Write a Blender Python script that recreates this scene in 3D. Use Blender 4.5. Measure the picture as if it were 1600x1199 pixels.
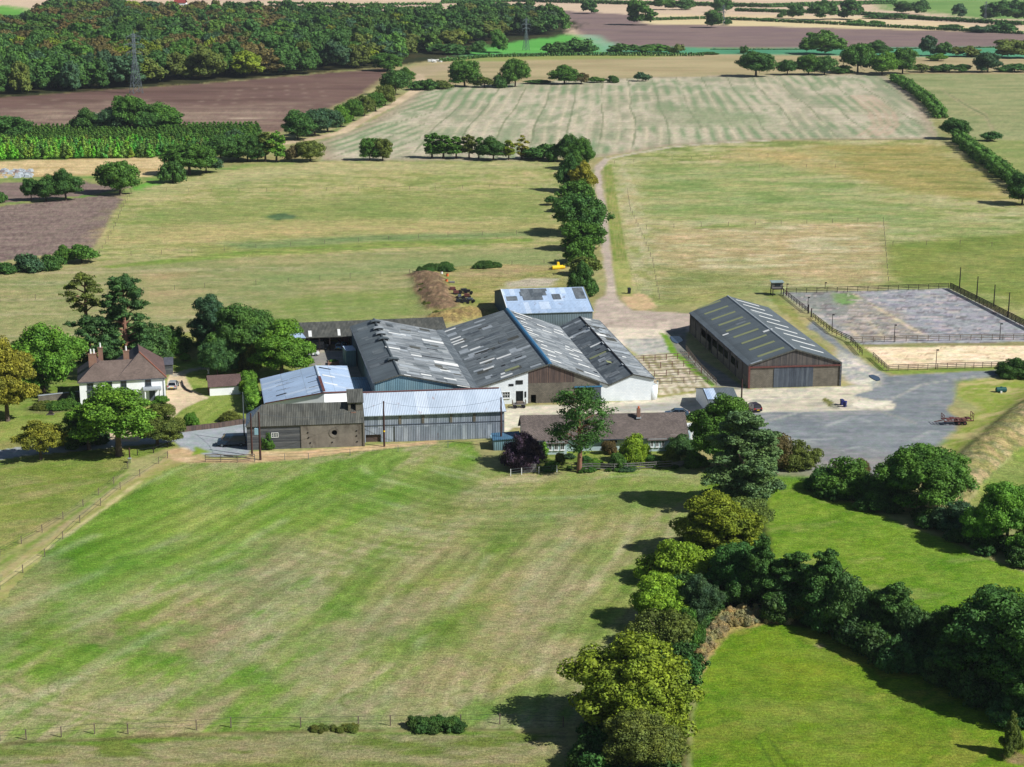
import bpy, math, random
import numpy as np
from mathutils import Vector, Matrix
for o in list(bpy.data.objects): bpy.data.objects.remove(o)
S=bpy.context.scene; COL=S.collection; R=math.radians; PI=math.pi
random.seed(7)
# ---------------------------------------------------------------- camera
F=2720.0; YH=-110.0; CH=88.0                    # focal length in photo pixels, horizon row, height of the drone
TH=math.atan((599.5-YH)/F)
cd=bpy.data.cameras.new('camera'); cam=bpy.data.objects.new('camera',cd); COL.objects.link(cam)
cam.location=(0,0,CH); cam.rotation_euler=(PI/2-TH,0,0)
cd.sensor_width=36; cd.lens=F/1600*36; cd.clip_start=1; cd.clip_end=20000
S.camera=cam
# ---------------------------------------------------------------- light
AZ,EL=24,41                                     # light travels towards -x and a little away from the camera
w=bpy.data.worlds.new('World'); S.world=w; w.use_nodes=True
nt=w.node_tree; bg=nt.nodes['Background']; sky=nt.nodes.new('ShaderNodeTexSky')
sky.sky_type='NISHITA'; sky.sun_disc=False; sky.sun_elevation=R(EL)
sv=Vector((math.cos(R(AZ))*math.cos(R(EL)),-math.sin(R(AZ))*math.cos(R(EL)),math.sin(R(EL))))   # towards the sun
sky.sun_rotation=math.atan2(sv.x,sv.y); sky.dust_density=0.6
nt.links.new(sky.outputs[0],bg.inputs[0]); bg.inputs[1].default_value=0.05
sl=bpy.data.lights.new('sun','SUN'); sl.energy=5.0; sl.angle=R(0.53); sl.color=(1,.97,.92)
so=bpy.data.objects.new('sun',sl); COL.objects.link(so); so.rotation_euler=sv.to_track_quat('Z','Y').to_euler()
S.view_settings.view_transform='Standard'; S.view_settings.look='None'; S.view_settings.gamma=1; S.view_settings.exposure=0.2
S.view_settings.use_curve_mapping=False
S.render.engine='CYCLES'; S.cycles.max_bounces=6; S.cycles.transparent_max_bounces=4; S.cycles.volume_bounces=0
S.render.resolution_x=1024; S.render.resolution_y=767
# ---------------------------------------------------------------- survey: where a sight line of the photo meets the ground
cT,sT=math.cos(TH),math.sin(TH)
def at(x,y,z=0.0):
    u=(x-800)/F; v=(599.5-y)/F
    dz=-sT+v*cT; t=(z-CH)/dz
    return Vector((u*t,(cT+v*sT)*t,z))
def atn(P,z=0.0):
    P=np.asarray(P,float); u=(P[:,0]-800)/F; v=(599.5-P[:,1])/F
    t=(z-CH)/(-sT+v*cT); return np.stack([u*t,(cT+v*sT)*t],1)
def ppm(p):                                     # photo pixels per metre at a world point
    return F/(p[1]*cT+(CH-p[2])*sT)
def hgt(xb,yb,yt):                              # height of something upright standing at (xb,yb) reaching row yt
    p=at(xb,yb); lo,hi=0,80
    for _ in range(40):
        m=(lo+hi)/2
        if at(xb,yt,m).y>p.y: lo=m
        else: hi=m
    return lo
def onplane(px,py,P,U):                         # point of the sight line lying in the vertical plane through P along U
    n=Vector((-U.y,U.x,0)); u=(px-800)/F; v=(599.5-py)/F
    d=Vector((u,cT+v*sT,-sT+v*cT)); c=Vector((0,0,CH))
    t=(Vector(P)-c).dot(n)/d.dot(n); return c+d*t
# ---------------------------------------------------------------- objects
def tag(o,label=None,cat=None,group=None,kind=None):
    if label: o['label']=label
    if cat: o['category']=cat
    if group: o['group']=group
    if kind: o['kind']=kind
    return o
def empty(name,loc=(0,0,0),rz=0,label=None,cat=None,group=None):
    o=bpy.data.objects.new(name,None); COL.objects.link(o); o.location=loc; o.rotation_euler=(0,0,rz); o.empty_display_size=.5
    return tag(o,label,cat,group)
def link(name,me,parent=None):
    o=bpy.data.objects.new(name,me); COL.objects.link(o); o.parent=parent; return o
def copy_tree(o,parent=None):
    c=o.copy(); COL.objects.link(c); c.parent=parent
    for ch in list(o.children): copy_tree(ch,c)
    return c
def npmesh(name,V,Q,mats,midx=None,smooth=False,tri=False):
    me=bpy.data.meshes.new(name); k=Q.shape[1]
    me.vertices.add(len(V)); me.vertices.foreach_set('co',np.asarray(V,np.float32).ravel())
    me.loops.add(Q.size); me.loops.foreach_set('vertex_index',Q.astype(np.int32).ravel())
    me.polygons.add(len(Q)); me.polygons.foreach_set('loop_start',np.arange(0,Q.size,k,dtype=np.int32))
    if midx is not None: me.polygons.foreach_set('material_index',midx.astype(np.int32))
    if smooth: me.polygons.foreach_set('use_smooth',np.ones(len(Q),bool))
    for m in mats: me.materials.append(m)
    me.update(calc_edges=True); return me
class MB:
    def __init__(s): s.v=[]; s.f=[]
    def quad(s,*p):
        i=len(s.v); s.v+=[Vector(q) for q in p]; s.f.append(tuple(range(i,i+len(p)))); return s
    def hexa(s,b,t):                            # bottom ring and top ring of the same length
        n=len(b); i=len(s.v); s.v+=[Vector(q) for q in b]+[Vector(q) for q in t]
        s.f.append(tuple(reversed(range(i,i+n)))); s.f.append(tuple(range(i+n,i+2*n)))
        for k in range(n): l=(k+1)%n; s.f.append((i+k,i+l,i+n+l,i+n+k))
        return s
    def box(s,c,sz,U=None):
        c=Vector(c); U=Vector(U or (1,0,0)); W=Vector((-U.y,U.x,0)); a,b,h=sz[0]/2,sz[1]/2,sz[2]/2
        r=[c-U*a-W*b,c+U*a-W*b,c+U*a+W*b,c-U*a+W*b]; Z=Vector((0,0,h))
        return s.hexa([q-Z for q in r],[q+Z for q in r])
    def bar(s,a,b,w,h=None,up=(0,0,1)):         # rectangular bar from a to b
        a,b=Vector(a),Vector(b); h=h or w; d=(b-a).normalized(); u=Vector(up)
        if abs(d.dot(u))>.97: u=Vector((1,0,0))
        x=d.cross(u).normalized()*w/2; y=x.cross(d).normalized()*h/2
        return s.hexa([a-x-y,a+x-y,a+x+y,a-x+y],[b-x-y,b+x-y,b+x+y,b-x+y])
    def tube(s,pts,rad,n=6):
        pts=[Vector(p) for p in pts]; i0=len(s.v)
        for k,p in enumerate(pts):
            d=(pts[min(k+1,len(pts)-1)]-pts[max(k-1,0)]).normalized(); u=Vector((0,0,1)) if abs(d.z)<.9 else Vector((1,0,0))
            x=d.cross(u).normalized(); y=x.cross(d)
            r=rad[k] if hasattr(rad,'__len__') else rad
            for j in range(n): a=2*PI*j/n; s.v.append(p+(x*math.cos(a)+y*math.sin(a))*r)
        for k in range(len(pts)-1):
            for j in range(n):
                l=(j+1)%n; a=i0+k*n; s.f.append((a+j,a+l,a+n+l,a+n+j))
        s.f.append(tuple(reversed(range(i0,i0+n)))); e=i0+(len(pts)-1)*n; s.f.append(tuple(range(e,e+n)))
        return s
    def slab(s,poly,t):                         # a roof sheet: polygon with a thickness t below it
        poly=[Vector(p) for p in poly]; n=(poly[1]-poly[0]).cross(poly[2]-poly[0]).normalized()
        if n.z<0: poly.reverse(); n=-n
        return s.hexa([p-n*t for p in poly],poly)
    def build(s,name,m,parent=None,smooth=False,loc=None,bevel=0):
        me=bpy.data.meshes.new(name); o0=Vector(loc) if loc is not None else Vector((0,0,0))
        me.from_pydata([tuple(v-o0) for v in s.v],[],s.f); me.materials.append(m); me.update()
        uv=me.uv_layers.new(name='UVMap').data
        for p in me.polygons:
            n=p.normal
            if abs(n.z)>.995: u=Vector((1,0,0)); v=Vector((0,1,0))
            else: u=Vector((0,0,1)).cross(n).normalized(); v=n.cross(u)
            for li in p.loop_indices:
                c=me.vertices[me.loops[li].vertex_index].co+o0; uv[li].uv=(c.dot(u),c.dot(v))
            p.use_smooth=smooth
        o=link(name,me,parent)
        if parent is not None and loc is None: o.matrix_parent_inverse=parent_world(parent).inverted()
        elif loc is not None: o.location=loc; 
        if bevel: b=o.modifiers.new('bevel','BEVEL'); b.width=bevel; b.segments=2
        return o
def parent_world(p):
    m=Matrix.LocRotScale(p.location,p.rotation_euler,p.scale)
    if p.parent: m=parent_world(p.parent)@(p.matrix_parent_inverse@m)
    return m
# ---------------------------------------------------------------- materials
def lin(c): return tuple((v/255/12.92 if v/255<=.04045 else ((v/255+.055)/1.055)**2.4) for v in c)
class G:
    def __init__(s,name):
        s.m=bpy.data.materials.new(name); s.m.use_nodes=True; s.t=s.m.node_tree; s.b=s.t.nodes['Principled BSDF']
        s.b.inputs['Specular IOR Level'].default_value=.25
    def n(s,ty,ins={},**kw):
        d=s.t.nodes.new('ShaderNode'+ty)
        for k,v in kw.items(): setattr(d,k,v)
        for k,v in ins.items(): s.set(d.inputs[k],v)
        return d
    def set(s,i,v):
        if isinstance(v,bpy.types.NodeSocket): s.t.links.new(v,i)
        elif isinstance(v,bpy.types.Node): s.t.links.new(v.outputs[0],i)
        else: i.default_value=v if not (hasattr(v,'__len__') and len(v)==3 and i.type=='RGBA') else (*v,1)
    def mix(s,f,a,b,mode='MIX'):
        d=s.n('MixRGB',{0:f,1:a,2:b}); d.blend_type=mode; return d
    def math(s,op,a,b=0.0,c=0.0):
        d=s.n('Math',{0:a,1:b,2:c}); d.operation=op; return d
    def noise(s,vec,scale,detail=4,rough=.55,dist=0):
        return s.n('TexNoise',{'Vector':vec,'Scale':scale,'Detail':detail,'Roughness':rough,'Distortion':dist})
    def rng(s,v,a,b,c,d): return s.n('MapRange',{0:v,1:a,2:b,3:c,4:d})
    def uv(s): return s.n('UVMap').outputs[0]
    def obj(s): return s.n('TexCoord').outputs['Object']
    def scale(s,vec,sc,rot=0): return s.n('Mapping',{'Vector':vec,'Scale':sc,'Rotation':(0,0,rot)}).outputs[0]
    def bump(s,h,st,d=.05): s.set(s.b.inputs['Normal'],s.n('Bump',{'Height':h,'Strength':st,'Distance':d}))
    def out(s,col,rough=.8,metal=0):
        s.set(s.b.inputs['Base Color'],col); s.set(s.b.inputs['Roughness'],rough); s.set(s.b.inputs['Metallic'],metal); return s.m
def plain(name,c,rough=.7,metal=0,var=.15,sc=1.5):
    g=G(name); n=g.noise(g.obj(),sc,5); f=g.rng(n,.25,.75,1-var,1+var)
    return g.out(g.mix(1.0,lin(c),f,'MULTIPLY'),rough,metal)
def sheet(name,c1,c2,c3=None,pitch=.28,sw=1.0,sh=2.4,rust=0,rough=.65,metal=0,stain=.25,var=.8,vert=True,rustc=(120,75,50),corr=.18):
    """corrugated sheeting: corrugations run up the slope, every sheet weathered a little differently"""
    g=G(name); uv=g.uv(); sp=g.n('SeparateXYZ',{0:uv}); u,v=sp.outputs[0],sp.outputs[1]
    iu=g.math('FLOOR',g.math('DIVIDE',u,sw)); iv=g.math('FLOOR',g.math('DIVIDE',v,sh))
    cc=g.n('CombineXYZ',{0:iu,1:iv,2:.5}); wn=g.n('TexWhiteNoise',{'Vector':cc}).outputs[0]
    f=g.math('MULTIPLY',wn,var); col=g.mix(f,lin(c1),lin(c2))
    if c3: col=g.mix(g.rng(wn,.86,.9,0,.8),col,lin(c3))
    st=g.noise(g.scale(uv,(1.2,.25,1)),1.2,6,.65); col=g.mix(1.0,col,g.rng(st,.3,.72,1-stain,1+stain*.7),'MULTIPLY')
    big=g.noise(g.scale(uv,(.12,.1,1)),1.0,4); col=g.mix(1.0,col,g.rng(big,.3,.7,.86,1.12),'MULTIPLY')
    fi=g.noise(uv,9,4,.7); col=g.mix(1.0,col,g.rng(fi,.3,.7,.82,1.16),'MULTIPLY')
    w_=g.math('SINE',g.math('MULTIPLY',u,2*PI/pitch)); col=g.mix(1.0,col,g.rng(w_,-1,1,1-corr,1+corr*.4),'MULTIPLY')
    fv=g.math('FRACT',g.math('DIVIDE',v,sh)); col=g.mix(g.rng(fv,.0,.045,.35,0),col,(.03,.03,.03))
    if rust:
        rn=g.noise(g.scale(uv,(.8,.3,1)),.9,7,.7); col=g.mix(g.rng(rn,.62-rust*.15,.72-rust*.1,0,.85),col,lin(rustc))
    g.bump(w_,.5,.04); return g.out(col,rough,metal)
def boards(name,c1,c2,w_=.2,horiz=True,rough=.85,dark=.35):
    g=G(name); uv=g.uv(); sp=g.n('SeparateXYZ',{0:uv}); a=sp.outputs[1 if horiz else 0]
    i=g.math('FLOOR',g.math('DIVIDE',a,w_)); wn=g.n('TexWhiteNoise',{'Vector':g.n('CombineXYZ',{0:i,1:3.3,2:.1})}).outputs[0]
    col=g.mix(wn,lin(c1),lin(c2)); s_=g.scale(uv,(.3,2,1) if horiz else (2,.3,1)); n=g.noise(s_,1.5,6,.7)
    col=g.mix(1.0,col,g.rng(n,.3,.7,.65,1.25),'MULTIPLY')
    fr=g.math('FRACT',g.math('DIVIDE',a,w_)); col=g.mix(g.rng(fr,.0,.16,dark,0),col,(.015,.014,.013))
    g.bump(fr,.6,.03); return g.out(col,rough)
def blocks(name,c1,c2,cm,bw=.45,bh=.22,rough=.9,stain=.3,stainc=None):
    g=G(name); uv=g.uv(); b=g.n('TexBrick',{'Vector':uv,'Color1':lin(c1),'Color2':lin(c2),'Mortar':lin(cm),'Scale':1.0,'Mortar Size':.02,'Brick Width':bw,'Row Height':bh})
    n=g.noise(g.scale(uv,(.5,.35,1)),1.0,7,.65); col=g.mix(1.0,b.outputs[0],g.rng(n,.3,.7,1-stain,1+stain*.5),'MULTIPLY')
    if stainc: col=g.mix(g.rng(g.noise(g.scale(uv,(.45,.2,1)),1.0,8,.7),.52,.66,0,.8),col,lin(stainc))
    return g.out(col,rough)
def tiles(name,c1,c2,c3,row=.22,rough=.85,lich=0):
    g=G(name); uv=g.uv(); b=g.n('TexBrick',{'Vector':uv,'Color1':lin(c1),'Color2':lin(c2),'Mortar':lin(c3),'Scale':1.0,'Mortar Size':.025,'Brick Width':.3,'Row Height':row,'Bias':-.1})
    n=g.noise(uv,.35,7,.65); col=g.mix(1.0,b.outputs[0],g.rng(n,.3,.7,.75,1.2),'MULTIPLY')
    n2=g.noise(uv,5,4,.7); col=g.mix(1.0,col,g.rng(n2,.3,.7,.72,1.25),'MULTIPLY')
    if lich: col=g.mix(g.rng(g.noise(uv,3.2,6,.75),.6,.7,0,lich),col,lin((165,150,95)))
    g.bump(b.outputs[1],.3,.03); return g.out(col,rough)
M={}
M['white']=blocks('white_render',(236,242,246),(226,234,240),(210,220,228),.6,.3,.8,.08)
M['whitehouse']=plain('white_plaster',(242,245,248),.8,0,.06,.8)
M['pale']=plain('pale_render',(180,200,205),.8,0,.06,.8)
M['asb']=sheet('weathered_cement_sheet',(104,113,118),(138,146,150),None,.3,1.0,2.2,stain=.5,var=.7)
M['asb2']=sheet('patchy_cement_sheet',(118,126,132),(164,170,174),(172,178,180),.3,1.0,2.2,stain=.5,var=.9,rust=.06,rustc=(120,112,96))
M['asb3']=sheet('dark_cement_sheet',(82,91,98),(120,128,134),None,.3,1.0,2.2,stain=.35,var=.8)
M['asbold']=sheet('lichened_cement_sheet',(82,84,80),(108,108,100),None,.3,1.0,2.0,stain=.5,var=.6)
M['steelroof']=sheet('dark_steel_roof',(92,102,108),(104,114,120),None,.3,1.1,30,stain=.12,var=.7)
M['silver']=sheet('galvanised_sheet',(196,210,226),(178,194,212),(210,222,236),.3,2.2,30,rust=.12,stain=.08,rough=.5,var=.9,rustc=(150,110,95),corr=.08)
M['silverwall']=sheet('old_galvanised_wall',(150,160,174),(112,124,138),(176,186,198),.3,.75,2.6,rust=.12,stain=.3,rough=.6,rustc=(95,85,85),corr=.2)
M['bluewhite']=sheet('pale_blue_sheet',(176,198,226),(160,184,214),(200,216,236),.3,1.2,4,rust=.2,stain=.12,rough=.5,rustc=(110,95,100),corr=.08)
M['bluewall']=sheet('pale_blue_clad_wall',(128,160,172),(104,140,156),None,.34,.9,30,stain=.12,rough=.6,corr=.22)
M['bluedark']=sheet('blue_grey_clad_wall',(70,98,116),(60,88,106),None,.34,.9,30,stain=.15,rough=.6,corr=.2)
M['greyclad']=sheet('grey_clad_wall',(112,130,142),(100,118,130),None,.4,.9,30,stain=.15,rough=.6,corr=.3)
M['patch']=sheet('blue_patch_sheet',(70,110,140),(84,122,150),None,.34,.9,30,rough=.6)
M['skylight']=plain('translucent_rooflight',(226,228,226),.5,0,.08,1)
M['skyyellow']=plain('yellowed_rooflight',(140,146,104),.5,0,.12,1)
M['skygrey']=plain('grey_replacement_sheet',(160,168,174),.6,0,.15,1)
M['darksheet']=plain('dark_gap',(34,36,42),.9,0,.2,1)
M['board']=boards('weatherboard',(104,106,108),(72,76,82),.26,True)
M['boardbrown']=boards('brown_upright_boards',(110,92,84),(82,72,70),.22,False)
M['boardgrey']=boards('grey_upright_boards',(104,98,94),(74,72,74),.3,False)
M['slate']=boards('slate_door_boards',(92,100,110),(70,78,90),.5,False,dark=.5)
M['block']=blocks('brown_blockwork',(124,118,106),(108,103,94),(90,86,80),.45,.22,.95,.35)
M['concwall']=blocks('stained_concrete_wall',(130,124,115),(118,112,104),(110,104,97),3,2.5,.95,.35,(70,62,56))
M['tile']=tiles('brown_plain_tiles',(130,115,106),(108,95,88),(72,62,60))
M['tileb']=tiles('mossy_brown_tiles',(124,113,108),(98,90,86),(66,60,58),lich=.55)
M['tiler']=tiles('red_brown_tiles',(114,92,88),(98,80,77),(70,58,56))
M['slateroof']=tiles('slate_tiles',(96,98,110),(80,82,94),(60,62,70))
M['brick']=blocks('red_brick',(140,82,62),(120,66,50),(150,130,115),.22,.075,.9)
M['fence']=boards('grey_fence_timber',(126,114,102),(106,94,84),.14,True,dark=0)
M['fencedark']=plain('dark_fence_timber',(46,40,40),.9,0,.25,2)
M['pole']=plain('creosoted_pole',(72,50,46),.9,0,.2,2)
M['polegrey']=plain('grey_steel_pole',(98,108,112),.5,.3,.1,2)
M['wire']=plain('wire',(60,70,80),.5,.3,.05)
M['steel']=plain('galvanised_steel',(110,122,128),.5,.4,.1)
M['rust']=plain('rusty_red_steel',(104,66,62),.8,.1,.35,3)
M['blue']=plain('blue_painted_metal',(62,118,158),.5,.1,.1,1)
M['lightblue']=plain('light_blue_metal',(150,185,205),.5,.1,.08,1)
M['bluebin']=plain('blue_plastic',(36,44,104),.45,0,.08,2)
M['black']=plain('black_rubber',(26,26,30),.8,0,.2,3)
M['blacks']=plain('black_plastic',(34,40,46),.5,0,.2,3)
M['yellow']=plain('yellow_paint',(240,200,40),.45,0,.08,2)
M['hip']=plain('clay_hip_tiles',(150,98,80),.8)
M['orange']=plain('orange_paint',(214,110,60),.5,0,.08,2)
M['greentank']=plain('green_plastic',(34,84,84),.4,0,.08,2)
M['whitepaint']=plain('white_paint',(225,228,228),.5,0,.05,2)
M['greyplank']=boards('grey_planks',(134,132,130),(110,108,108),.2,True)
M['darkin']=plain('dark_interior',(30,28,30),.95,0,.2)
M['greensh']=plain('grey_green_canopy',(132,150,150),.8,0,.15,1)
def glass(name,c=(40,52,58)):
    g=G(name); g.b.inputs['Specular IOR Level'].default_value=.6; return g.out(lin(c),.12)
M['glass']=glass('window_glass'); M['carglass']=glass('car_glass',(24,30,38))
def paint(name,c,metal=.3):
    g=G(name); g.b.inputs['Coat Weight'].default_value=.6; g.b.inputs['Coat Roughness'].default_value=.08
    return g.out(lin(c),.35,metal)
def foliage(name='foliage',trans=.16,lo=.5,hi=1.5):
    g=G(name); oi=g.n('ObjectInfo'); ge=g.n('NewGeometry'); rp=ge.outputs['Random Per Island']
    c=g.mix(1.0,oi.outputs['Color'],g.rng(rp,0,1,lo,hi),'MULTIPLY'); c=g.mix(1.0,c,g.n('Attribute',attribute_name='tint').outputs[0],'MULTIPLY')
    n=g.noise(g.obj(),.55,3); c=g.mix(1.0,c,g.n('ValToRGB',{0:n}),'MULTIPLY')
    r=c.inputs[2].links[0].from_node.color_ramp; r.elements[0].position=.33; r.elements[0].color=(.78,.86,.95,1); r.elements[1].position=.68; r.elements[1].color=(1.22,1.16,.85,1)
    g.set(g.b.inputs['Base Color'],c); g.b.inputs['Roughness'].default_value=.6; g.b.inputs['Specular IOR Level'].default_value=.15
    tr=g.n('BsdfTranslucent',{'Color':g.mix(1.0,c,(1.3,1.25,.6),'MULTIPLY')})
    mx=g.n('MixShader',{0:trans}); g.t.links.new(g.b.outputs[0],mx.inputs[1]); g.t.links.new(tr.outputs[0],mx.inputs[2])
    g.t.links.new(mx.outputs[0],g.t.nodes['Material Output'].inputs[0]); return g.m
M['leaf']=foliage(); M['leaffar']=foliage('far_foliage',.1,.8,1.2)
M['bark']=plain('bark',(92,80,72),.95,0,.3,2); M['barkpine']=plain('pine_bark',(132,96,80),.95,0,.3,2)
# ---------------------------------------------------------------- GROUND: one partitioned sheet; every field, road and yard is its own piece of it
_rs=np.random.RandomState(3); _tab=_rs.rand(256,256).astype(np.float32)
def vn(x,y):
    xi=np.floor(x).astype(np.int64); yi=np.floor(y).astype(np.int64); fx=x-xi; fy=y-yi
    fx=fx*fx*(3-2*fx); fy=fy*fy*(3-2*fy)
    a=_tab[xi&255,yi&255]; b=_tab[(xi+1)&255,yi&255]; c=_tab[xi&255,(yi+1)&255]; d=_tab[(xi+1)&255,(yi+1)&255]
    return a+(b-a)*fx+(c-a)*fy+(a-b-c+d)*fx*fy
def fbm(x,y,o=4,g=.5):
    s=0;a=1;t=0
    for k in range(o): s=s+a*vn(x*2**k+17.3*k,y*2**k+9.1*k); t+=a; a*=g
    return s/t                                   # 0..1
def sst(a,b,x): t=np.clip((x-a)/(b-a),0,1); return t*t*(3-2*t)
xs=np.concatenate([[-2600,-1700,-1000,-500,-300,-200,-130,-80],np.arange(-50,1651,2.2),[1690,1740,1820,1950,2150,2600,3400,4300]])
ys=np.concatenate([[-96,-88,-80,-70,-60,-50,-40,-30,-22,-14,-8],np.arange(-4,1220,2.2),[1230,1245,1265,1300,1350,1420,1520,1700,2000]])
NX,NY=len(xs),len(ys); XX,YY=np.meshgrid(xs,ys)
W=atn(np.stack([XX.ravel(),YY.ravel()],1)); wx,wy=W[:,0],W[:,1]; NV=len(wx)
dist=np.hypot(wx,wy); mpp=1/np.maximum(F/(wy*cT+CH*sT),.01)
colr=np.zeros((NV,3),np.float32); reg=np.zeros(NV,np.int16); hz=np.zeros(NV,np.float32)
REG=['field_base']
n1=fbm(wx/6,wy/6,4)-.5; n2=fbm(wx/1.3+50,wy/1.3,3)-.5; nbig=fbm(wx/38+5,wy/38,4); nmid=fbm(wx/9+31,wy/9,5); nfine=fbm(wx/1.1,wy/1.1,4)
def sdpoly(P,x,y):
    d=np.full(x.shape,1e18); ins=np.zeros(x.shape,bool); n=len(P)
    for i in range(n):
        ax,ay=P[i]; bx,by=P[(i+1)%n]; ex,ey=bx-ax,by-ay; px,py=x-ax,y-ay
        t=np.clip((px*ex+py*ey)/(ex*ex+ey*ey+1e-9),0,1); d=np.minimum(d,(px-ex*t)**2+(py-ey*t)**2)
        c=((ay>y)!=(by>y))&(x<(bx-ax)*(y-ay)/(by-ay+1e-12)+ax); ins^=c
    d=np.sqrt(d); return np.where(ins,-d,d)
def sdline(P,x,y):
    d=np.full(x.shape,1e18)
    for i in range(len(P)-1):
        ax,ay=P[i]; bx,by=P[i+1]; ex,ey=bx-ax,by-ay; px,py=x-ax,y-ay
        t=np.clip((px*ex+py*ey)/(ex*ex+ey*ey+1e-9),0,1); d=np.minimum(d,(px-ex*t)**2+(py-ey*t)**2)
    return np.sqrt(d)
def blend(cols,x,y,sx,sy,ang,con,oct=4,seed=0):
    c,s=math.cos(R(ang)),math.sin(R(ang)); a=(x*c+y*s)/sx+seed*7.7; b=(-x*s+y*c)/sy+seed*3.1
    n=np.clip((fbm(a,b,oct,.6)-.5)*con+.5,0,1)*(len(cols)-1)
    C=np.array([lin(q) for q in cols],np.float32); i=np.minimum(n.astype(int),len(cols)-2); f=(n-i)[:,None]
    return C[i]*(1-f)+C[i+1]*f
_cache={}
def pix(P): return atn(P)
def region(name,P,cols,sx=8,sy=8,ang=0,con=2.2,feather=.6,jit=1.0,alpha=1.0,amod=None,oct=4,seed=0,new=False):
    """paint a soft-edged patch of a material; with a name it also becomes a piece of the sheet of that name"""
    Q=pix(P); far=max(1,float(np.mean(Q[:,1]))/350); pad=6*far+feather*2+jit
    m=(wx>Q[:,0].min()-pad)&(wx<Q[:,0].max()+pad)&(wy>Q[:,1].min()-pad)&(wy<Q[:,1].max()+pad); I=np.nonzero(m)[0]
    if not len(I): return
    x,y=wx[I],wy[I]; d=sdpoly(Q,x,y)+(n1[I]*jit*2.4+n2[I]*jit*1.1)*far
    a=sst(feather*far,-feather*far,d)*alpha
    if amod: a=a*sst(amod[1],amod[2],fbm(x/amod[0]+seed,y/amod[0],4,.6))
    C=blend(cols,x,y,sx,sy,ang,con,oct,seed)
    colr[I]=colr[I]*(1-a[:,None])+C*a[:,None]
    if name:
        if new or name not in REG: REG.append(name); 
        reg[I[d<0]]=len(REG)-1 if new else REG.index(name)
def stroke(P,wd,c,alpha=.8,feather=.4,jit=.4,mod=(5,.25,.5),name=None,cols=None,sx=3,sy=3,ang=0):
    Q=pix(P); pad=wd+3+feather*3
    far=max(1,float(np.mean(Q[:,1]))/350)
    m=(wx>Q[:,0].min()-pad*far)&(wx<Q[:,0].max()+pad*far)&(wy>Q[:,1].min()-pad*far)&(wy<Q[:,1].max()+pad*far); I=np.nonzero(m)[0]
    if not len(I): return
    x,y=wx[I],wy[I]; d=sdline(Q,x,y)-wd/2+(n1[I]*jit*2+n2[I]*jit)*min(far,2)
    a=sst(feather,-feather,d)*alpha
    if mod: a=a*sst(mod[1],mod[2],fbm(x/mod[0]+P[0][0],y/mod[0],3,.6))
    C=blend(cols,x,y,sx,sy,ang,2.2) if cols else np.array(lin(c),np.float32)
    colr[I]=colr[I]*(1-a[:,None])+C*a[:,None]
    if name:
        if name not in REG: REG.append(name)
        reg[I[d<0]]=REG.index(name)
def darken(I,f): colr[I]*=f[:,None]
colr[:]=blend([(150,140,90),(170,160,110)],wx,wy,30,30,0,2)
# ---- far country
region('far_stubble_field',[(-900,-60),(2600,-60),(2600,60),(-900,60)],[(190,164,146),(206,182,158),(196,172,150)],200,40,3,2,jit=1,feather=3)
region('far_meadow',[(1350,-30),(1800,-30),(1800,32),(1530,30),(1440,18),(1380,16)],[(100,136,70),(122,152,84)],60,30,jit=2,feather=3)
region('far_meadow',[(-60,6),(30,10),(60,22),(20,28),(-60,36)],[(92,150,60),(110,165,70)],60,30,jit=2,feather=3)
region('far_stubble_field',[(1000,22),(1350,26),(1440,32),(1600,48),(1750,60),(1750,70),(1400,44),(1010,38)],[(206,182,146),(214,194,160)],60,14,2,jit=2,feather=3)
region('ploughed_field',[(862,16),(1000,24),(1020,38),(1400,45),(1720,52),(1720,78),(1180,75),(962,74),(905,52)],[(116,98,98),(132,112,108),(122,102,104)],90,12,2,jit=1,feather=2)
region('ploughed_field',[(380,28),(640,20),(700,26),(700,34),(380,44)],[(128,108,106),(140,118,110)],90,12,2,jit=1,feather=2)
region('far_stubble_field',[(1000,37),(1010,30),(1200,30),(1300,37),(1550,44),(1700,56),(1500,49),(1180,41)],[(202,184,140),(214,196,156)],90,12,2,jit=1,feather=2)
region('winter_crop',[(690,74),(760,66),(900,62),(970,72),(1180,76),(1720,72),(1720,98),(1400,92),(690,94)],[(70,132,100),(86,150,116),(78,140,104)],120,10,2,jit=1,feather=3)
region('winter_crop',[(690,70),(760,58),(880,52),(925,60),(945,72),(940,82),(700,86)],[(84,156,66),(100,170,80)],80,10,2,jit=1,feather=3)
region(None,[(905,55),(930,54),(965,72),(975,80),(945,82)],[(120,168,140),(150,170,150)],30,6,jit=1,feather=2,alpha=.8)
region('stubble_strip',[(632,106),(700,90),(1100,85),(1400,88),(1720,94),(1720,118),(1380,118),(900,124),(655,140),(640,122)],[(158,142,108),(176,160,124),(150,140,104)],160,7,2,jit=1,feather=2)
region(None,[(690,96),(720,88),(1000,84),(1100,86),(1000,91),(760,96)],[(130,146,80),(150,150,90)],90,8,2,jit=1,feather=2)
region('wood_floor',[(-700,70),(-60,45),(100,34),(430,32),(600,44),(700,36),(870,26),(905,36),(880,56),(770,70),(700,92),(610,104),(570,108),(330,130),(0,154),(-700,190)],[(40,48,26),(62,58,34)],20,20,jit=2,feather=2)
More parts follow.
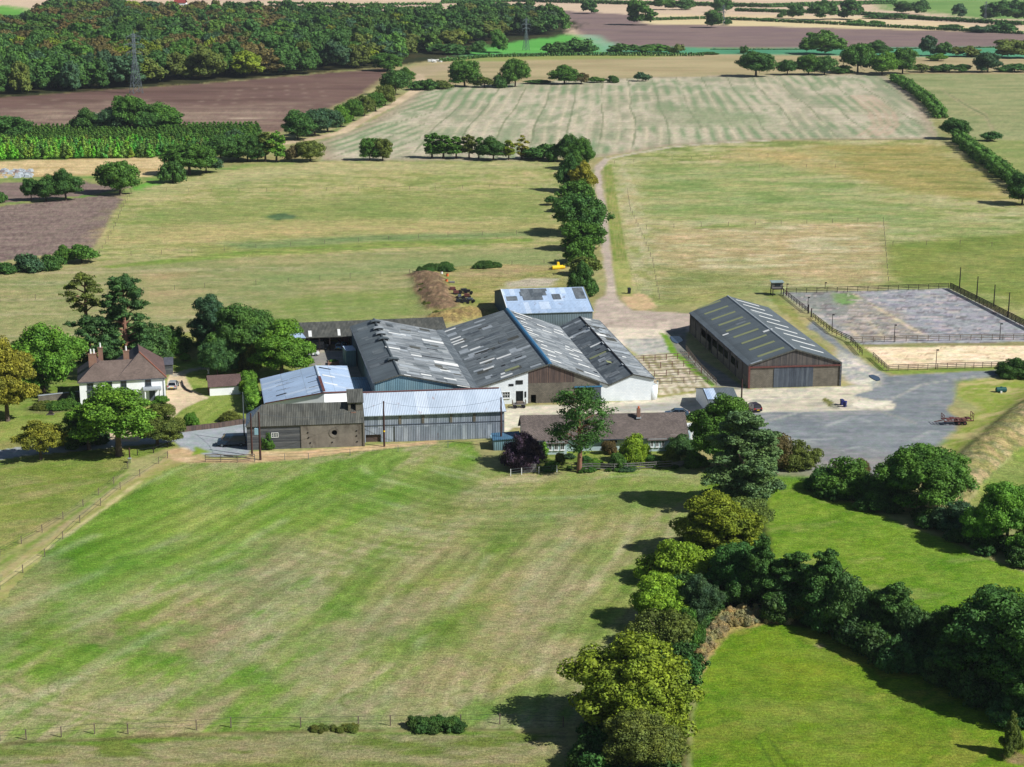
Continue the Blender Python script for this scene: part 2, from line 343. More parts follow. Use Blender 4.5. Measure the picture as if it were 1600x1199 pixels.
# ---- brown field on the left
region('ploughed_field',[(-700,190),(0,153),(330,130),(610,106),(600,122),(560,150),(490,180),(440,206),(380,206),(0,212),(-700,260)],[(94,72,66),(116,92,84),(104,80,76)],120,6,4,2.4,feather=1.5,jit=.8)
region(None,[(0,176),(180,160),(330,170),(480,160),(440,200),(200,206),(0,208)],[(156,136,120),(120,98,90),(150,130,112)],140,4,4,3,feather=12,jit=2,alpha=.85)
for k in range(9): stroke([(0,160+k*5),(300,148+k*6),(520,128+k*7)],2.0,(150,130,116),.5,1.0,.3,(30,.35,.6))
stroke([(330,186),(480,184)],2.5,(190,170,150),.8,1,.3,(30,.3,.5))
region('plantation_floor',[(-700,215),(0,208),(120,210),(400,203),(425,212),(400,240),(240,248),(0,252),(-700,290)],[(60,90,36),(84,112,44)],12,3,2,jit=1)
region('dry_grass',[(-700,290),(0,252),(250,246),(262,262),(235,279),(130,281),(0,286),(-700,340)],[(202,176,130),(214,190,146),(184,160,112)],30,5,2,2.5)
region('grass_verge',[(-700,300),(0,278),(150,274),(230,276),(330,262),(460,250),(520,250),(380,264),(250,290),(200,302),(0,322),(-700,380)],[(128,140,76),(150,150,90),(104,138,60)],12,4,2,2.5)
region(None,[(205,294),(228,286),(262,286),(300,276),(318,280),(270,300),(215,300)],[(92,150,44),(104,160,56)],10,4,jit=.6)
region('ploughed_field',[(-700,310),(0,286),(125,283),(160,290),(210,292),(150,304),(0,318),(-700,350)],[(122,104,100),(134,116,108)],20,3,2,2.2,feather=.6)
region('ploughed_field',[(-700,350),(0,323),(190,302),(203,308),(180,330),(152,386),(120,396),(60,400),(0,410),(-700,460)],[(118,101,96),(138,121,113),(110,93,90)],10,1.4,58,2.6,feather=.6,oct=5)
# ---- striped stubble field
SF=[(655,138),(900,124),(1160,118),(1378,116),(1412,134),(1445,170),(1462,205),(1464,217),(1200,219),(1050,228),(935,246),(800,251),(505,251),(500,222),(560,200),(618,168)]
region('stubble_field',SF,[(142,146,120),(164,158,136),(186,176,156),(144,150,122)],60,14,85,2.6,feather=1,jit=.6)
Q=pix(SF); I=np.nonzero(reg==REG.index('stubble_field'))[0]; x,y=wx[I],wy[I]
u=x-.06*(y-850)+5*(fbm(x/50,y/90,2)-.5); leftw=sst(60,-60,x+40)                 # drill lines, bending on the left
u2=x-.26*(y-850)+6*(fbm(x/60,y/90,2)-.5)
ph=np.where(leftw>.5,u2,u); st=.5+.5*np.sin(ph*2*PI/6.5); st2=.5+.5*np.sin(ph*2*PI/3.0+1); g_=fbm(x/25,y/50,4)
grn=np.array(lin((112,138,98)),np.float32); pal=np.array(lin((204,190,164)),np.float32); brn=np.array(lin((104,116,84)),np.float32)
a=(st**3*.75+.08+.2*leftw)*sst(.40,.66,g_+leftw*.14)*.95; colr[I]=colr[I]*(1-a[:,None])+grn*a[:,None]
a=(1-st)**3*(.35+.65*st2)*.6*sst(.33,.55,fbm(x/40+9,y/20,3)); colr[I]=colr[I]*(1-a[:,None])+pal*a[:,None]
a=(np.abs(np.sin(ph*PI/15.0+.4))<.1)*.65*sst(-.1,.2,.6-g_); colr[I]=colr[I]*(1-a[:,None])+brn*a[:,None]
a=np.array(sst(9,2,-sdpoly(Q,x,y)))*.55; colr[I]=colr[I]*(1-a[:,None])+np.array(lin((158,138,120)),np.float32)*a[:,None]
for k in range(4): stroke([(1362-k*10,150),(1395-k*12,175),(1402-k*12,196),(1385-k*14,212)],2.5,(186,160,140),.6,1,.5,None)
region(None,[(1040,165),(1130,170),(1210,185),(1180,200),(1060,195)],[(116,136,98),(136,146,110)],14,8,feather=8,jit=4,alpha=.7)
# ---- right of the far hedge
region('mown_field',[(1392,116),(1720,116),(1900,220),(1720,236),(1600,228),(1510,216),(1475,180),(1430,140)],[(150,150,100),(166,162,114),(138,142,92)],60,6,0,2.2,feather=1)
for k in range(3): stroke([(1470,140),(1510,162+k*3),(1540,178+k*3),(1552,205),(1550,220)],1.2,(96,112,70) if k%2 else (180,164,124),.8,.6,.3,None)
region('mown_field',[(1510,217),(1720,224),(1900,330),(1600,300),(1560,262)],[(140,150,84),(160,160,100)],20,6,0,2.2,feather=1)
# ---- right pasture
region('pasture',[(938,250),(1052,230),(1200,221),(1464,219),(1500,232),(1545,262),(1600,310),(1760,420),(1900,560),(1720,520),(1600,500),(1485,452),(1210,452),(1010,484),(985,430),(970,330),(950,280)],
 [(138,144,80),(168,166,102),(186,172,122),(200,184,138)],13,7,4,3.1,feather=.8,oct=6)
region(None,[(1280,226),(1464,224),(1545,268),(1590,320),(1420,300),(1320,280)],[(158,144,78),(176,158,96),(140,136,70)],26,8,0,2.5,feather=6,jit=3,alpha=.9)
region(None,[(1160,232),(1290,236),(1330,270),(1280,272),(1150,250)],[(200,170,112),(186,160,104)],20,5,feather=8,jit=4,alpha=.75)
region(None,[(985,262),(1200,250),(1360,290),(1460,330),(1600,350),(1600,375),(1380,362),(1180,340),(1000,345)],[(128,152,84),(150,160,96),(176,170,112)],16,5,3,3,feather=8,jit=5,alpha=.7,oct=6)
region(None,[(1015,362),(1385,346),(1388,444),(1210,447),(1025,470)],[(204,182,140),(192,170,122),(176,156,110),(208,190,150)],16,4,3,2.8,feather=1.5,jit=1.2,alpha=.92,oct=6)
region(None,[(1390,380),(1620,362),(1760,440),(1620,480),(1490,448),(1390,440)],[(120,134,60),(142,148,74),(132,140,64)],14,6,0,2.5,feather=3,jit=2,alpha=.9)
region(None,[(960,256),(985,252),(1000,300),(1020,400),(1030,470),(1010,480),(990,420),(975,330)],[(186,170,120),(200,186,146),(160,160,96)],5,10,0,2.6,feather=2,jit=1.5,alpha=.9)
region(None,[(1020,415),(1210,430),(1205,455),(1120,475),(1030,482),(1020,440)],[(130,140,74),(152,150,88)],12,5,0,2.6,feather=5,jit=2,alpha=.75)
region('bare_earth',[(975,462),(1000,458),(1030,482),(1005,486),(980,482)],[(200,172,136),(186,160,124)],4,3)
region(None,[(1200,462),(1240,468),(1300,520),(1360,570),(1400,580),(1380,560),(1300,500),(1250,470)],[(150,146,84),(136,140,70),(176,160,112)],6,5,0,2.5,alpha=1)
region(None,[(1190,455),(1215,448),(1230,470),(1262,520),(1300,560),(1345,575),(1330,580),(1260,520)],[(158,148,90),(140,140,76)],6,5,0,2.5)
# ---- left middle pasture
region('pasture',[(196,304),(330,268),(505,252),(865,253),(880,262),(885,300),(882,386),(500,398),(150,408),(158,380),(182,330)],
 [(150,152,86),(172,166,104),(190,174,122),(158,158,92)],13,6,2,3.0,feather=.8,oct=6)
region(None,[(200,304),(330,270),(500,254),(860,254),(860,262),(520,270),(330,290),(230,315)],[(198,180,132),(180,172,116)],24,4,2,2.6,feather=5,jit=3,alpha=.7)
region(None,[(210,330),(400,312),(860,300),(872,335),(600,350),(300,350),(200,352)],[(132,146,76),(150,154,88)],24,6,2,2.6,feather=8,jit=4,alpha=.75)
region(None,[(160,358),(460,345),(870,350),(870,362),(400,372),(160,385)],[(196,172,118),(176,164,104)],22,4,2,2.6,feather=5,jit=3,alpha=.75)
region(None,[(415,338),(440,333),(466,336),(455,343),(428,345)],[(84,108,70),(96,118,76)],4,2,0,2,feather=1,jit=1)
region(None,[(350,380),(600,366),(860,362),(870,370),(600,378),(380,390)],[(116,140,86),(140,150,96)],16,3,2,2.6,feather=3,jit=2,alpha=.8)
region('mown_field',[(-700,500),(0,430),(60,426),(150,412),(500,398),(880,384),(880,420),(760,414),(645,426),(655,470),(690,500),(540,500),(300,520),(110,530),(0,560),(-700,640)],
 [(158,154,100),(176,164,114),(148,148,92),(182,168,124)],40,3,5,2.6,feather=.6,oct=6)
region(None,[(155,416),(400,390),(600,378),(830,372),(835,378),(600,388),(380,402),(170,420)],[(122,146,62),(136,152,74),(150,154,84)],18,3,5,2.4,feather=1,jit=.6)
region(None,[(400,430),(640,405),(870,392),(870,412),(640,425),(400,450)],[(128,150,86),(150,156,98)],16,4,5,2.5,feather=6,jit=3,alpha=.75)
region(None,[(400,500),(420,470),(650,450),(670,490),(600,500)],[(120,146,60),(140,152,78)],16,4,5,2.5,feather=7,jit=3,alpha=.7)
for k in range(16): stroke([(0,470+k*4.6),(300,452+k*3.6),(640,436+k*3.2)],.5,(126,136,76) if k%2 else (190,176,130),.55,.5,.2,(20,.35,.6))
for (a_,b_) in (((60,444),(380,420)),((0,470),(260,458)),((230,455),(640,430)),((150,408),(880,368))): stroke([a_,b_],.5,(104,116,62),.75,.4,.25,(9,.25,.45))
region(None,[(225,456),(300,455),(290,468),(235,470)],[(186,160,118)],6,4,feather=4,jit=2,alpha=.7)
region(None,[(230,430),(290,428),(280,436),(235,438)],[(176,148,108)],6,4,feather=4,jit=2,alpha=.6)
# ---- spoil area behind the barns
region('rough_ground',[(648,424),(760,412),(878,418),(882,450),(780,448),(775,500),(690,508),(655,470)],[(150,148,80),(170,156,100),(136,140,66)],10,4,0,2.6,oct=5)
region(None,[(790,442),(830,435),(870,436),(860,448),(790,450)],[(200,184,160),(186,172,146)],4,3,feather=1,jit=.8)
region(None,[(700,424),(790,416),(870,420),(800,430),(700,436)],[(182,156,116),(166,152,104)],10,4,feather=3,jit=2,alpha=.8)
# ---- foreground: left lower fields
region('paddock',[(-900,640),(0,560),(110,528),(300,520),(560,500),(560,640),(400,700),(270,700),(205,718),(200,735),(0,868),(-900,1300)],[(118,140,52),(140,150,70),(152,150,84),(110,134,46)],26,7,25,2.6,feather=.6,oct=6)
region('paddock',[(0,560),(110,528),(300,520),(340,560),(390,590),(400,640),(390,670),(250,690),(0,712)],[(146,152,76),(162,160,92),(130,144,62)],9,5,10,2.4,oct=5)
region(None,[(0,835),(50,822),(100,805),(90,815),(30,838),(0,850)],[(176,148,112)],8,4,feather=2,jit=1.5,alpha=.8)
region(None,[(0,735),(160,722),(195,735),(100,790),(0,850)],[(142,146,76),(122,138,56),(160,152,96)],20,4,30,2.8,feather=3,jit=2,alpha=.9)
region(None,[(0,655),(60,660),(110,690),(40,712),(0,700)],[(150,140,80),(170,150,104)],8,5,10,2.6,feather=2,jit=1,alpha=.8)
# ---- the big mown field
BF=[(275,722),(320,712),(560,700),(640,692),(740,690),(760,735),(900,738),(1105,728),(1130,760),(1110,800),(1060,880),(1010,960),(960,1050),(900,1140),(780,1142),(560,1142),(380,1145),(150,1155),(0,1162),(-900,1250),(-900,1300),(0,905),(200,762)]
region('mown_meadow',BF,[(104,138,44),(128,154,62),(160,158,100),(176,164,122),(134,154,74)],26,8,68,2.6,feather=.7,jit=.6,oct=6,seed=2)
region(None,[(275,730),(560,712),(700,740),(640,820),(380,880),(150,960),(0,1000),(0,930),(180,790)],[(98,138,36),(114,150,50),(136,154,66)],22,8,62,2.4,feather=14,jit=8,alpha=.8,seed=4)
region(None,[(660,760),(1000,750),(1080,790),(1000,940),(880,1110),(600,1110),(560,1000)],[(160,150,94),(170,154,108),(140,146,76)],14,5,60,2.4,feather=16,jit=9,alpha=.7,seed=5)
region(None,[(0,920),(80,880),(100,900),(60,960),(0,990)],[(176,156,118),(150,150,88)],8,4,40,2.5,feather=4,jit=3,alpha=.8)
for (cx,cy,rx,ry,c,al) in ((335,955,110,18,(184,158,124),.75),(450,870,50,18,(176,156,118),.7),(230,975,80,10,(184,156,120),.75),(720,968,50,14,(110,144,42),.9),(590,880,60,22,(108,142,44),.7),(760,860,60,26,(108,142,46),.6),(60,1000,60,18,(112,140,42),.7),(870,930,60,40,(176,160,124),.6),(640,950,80,22,(178,158,122),.6),(820,1000,40,50,(182,164,130),.6),(500,1030,80,16,(176,158,122),.5),(610,1020,40,16,(112,144,46),.7),(340,1000,30,14,(182,146,116),.6),(130,1000,60,6,(176,154,116),.8),(380,690,60,5,(170,152,100),.5),(690,880,60,14,(178,158,120),.5),(900,780,60,10,(112,146,52),.5),(1020,770,60,30,(126,154,62),.6),(560,1110,160,8,(180,158,124),.7),(250,1150,160,5,(190,160,128),.8),(850,1085,30,14,(116,140,44),.7),(700,770,36,24,(108,134,50),.6),(930,960,30,20,(118,148,54),.6)):
    P=[(cx+rx*.85*math.cos(t)+ry*math.sin(t)*.6,cy-rx*.45*math.cos(t)+ry*math.sin(t)) for t in np.linspace(0,2*PI,12,endpoint=False)]
    region(None,P,[c,tuple(int(v*.9) for v in c)],5,2,65,2.5,feather=4,jit=4.5,alpha=al*.85)
I=np.nonzero(reg==REG.index('mown_meadow'))[0]; x,y=wx[I],wy[I]
guide=pix([(940,1260),(960,1080),(1010,960),(1075,860),(1105,790),(1090,745),(1000,738),(880,748),(760,752),(660,728)])
dd=sdline(guide,x,y)+1.6*(fbm(x/9,y/9,2)-.5)
tr=(x+45)*math.cos(R(-22))+(y-230)*math.sin(R(-22))+.004*(x+20)**2+1.8*(fbm(x/14,y/14,2)-.5)
wL=sst(-14,-34,x+0.10*(y-200)); mixw=lambda p,q: np.sin(dd*2*PI/p+q)*(1-wL)+np.sin(tr*2*PI/p+q)*wL
s1=mixw(3.1,0)+.5*mixw(9.3,1); s2=mixw(1.05,1.3)
am=sst(.3,.7,fbm(x/22+3,y/22,3))*.75+.25
f=1+.115*s1*am+.06*s2*am; colr[I]*=np.stack([f+.02*s1,f,f+.05*s1],1)
pale=np.array(lin((196,192,150)),np.float32); a=(np.clip(mixw(8.4,.5),0,1)**6)*.30*sst(.4,.65,fbm(x/9+40,y/9,3)); colr[I]=colr[I]*(1-a[:,None])+pale*a[:,None]
for k in range(5): stroke([(10,1060+k*14),(60+k*10,1090+k*8),(180+k*16,1115+k*6),(420,1125+k*3),(820,1128+k*3)],.5,(190,172,130) if k%2 else (104,130,46),.5,.5,.3,(6,.35,.6))
for (cx,cy,r) in ((120,1075,46),(120,1078,30),(735,1095,34),(560,1095,28)): stroke([(cx+r*math.cos(t),cy+r*.45*math.sin(t)) for t in np.linspace(2.2,5.2,10)],.35,(110,120,54),.6,.3,.2,None)
# farm track down the left
region('farm_track',[(0,895),(80,838),(180,765),(262,712),(320,706),(300,722),(262,735),(200,775),(80,850),(0,940)],[(166,150,108),(142,144,78),(150,146,90)],14,2,38,3,feather=1.2,jit=.7,alpha=.6)
stroke([(0,900),(90,832),(180,764),(262,716)],1.2,(172,156,118),.7,.6,.4,(8,.2,.4)); stroke([(0,882),(90,822),(200,742)],.8,(110,136,50),.8,.5,.4,(6,.2,.4))
stroke([(0,912),(40,882),(120,825),(220,752)],1.0,(200,184,140),.7,.4,.4,(5,.3,.5))
region('bottom_field',[(-900,1250),(0,1164),(150,1156),(380,1147),(640,1144),(780,1144),(890,1142),(880,1240),(900,1700),(-900,1700)],[(126,136,66),(150,146,92),(160,150,108),(118,130,58)],14,4,0,2.6,feather=.5,jit=.4,oct=6)
stroke([(0,1162),(150,1156),(330,1146),(560,1142),(800,1140)],.7,(96,86,52),.75,.5,.4,(3,.25,.45)); stroke([(0,1166),(150,1160),(560,1147),(800,1145)],.9,(104,140,40),.7,.5,.4,(4,.3,.5))
# ---- lush fields bottom right
region('lush_paddock',[(1105,740),(1200,742),(1270,744),(1340,790),(1440,830),(1540,870),(1620,900),(1900,1000),(1900,1150),(1600,1010),(1400,960),(1230,955),(1130,960),(1050,1060),(1040,1250),(900,1260),(980,1000),(1080,860)],[(116,146,38),(132,154,54),(104,138,30),(140,152,70)],10,5,20,2.6,feather=.8,oct=6)
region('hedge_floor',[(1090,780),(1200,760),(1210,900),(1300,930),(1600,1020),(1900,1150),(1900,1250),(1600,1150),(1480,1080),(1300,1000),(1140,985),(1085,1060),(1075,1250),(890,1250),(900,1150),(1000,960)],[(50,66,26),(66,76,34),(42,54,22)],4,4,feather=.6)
region('lush_meadow',[(1140,985),(1190,970),(1280,985),(1400,1030),(1520,1090),(1620,1150),(1900,1260),(1900,1800),(1060,1800),(1075,1230),(1085,1080),(1105,1020)],[(112,142,24),(126,150,40),(100,134,24),(138,146,54)],9,5,35,2.8,feather=.5,jit=.5,oct=6)
region(None,[(1150,1060),(1280,1010),(1400,1080),(1560,1180),(1400,1220),(1200,1200),(1120,1150)],[(134,142,52),(120,138,38),(146,146,70)],12,6,0,2.6,feather=9,jit=5,alpha=.6)
region('dry_grass',[(1085,1065),(1100,1010),(1130,970),(1180,950),(1235,962),(1240,975),(1190,976),(1140,990),(1108,1025),(1090,1075)],[(190,164,116),(172,150,96),(150,146,80)],1.6,3,0,2.8,feather=.4,jit=.7,oct=5)
for P in ([(1180,1150),(1210,1199)],[(1200,1152),(1232,1199)]): stroke(P,.25,(70,90,30),.7,.3,.1,None)
region(None,[(1272,1008),(1282,1006),(1290,1010),(1280,1014)],[(170,150,110)],2,2,feather=.4,jit=.3)
region(None,[(1556,1180),(1585,1170),(1612,1185),(1600,1196),(1570,1195)],[(150,130,90),(120,120,60)],1,1,feather=.4,jit=.5)
# ---- embankment on the right
region('embankment',[(1474,742),(1500,708),(1560,655),(1620,605),(1760,500),(1900,560),(1760,640),(1620,690),(1575,720),(1510,785),(1490,770)],[(168,150,108),(140,138,84),(126,128,90),(184,164,124)],3,6,35,3,feather=.5,jit=.6,oct=6)
region('mown_field',[(1510,786),(1575,722),(1620,692),(1760,640),(1900,800),(1900,1000),(1620,860),(1560,800),(1510,800)],[(138,150,70),(156,156,88)],8,5,0,2.6,feather=.6)
bank=pix([(1490,752),(1530,715),(1575,680),(1640,625),(1760,540)]); m=(wx>60)&(wy>180)&(wy<460); I=np.nonzero(m)[0]
d=sdline(bank,wx[I],wy[I]); hz[I]+=1.8*np.exp(-(d/4.2)**2)+.25*np.exp(-(d/6)**2)*(nfine[I]-.5)*2
stroke([(1478,740),(1510,706),(1560,660),(1600,628),(1700,560)],1.4,(92,96,60),.7,.6,.5,(3,.2,.4))
# ---- yards, roads
region('gravel_yard',[(1100,640),(1180,640),(1380,600),(1360,588),(1330,560),(1262,512),(1270,500),(1350,568),(1390,588),(1560,578),(1590,590),(1500,600),(1480,640),(1500,660),(1490,690),(1480,735),(1380,745),(1290,735),(1190,728),(1130,700)],
 [(122,129,135),(134,139,144),(114,121,128),(142,143,145)],14,4,8,2.2,feather=.6,jit=.7,oct=6)
region(None,[(1160,690),(1290,700),(1400,716),(1480,720),(1380,750),(1200,740)],[(148,142,138),(134,132,132)],8,3,8,2.4,feather=5,jit=2,alpha=.8)
region(None,[(1310,545),(1345,562),(1375,585),(1370,604),(1330,600),(1305,575)],[(198,190,176),(160,160,160),(214,204,186)],5,2,40,3.2,feather=1.5,jit=1,alpha=.9)
region('yard_verge',[(1490,596),(1560,588),(1600,585),(1700,540),(1640,600),(1560,656),(1505,705),(1474,738),(1460,700),(1500,670),(1530,640),(1500,620)],[(150,152,86),(126,144,56),(176,164,112)],6,3,20,2.8,feather=1.5,jit=1)
region('grass_verge',[(1560,588),(1600,575),(1720,560),(1720,590),(1620,605)],[(130,146,60),(150,152,80)],6,3,20,2.8,feather=1.5,jit=1)
CY=[(784,645),(800,636),(950,629),(1030,622),(1110,610),(1172,608),(1316,604),(1360,600),(1362,610),(1330,618),(1400,632),(1395,640),(1180,645),(1100,645),(1070,650),(800,668),(786,680)]
region('concrete_yard',CY,[(206,196,176),(190,184,168),(216,206,186),(178,174,162)],7,2.4,6,2.8,feather=.4,jit=.4,oct=6)
region(None,[(950,636),(1060,628),(1110,622),(1100,640),(960,645)],[(168,166,162),(150,152,150)],5,2,6,2.6,feather=1.5,jit=1,alpha=.8)
region(None,[(1180,640),(1230,622),(1330,626),(1350,634),(1240,642)],[(176,168,152),(200,190,170)],6,1.6,6,2.6,feather=1.5,jit=1,alpha=.8)
for P in ([(930,633),(1060,620)],[(1180,622),(1330,616)],[(1200,636),(1400,630)],[(1340,620),(1350,640)],[(1370,622),(1384,640)]): stroke(P,.25,(140,136,124),.6,.2,.1,None)
region('rough_ground',[(1284,624),(1290,622),(1304,632),(1311,638),(1302,640),(1292,632)],[(120,124,56),(140,134,80)],1.5,1.5,feather=.2,jit=.3)
region('gravel_track',[(925,500),(930,470),(945,462),(948,440),(938,380),(930,300),(928,262),(945,246),(952,250),(938,268),(948,330),(958,420),(965,468),(990,486),(1010,486),(1075,490),(1120,505),(1070,520),(1040,520),(960,516),(930,512)],
 [(184,168,156),(170,156,146),(196,180,166)],5,8,0,2.6,feather=.5,jit=.35,oct=5)
region('concrete_yard',[(930,512),(1035,514),(1045,530),(1070,545),(1030,552),(985,545),(960,535),(940,520)],[(206,192,172),(216,202,184),(188,178,164)],6,3,6,2.6,feather=.4,jit=.4)
region('gravel_yard',[(970,530),(1040,528),(1050,550),(1000,556),(985,548)],[(170,170,166),(190,184,174),(150,150,146)],3,2,0,2.8,feather=.8,jit=.6)
stroke([(945,250),(975,243),(1050,230),(1120,224),(1200,220)],2.6,(188,178,160),.95,1,.3,None,'gravel_track'); stroke([(1200,220),(1300,218),(1464,218),(1500,222)],1.6,(120,116,82),.8,1,.3,None)
region('mown_verge',[(944,262),(955,256),(962,300),(975,380),(984,430),(986,462),(966,462),(960,420),(950,340)],[(126,138,62),(142,146,74),(112,130,54)],1.2,20,4,2.6,feather=.4,jit=.3)
for k in range(3): stroke([(948+k*3,265),(956+k*4,340),(966+k*5,410),(972+k*5,460)],.4,(164,152,98),.7,.3,.2,(8,.2,.4))
region(None,[(957,408),(983,408),(988,462),(966,462)],[(170,164,100),(158,156,90)],3,8,feather=.6,jit=.4,alpha=.8)
stroke([(945,333),(985,333)],.8,(196,186,160),.7,.3,.2,None)
stroke([(655,116),(657,128),(648,142),(618,162),(575,182),(536,206),(500,215),(455,222),(420,228)],6.0,(196,174,146),1,1.2,.4,None,'dirt_track',cols=[(206,184,156),(176,156,130)],sx=12,sy=12)
region('dirt_track',[(630,108),(700,100),(740,100),(660,120)],[(176,156,130),(160,146,116)],14,10,feather=2,jit=2)
stroke([(612,158),(560,184),(520,206)],3,(110,130,66),.7,1,.6,None)
LANE=[(-300,760),(-60,722),(30,706),(120,698),(180,692),(260,685),(310,680),(390,674)]
stroke(LANE,5.6,(150,158,164),1,.25,.15,None,'lane',cols=[(142,150,156),(160,166,170),(134,142,150)],sx=8,sy=2)
region('lane',[(262,678),(390,660),(390,712),(330,714),(300,706),(280,700)],[(142,150,158),(158,164,170)],8,2,feather=.3,jit=.3)
region('bare_earth',[(262,705),(285,698),(310,708),(320,716),(385,718),(392,706),(470,704),(640,692),(680,688),(680,694),(560,706),(470,718),(380,724),(300,724),(268,722)],[(196,168,134),(180,154,116),(206,182,146)],6,2,5,2.6,feather=.6,jit=.5,oct=5)
region(None,[(305,698),(330,706),(300,712)],[(120,146,50)],2,2,feather=.5,jit=.4)
# ---- farmhouse garden
region('lawn',[(0,600),(110,600),(240,640),(300,560),(400,560),(405,650),(280,672),(250,680),(0,690)],[(136,150,68),(150,158,80),(122,142,56)],6,3,20,2.4,feather=.6)
region('lawn',[(285,640),(300,630),(340,620),(375,618),(385,650),(330,662),(285,664)],[(150,160,80),(136,152,66)],.9,30,-12,3,feather=.4,jit=.3)
region('gravel_drive',[(240,645),(258,632),(262,590),(268,580),(290,585),(300,610),(330,622),(310,628),(285,640),(262,660),(215,690),(180,690),(150,680),(170,668),(225,655)],[(206,186,158),(194,174,146),(214,196,170)],3,3,feather=.3,jit=.3)
stroke([(276,586),(300,578),(330,574),(352,572)],2.2,(150,148,140),.9,.4,.2,None,'garden_path')
region(None,[(36,640),(60,628),(120,626),(130,640),(60,648)],[(110,128,56),(140,130,90)],2,2,feather=.6,jit=.6)
# ---- bungalow garden
region('lawn',[(795,700),(830,705),(1060,700),(1100,722),(1060,732),(900,738),(800,740)],[(126,146,56),(146,150,80),(104,126,46)],3,2,feather=.5)
# ---- the barn side court and pens
region('gravel_yard',[(452,540),(500,528),(560,545),(585,610),(570,650),(545,600),(500,570),(462,575)],[(132,130,128),(150,144,138)],3,3,feather=.3,jit=.2)
region('concrete_yard',[(478,540),(545,538),(545,548),(480,552)],[(190,176,160),(170,160,146)],3,3,feather=.3,jit=.2)
region('concrete_pens',[(985,556),(1068,552),(1082,565),(1118,602),(1110,610),(1030,618),(1024,604),(1000,575)],[(206,194,172),(190,178,158),(216,206,188)],3,2,6,2.6,feather=.3,jit=.3)
for k in range(6): y0=558+k*9.5; stroke([(985+k*7,y0+2),(1070+k*8,y0-1)],.9,(112,110,66),.85,.3,.5,(2,.2,.4),'concrete_pens')
for k in range(7): stroke([(992+k*12,556),(1030+k*13,615)],.8,(128,120,76),.75,.3,.5,(2,.3,.5),'concrete_pens')
region('grass_verge',[(1030,520),(1045,524),(1062,550),(1090,575),(1120,602),(1112,606),(1080,578),(1050,552)],[(112,150,44),(130,150,60)],3,2,feather=.4,jit=.5)
stroke([(1024,620),(1060,616),(1110,608)],1.0,(140,140,60),.8,.4,.4,(3,.2,.4))
region('concrete_yard',[(1040,518),(1072,512),(1072,545),(1170,610),(1120,604),(1060,550)],[(120,120,116),(140,138,130)],4,2,feather=.4,jit=.3)
rr_=random.Random(8)
for k in range(14):
    x0=rr_.uniform(1190,1440); y0=rr_.uniform(655,725); x1=x0+rr_.uniform(40,110); stroke([(x0,y0),((x0+x1)/2,y0-rr_.uniform(4,16)),(x1,y0-rr_.uniform(-2,22))],rr_.uniform(.3,1.4),(112,120,128) if k%2 else (172,174,172),.45,.4,.3,(4,.3,.5))
for (P,c) in (([(1190,660),(1260,640),(1330,634),(1400,620),(1440,600),(1540,585)],(170,168,160)),([(1080,632),(1180,625),(1290,630),(1370,640),(1430,660)],(150,148,142)),([(930,520),(950,505),(990,498),(1040,500)],(150,136,126)),([(820,648),(930,640),(1060,630),(1150,618)],(160,152,136))):
    stroke(P,.5,c,.6,.3,.15,(4,.2,.4)); stroke([(x,y+2.2) for x,y in P],.5,c,.6,.3,.15,(4,.2,.4))
region(None,[(1390,632),(1396,626),(1348,626),(1330,632),(1345,640)],[(222,214,198),(206,198,182)],3,2,feather=.4,jit=.3)
# ---- riding arenas
region('arena_surface',[(1224,458),(1482,451),(1600,512),(1760,580),(1760,560),(1760,535),(1600,534),(1346,538),(1330,532)],[(146,148,156),(160,160,166),(132,134,144)],9,1.6,-32,3,feather=.3,jit=.2,oct=6)
region('arena_surface',[(1224,458),(1482,451),(1640,528),(1640,534),(1346,538)],[(146,148,156),(160,160,166),(132,134,144)],9,1.6,-32,3,feather=.3,jit=.2,oct=6)
region(None,[(1226,459),(1335,456),(1400,490),(1440,530),(1345,536)],[(156,144,128),(136,134,132),(168,156,140)],7,1.6,-35,3,feather=3,jit=2,alpha=.85,oct=6)
region(None,[(1226,459),(1290,458),(1345,500),(1300,498)],[(132,138,136),(120,128,130)],7,2,-35,3,feather=2,jit=1,alpha=.7)
region(None,[(1303,458),(1330,459),(1345,466),(1325,478),(1308,474)],[(104,148,76),(120,140,90)],4,2,feather=1,jit=1,alpha=.9)
for (a_,b_) in (((1335,460),(1450,528)),((1350,492),(1380,528)),((1325,512),(1345,530))): stroke([a_,b_],1.0,(206,188,160),.7,.5,.5,(4,.25,.5))
I=np.nonzero(reg==REG.index('arena_surface'))[0]; x,y=wx[I],wy[I]
a=sst(.60,.66,fbm(x/3.2+9,y/1.1+4,5,.65))*.55; colr[I]=colr[I]*(1-a[:,None])+np.array(lin((92,80,84)),np.float32)*a[:,None]
a=sst(.62,.68,fbm(x/3+39,y/1.3+14,4,.6))*.5; colr[I]=colr[I]*(1-a[:,None])+np.array(lin((206,190,186)),np.float32)*a[:,None]
region('sand_arena',[(1350,543),(1760,538),(1760,565),(1600,571),(1392,576)],[(232,212,182),(224,200,166),(240,224,196)],8,2,0,2.8,feather=.3,jit=.2,oct=6)
I=np.nonzero(reg==REG.index('sand_arena'))[0]; x,y=wx[I],wy[I]
a=sst(.66,.72,fbm(x/2.6+2,y/1.1+40,4,.6))*.6; colr[I]=colr[I]*(1-a[:,None])+np.array(lin((150,116,92)),np.float32)*a[:,None]
region('grass_verge',[(1346,538),(1600,535),(1600,539),(1352,543)],[(146,136,90),(160,148,110)],3,1,feather=.3,jit=.2)
region('grass_verge',[(1360,560),(1388,578),(1600,573),(1600,577),(1400,585),(1375,580)],[(140,146,70),(120,140,60)],3,1,feather=.3,jit=.2)
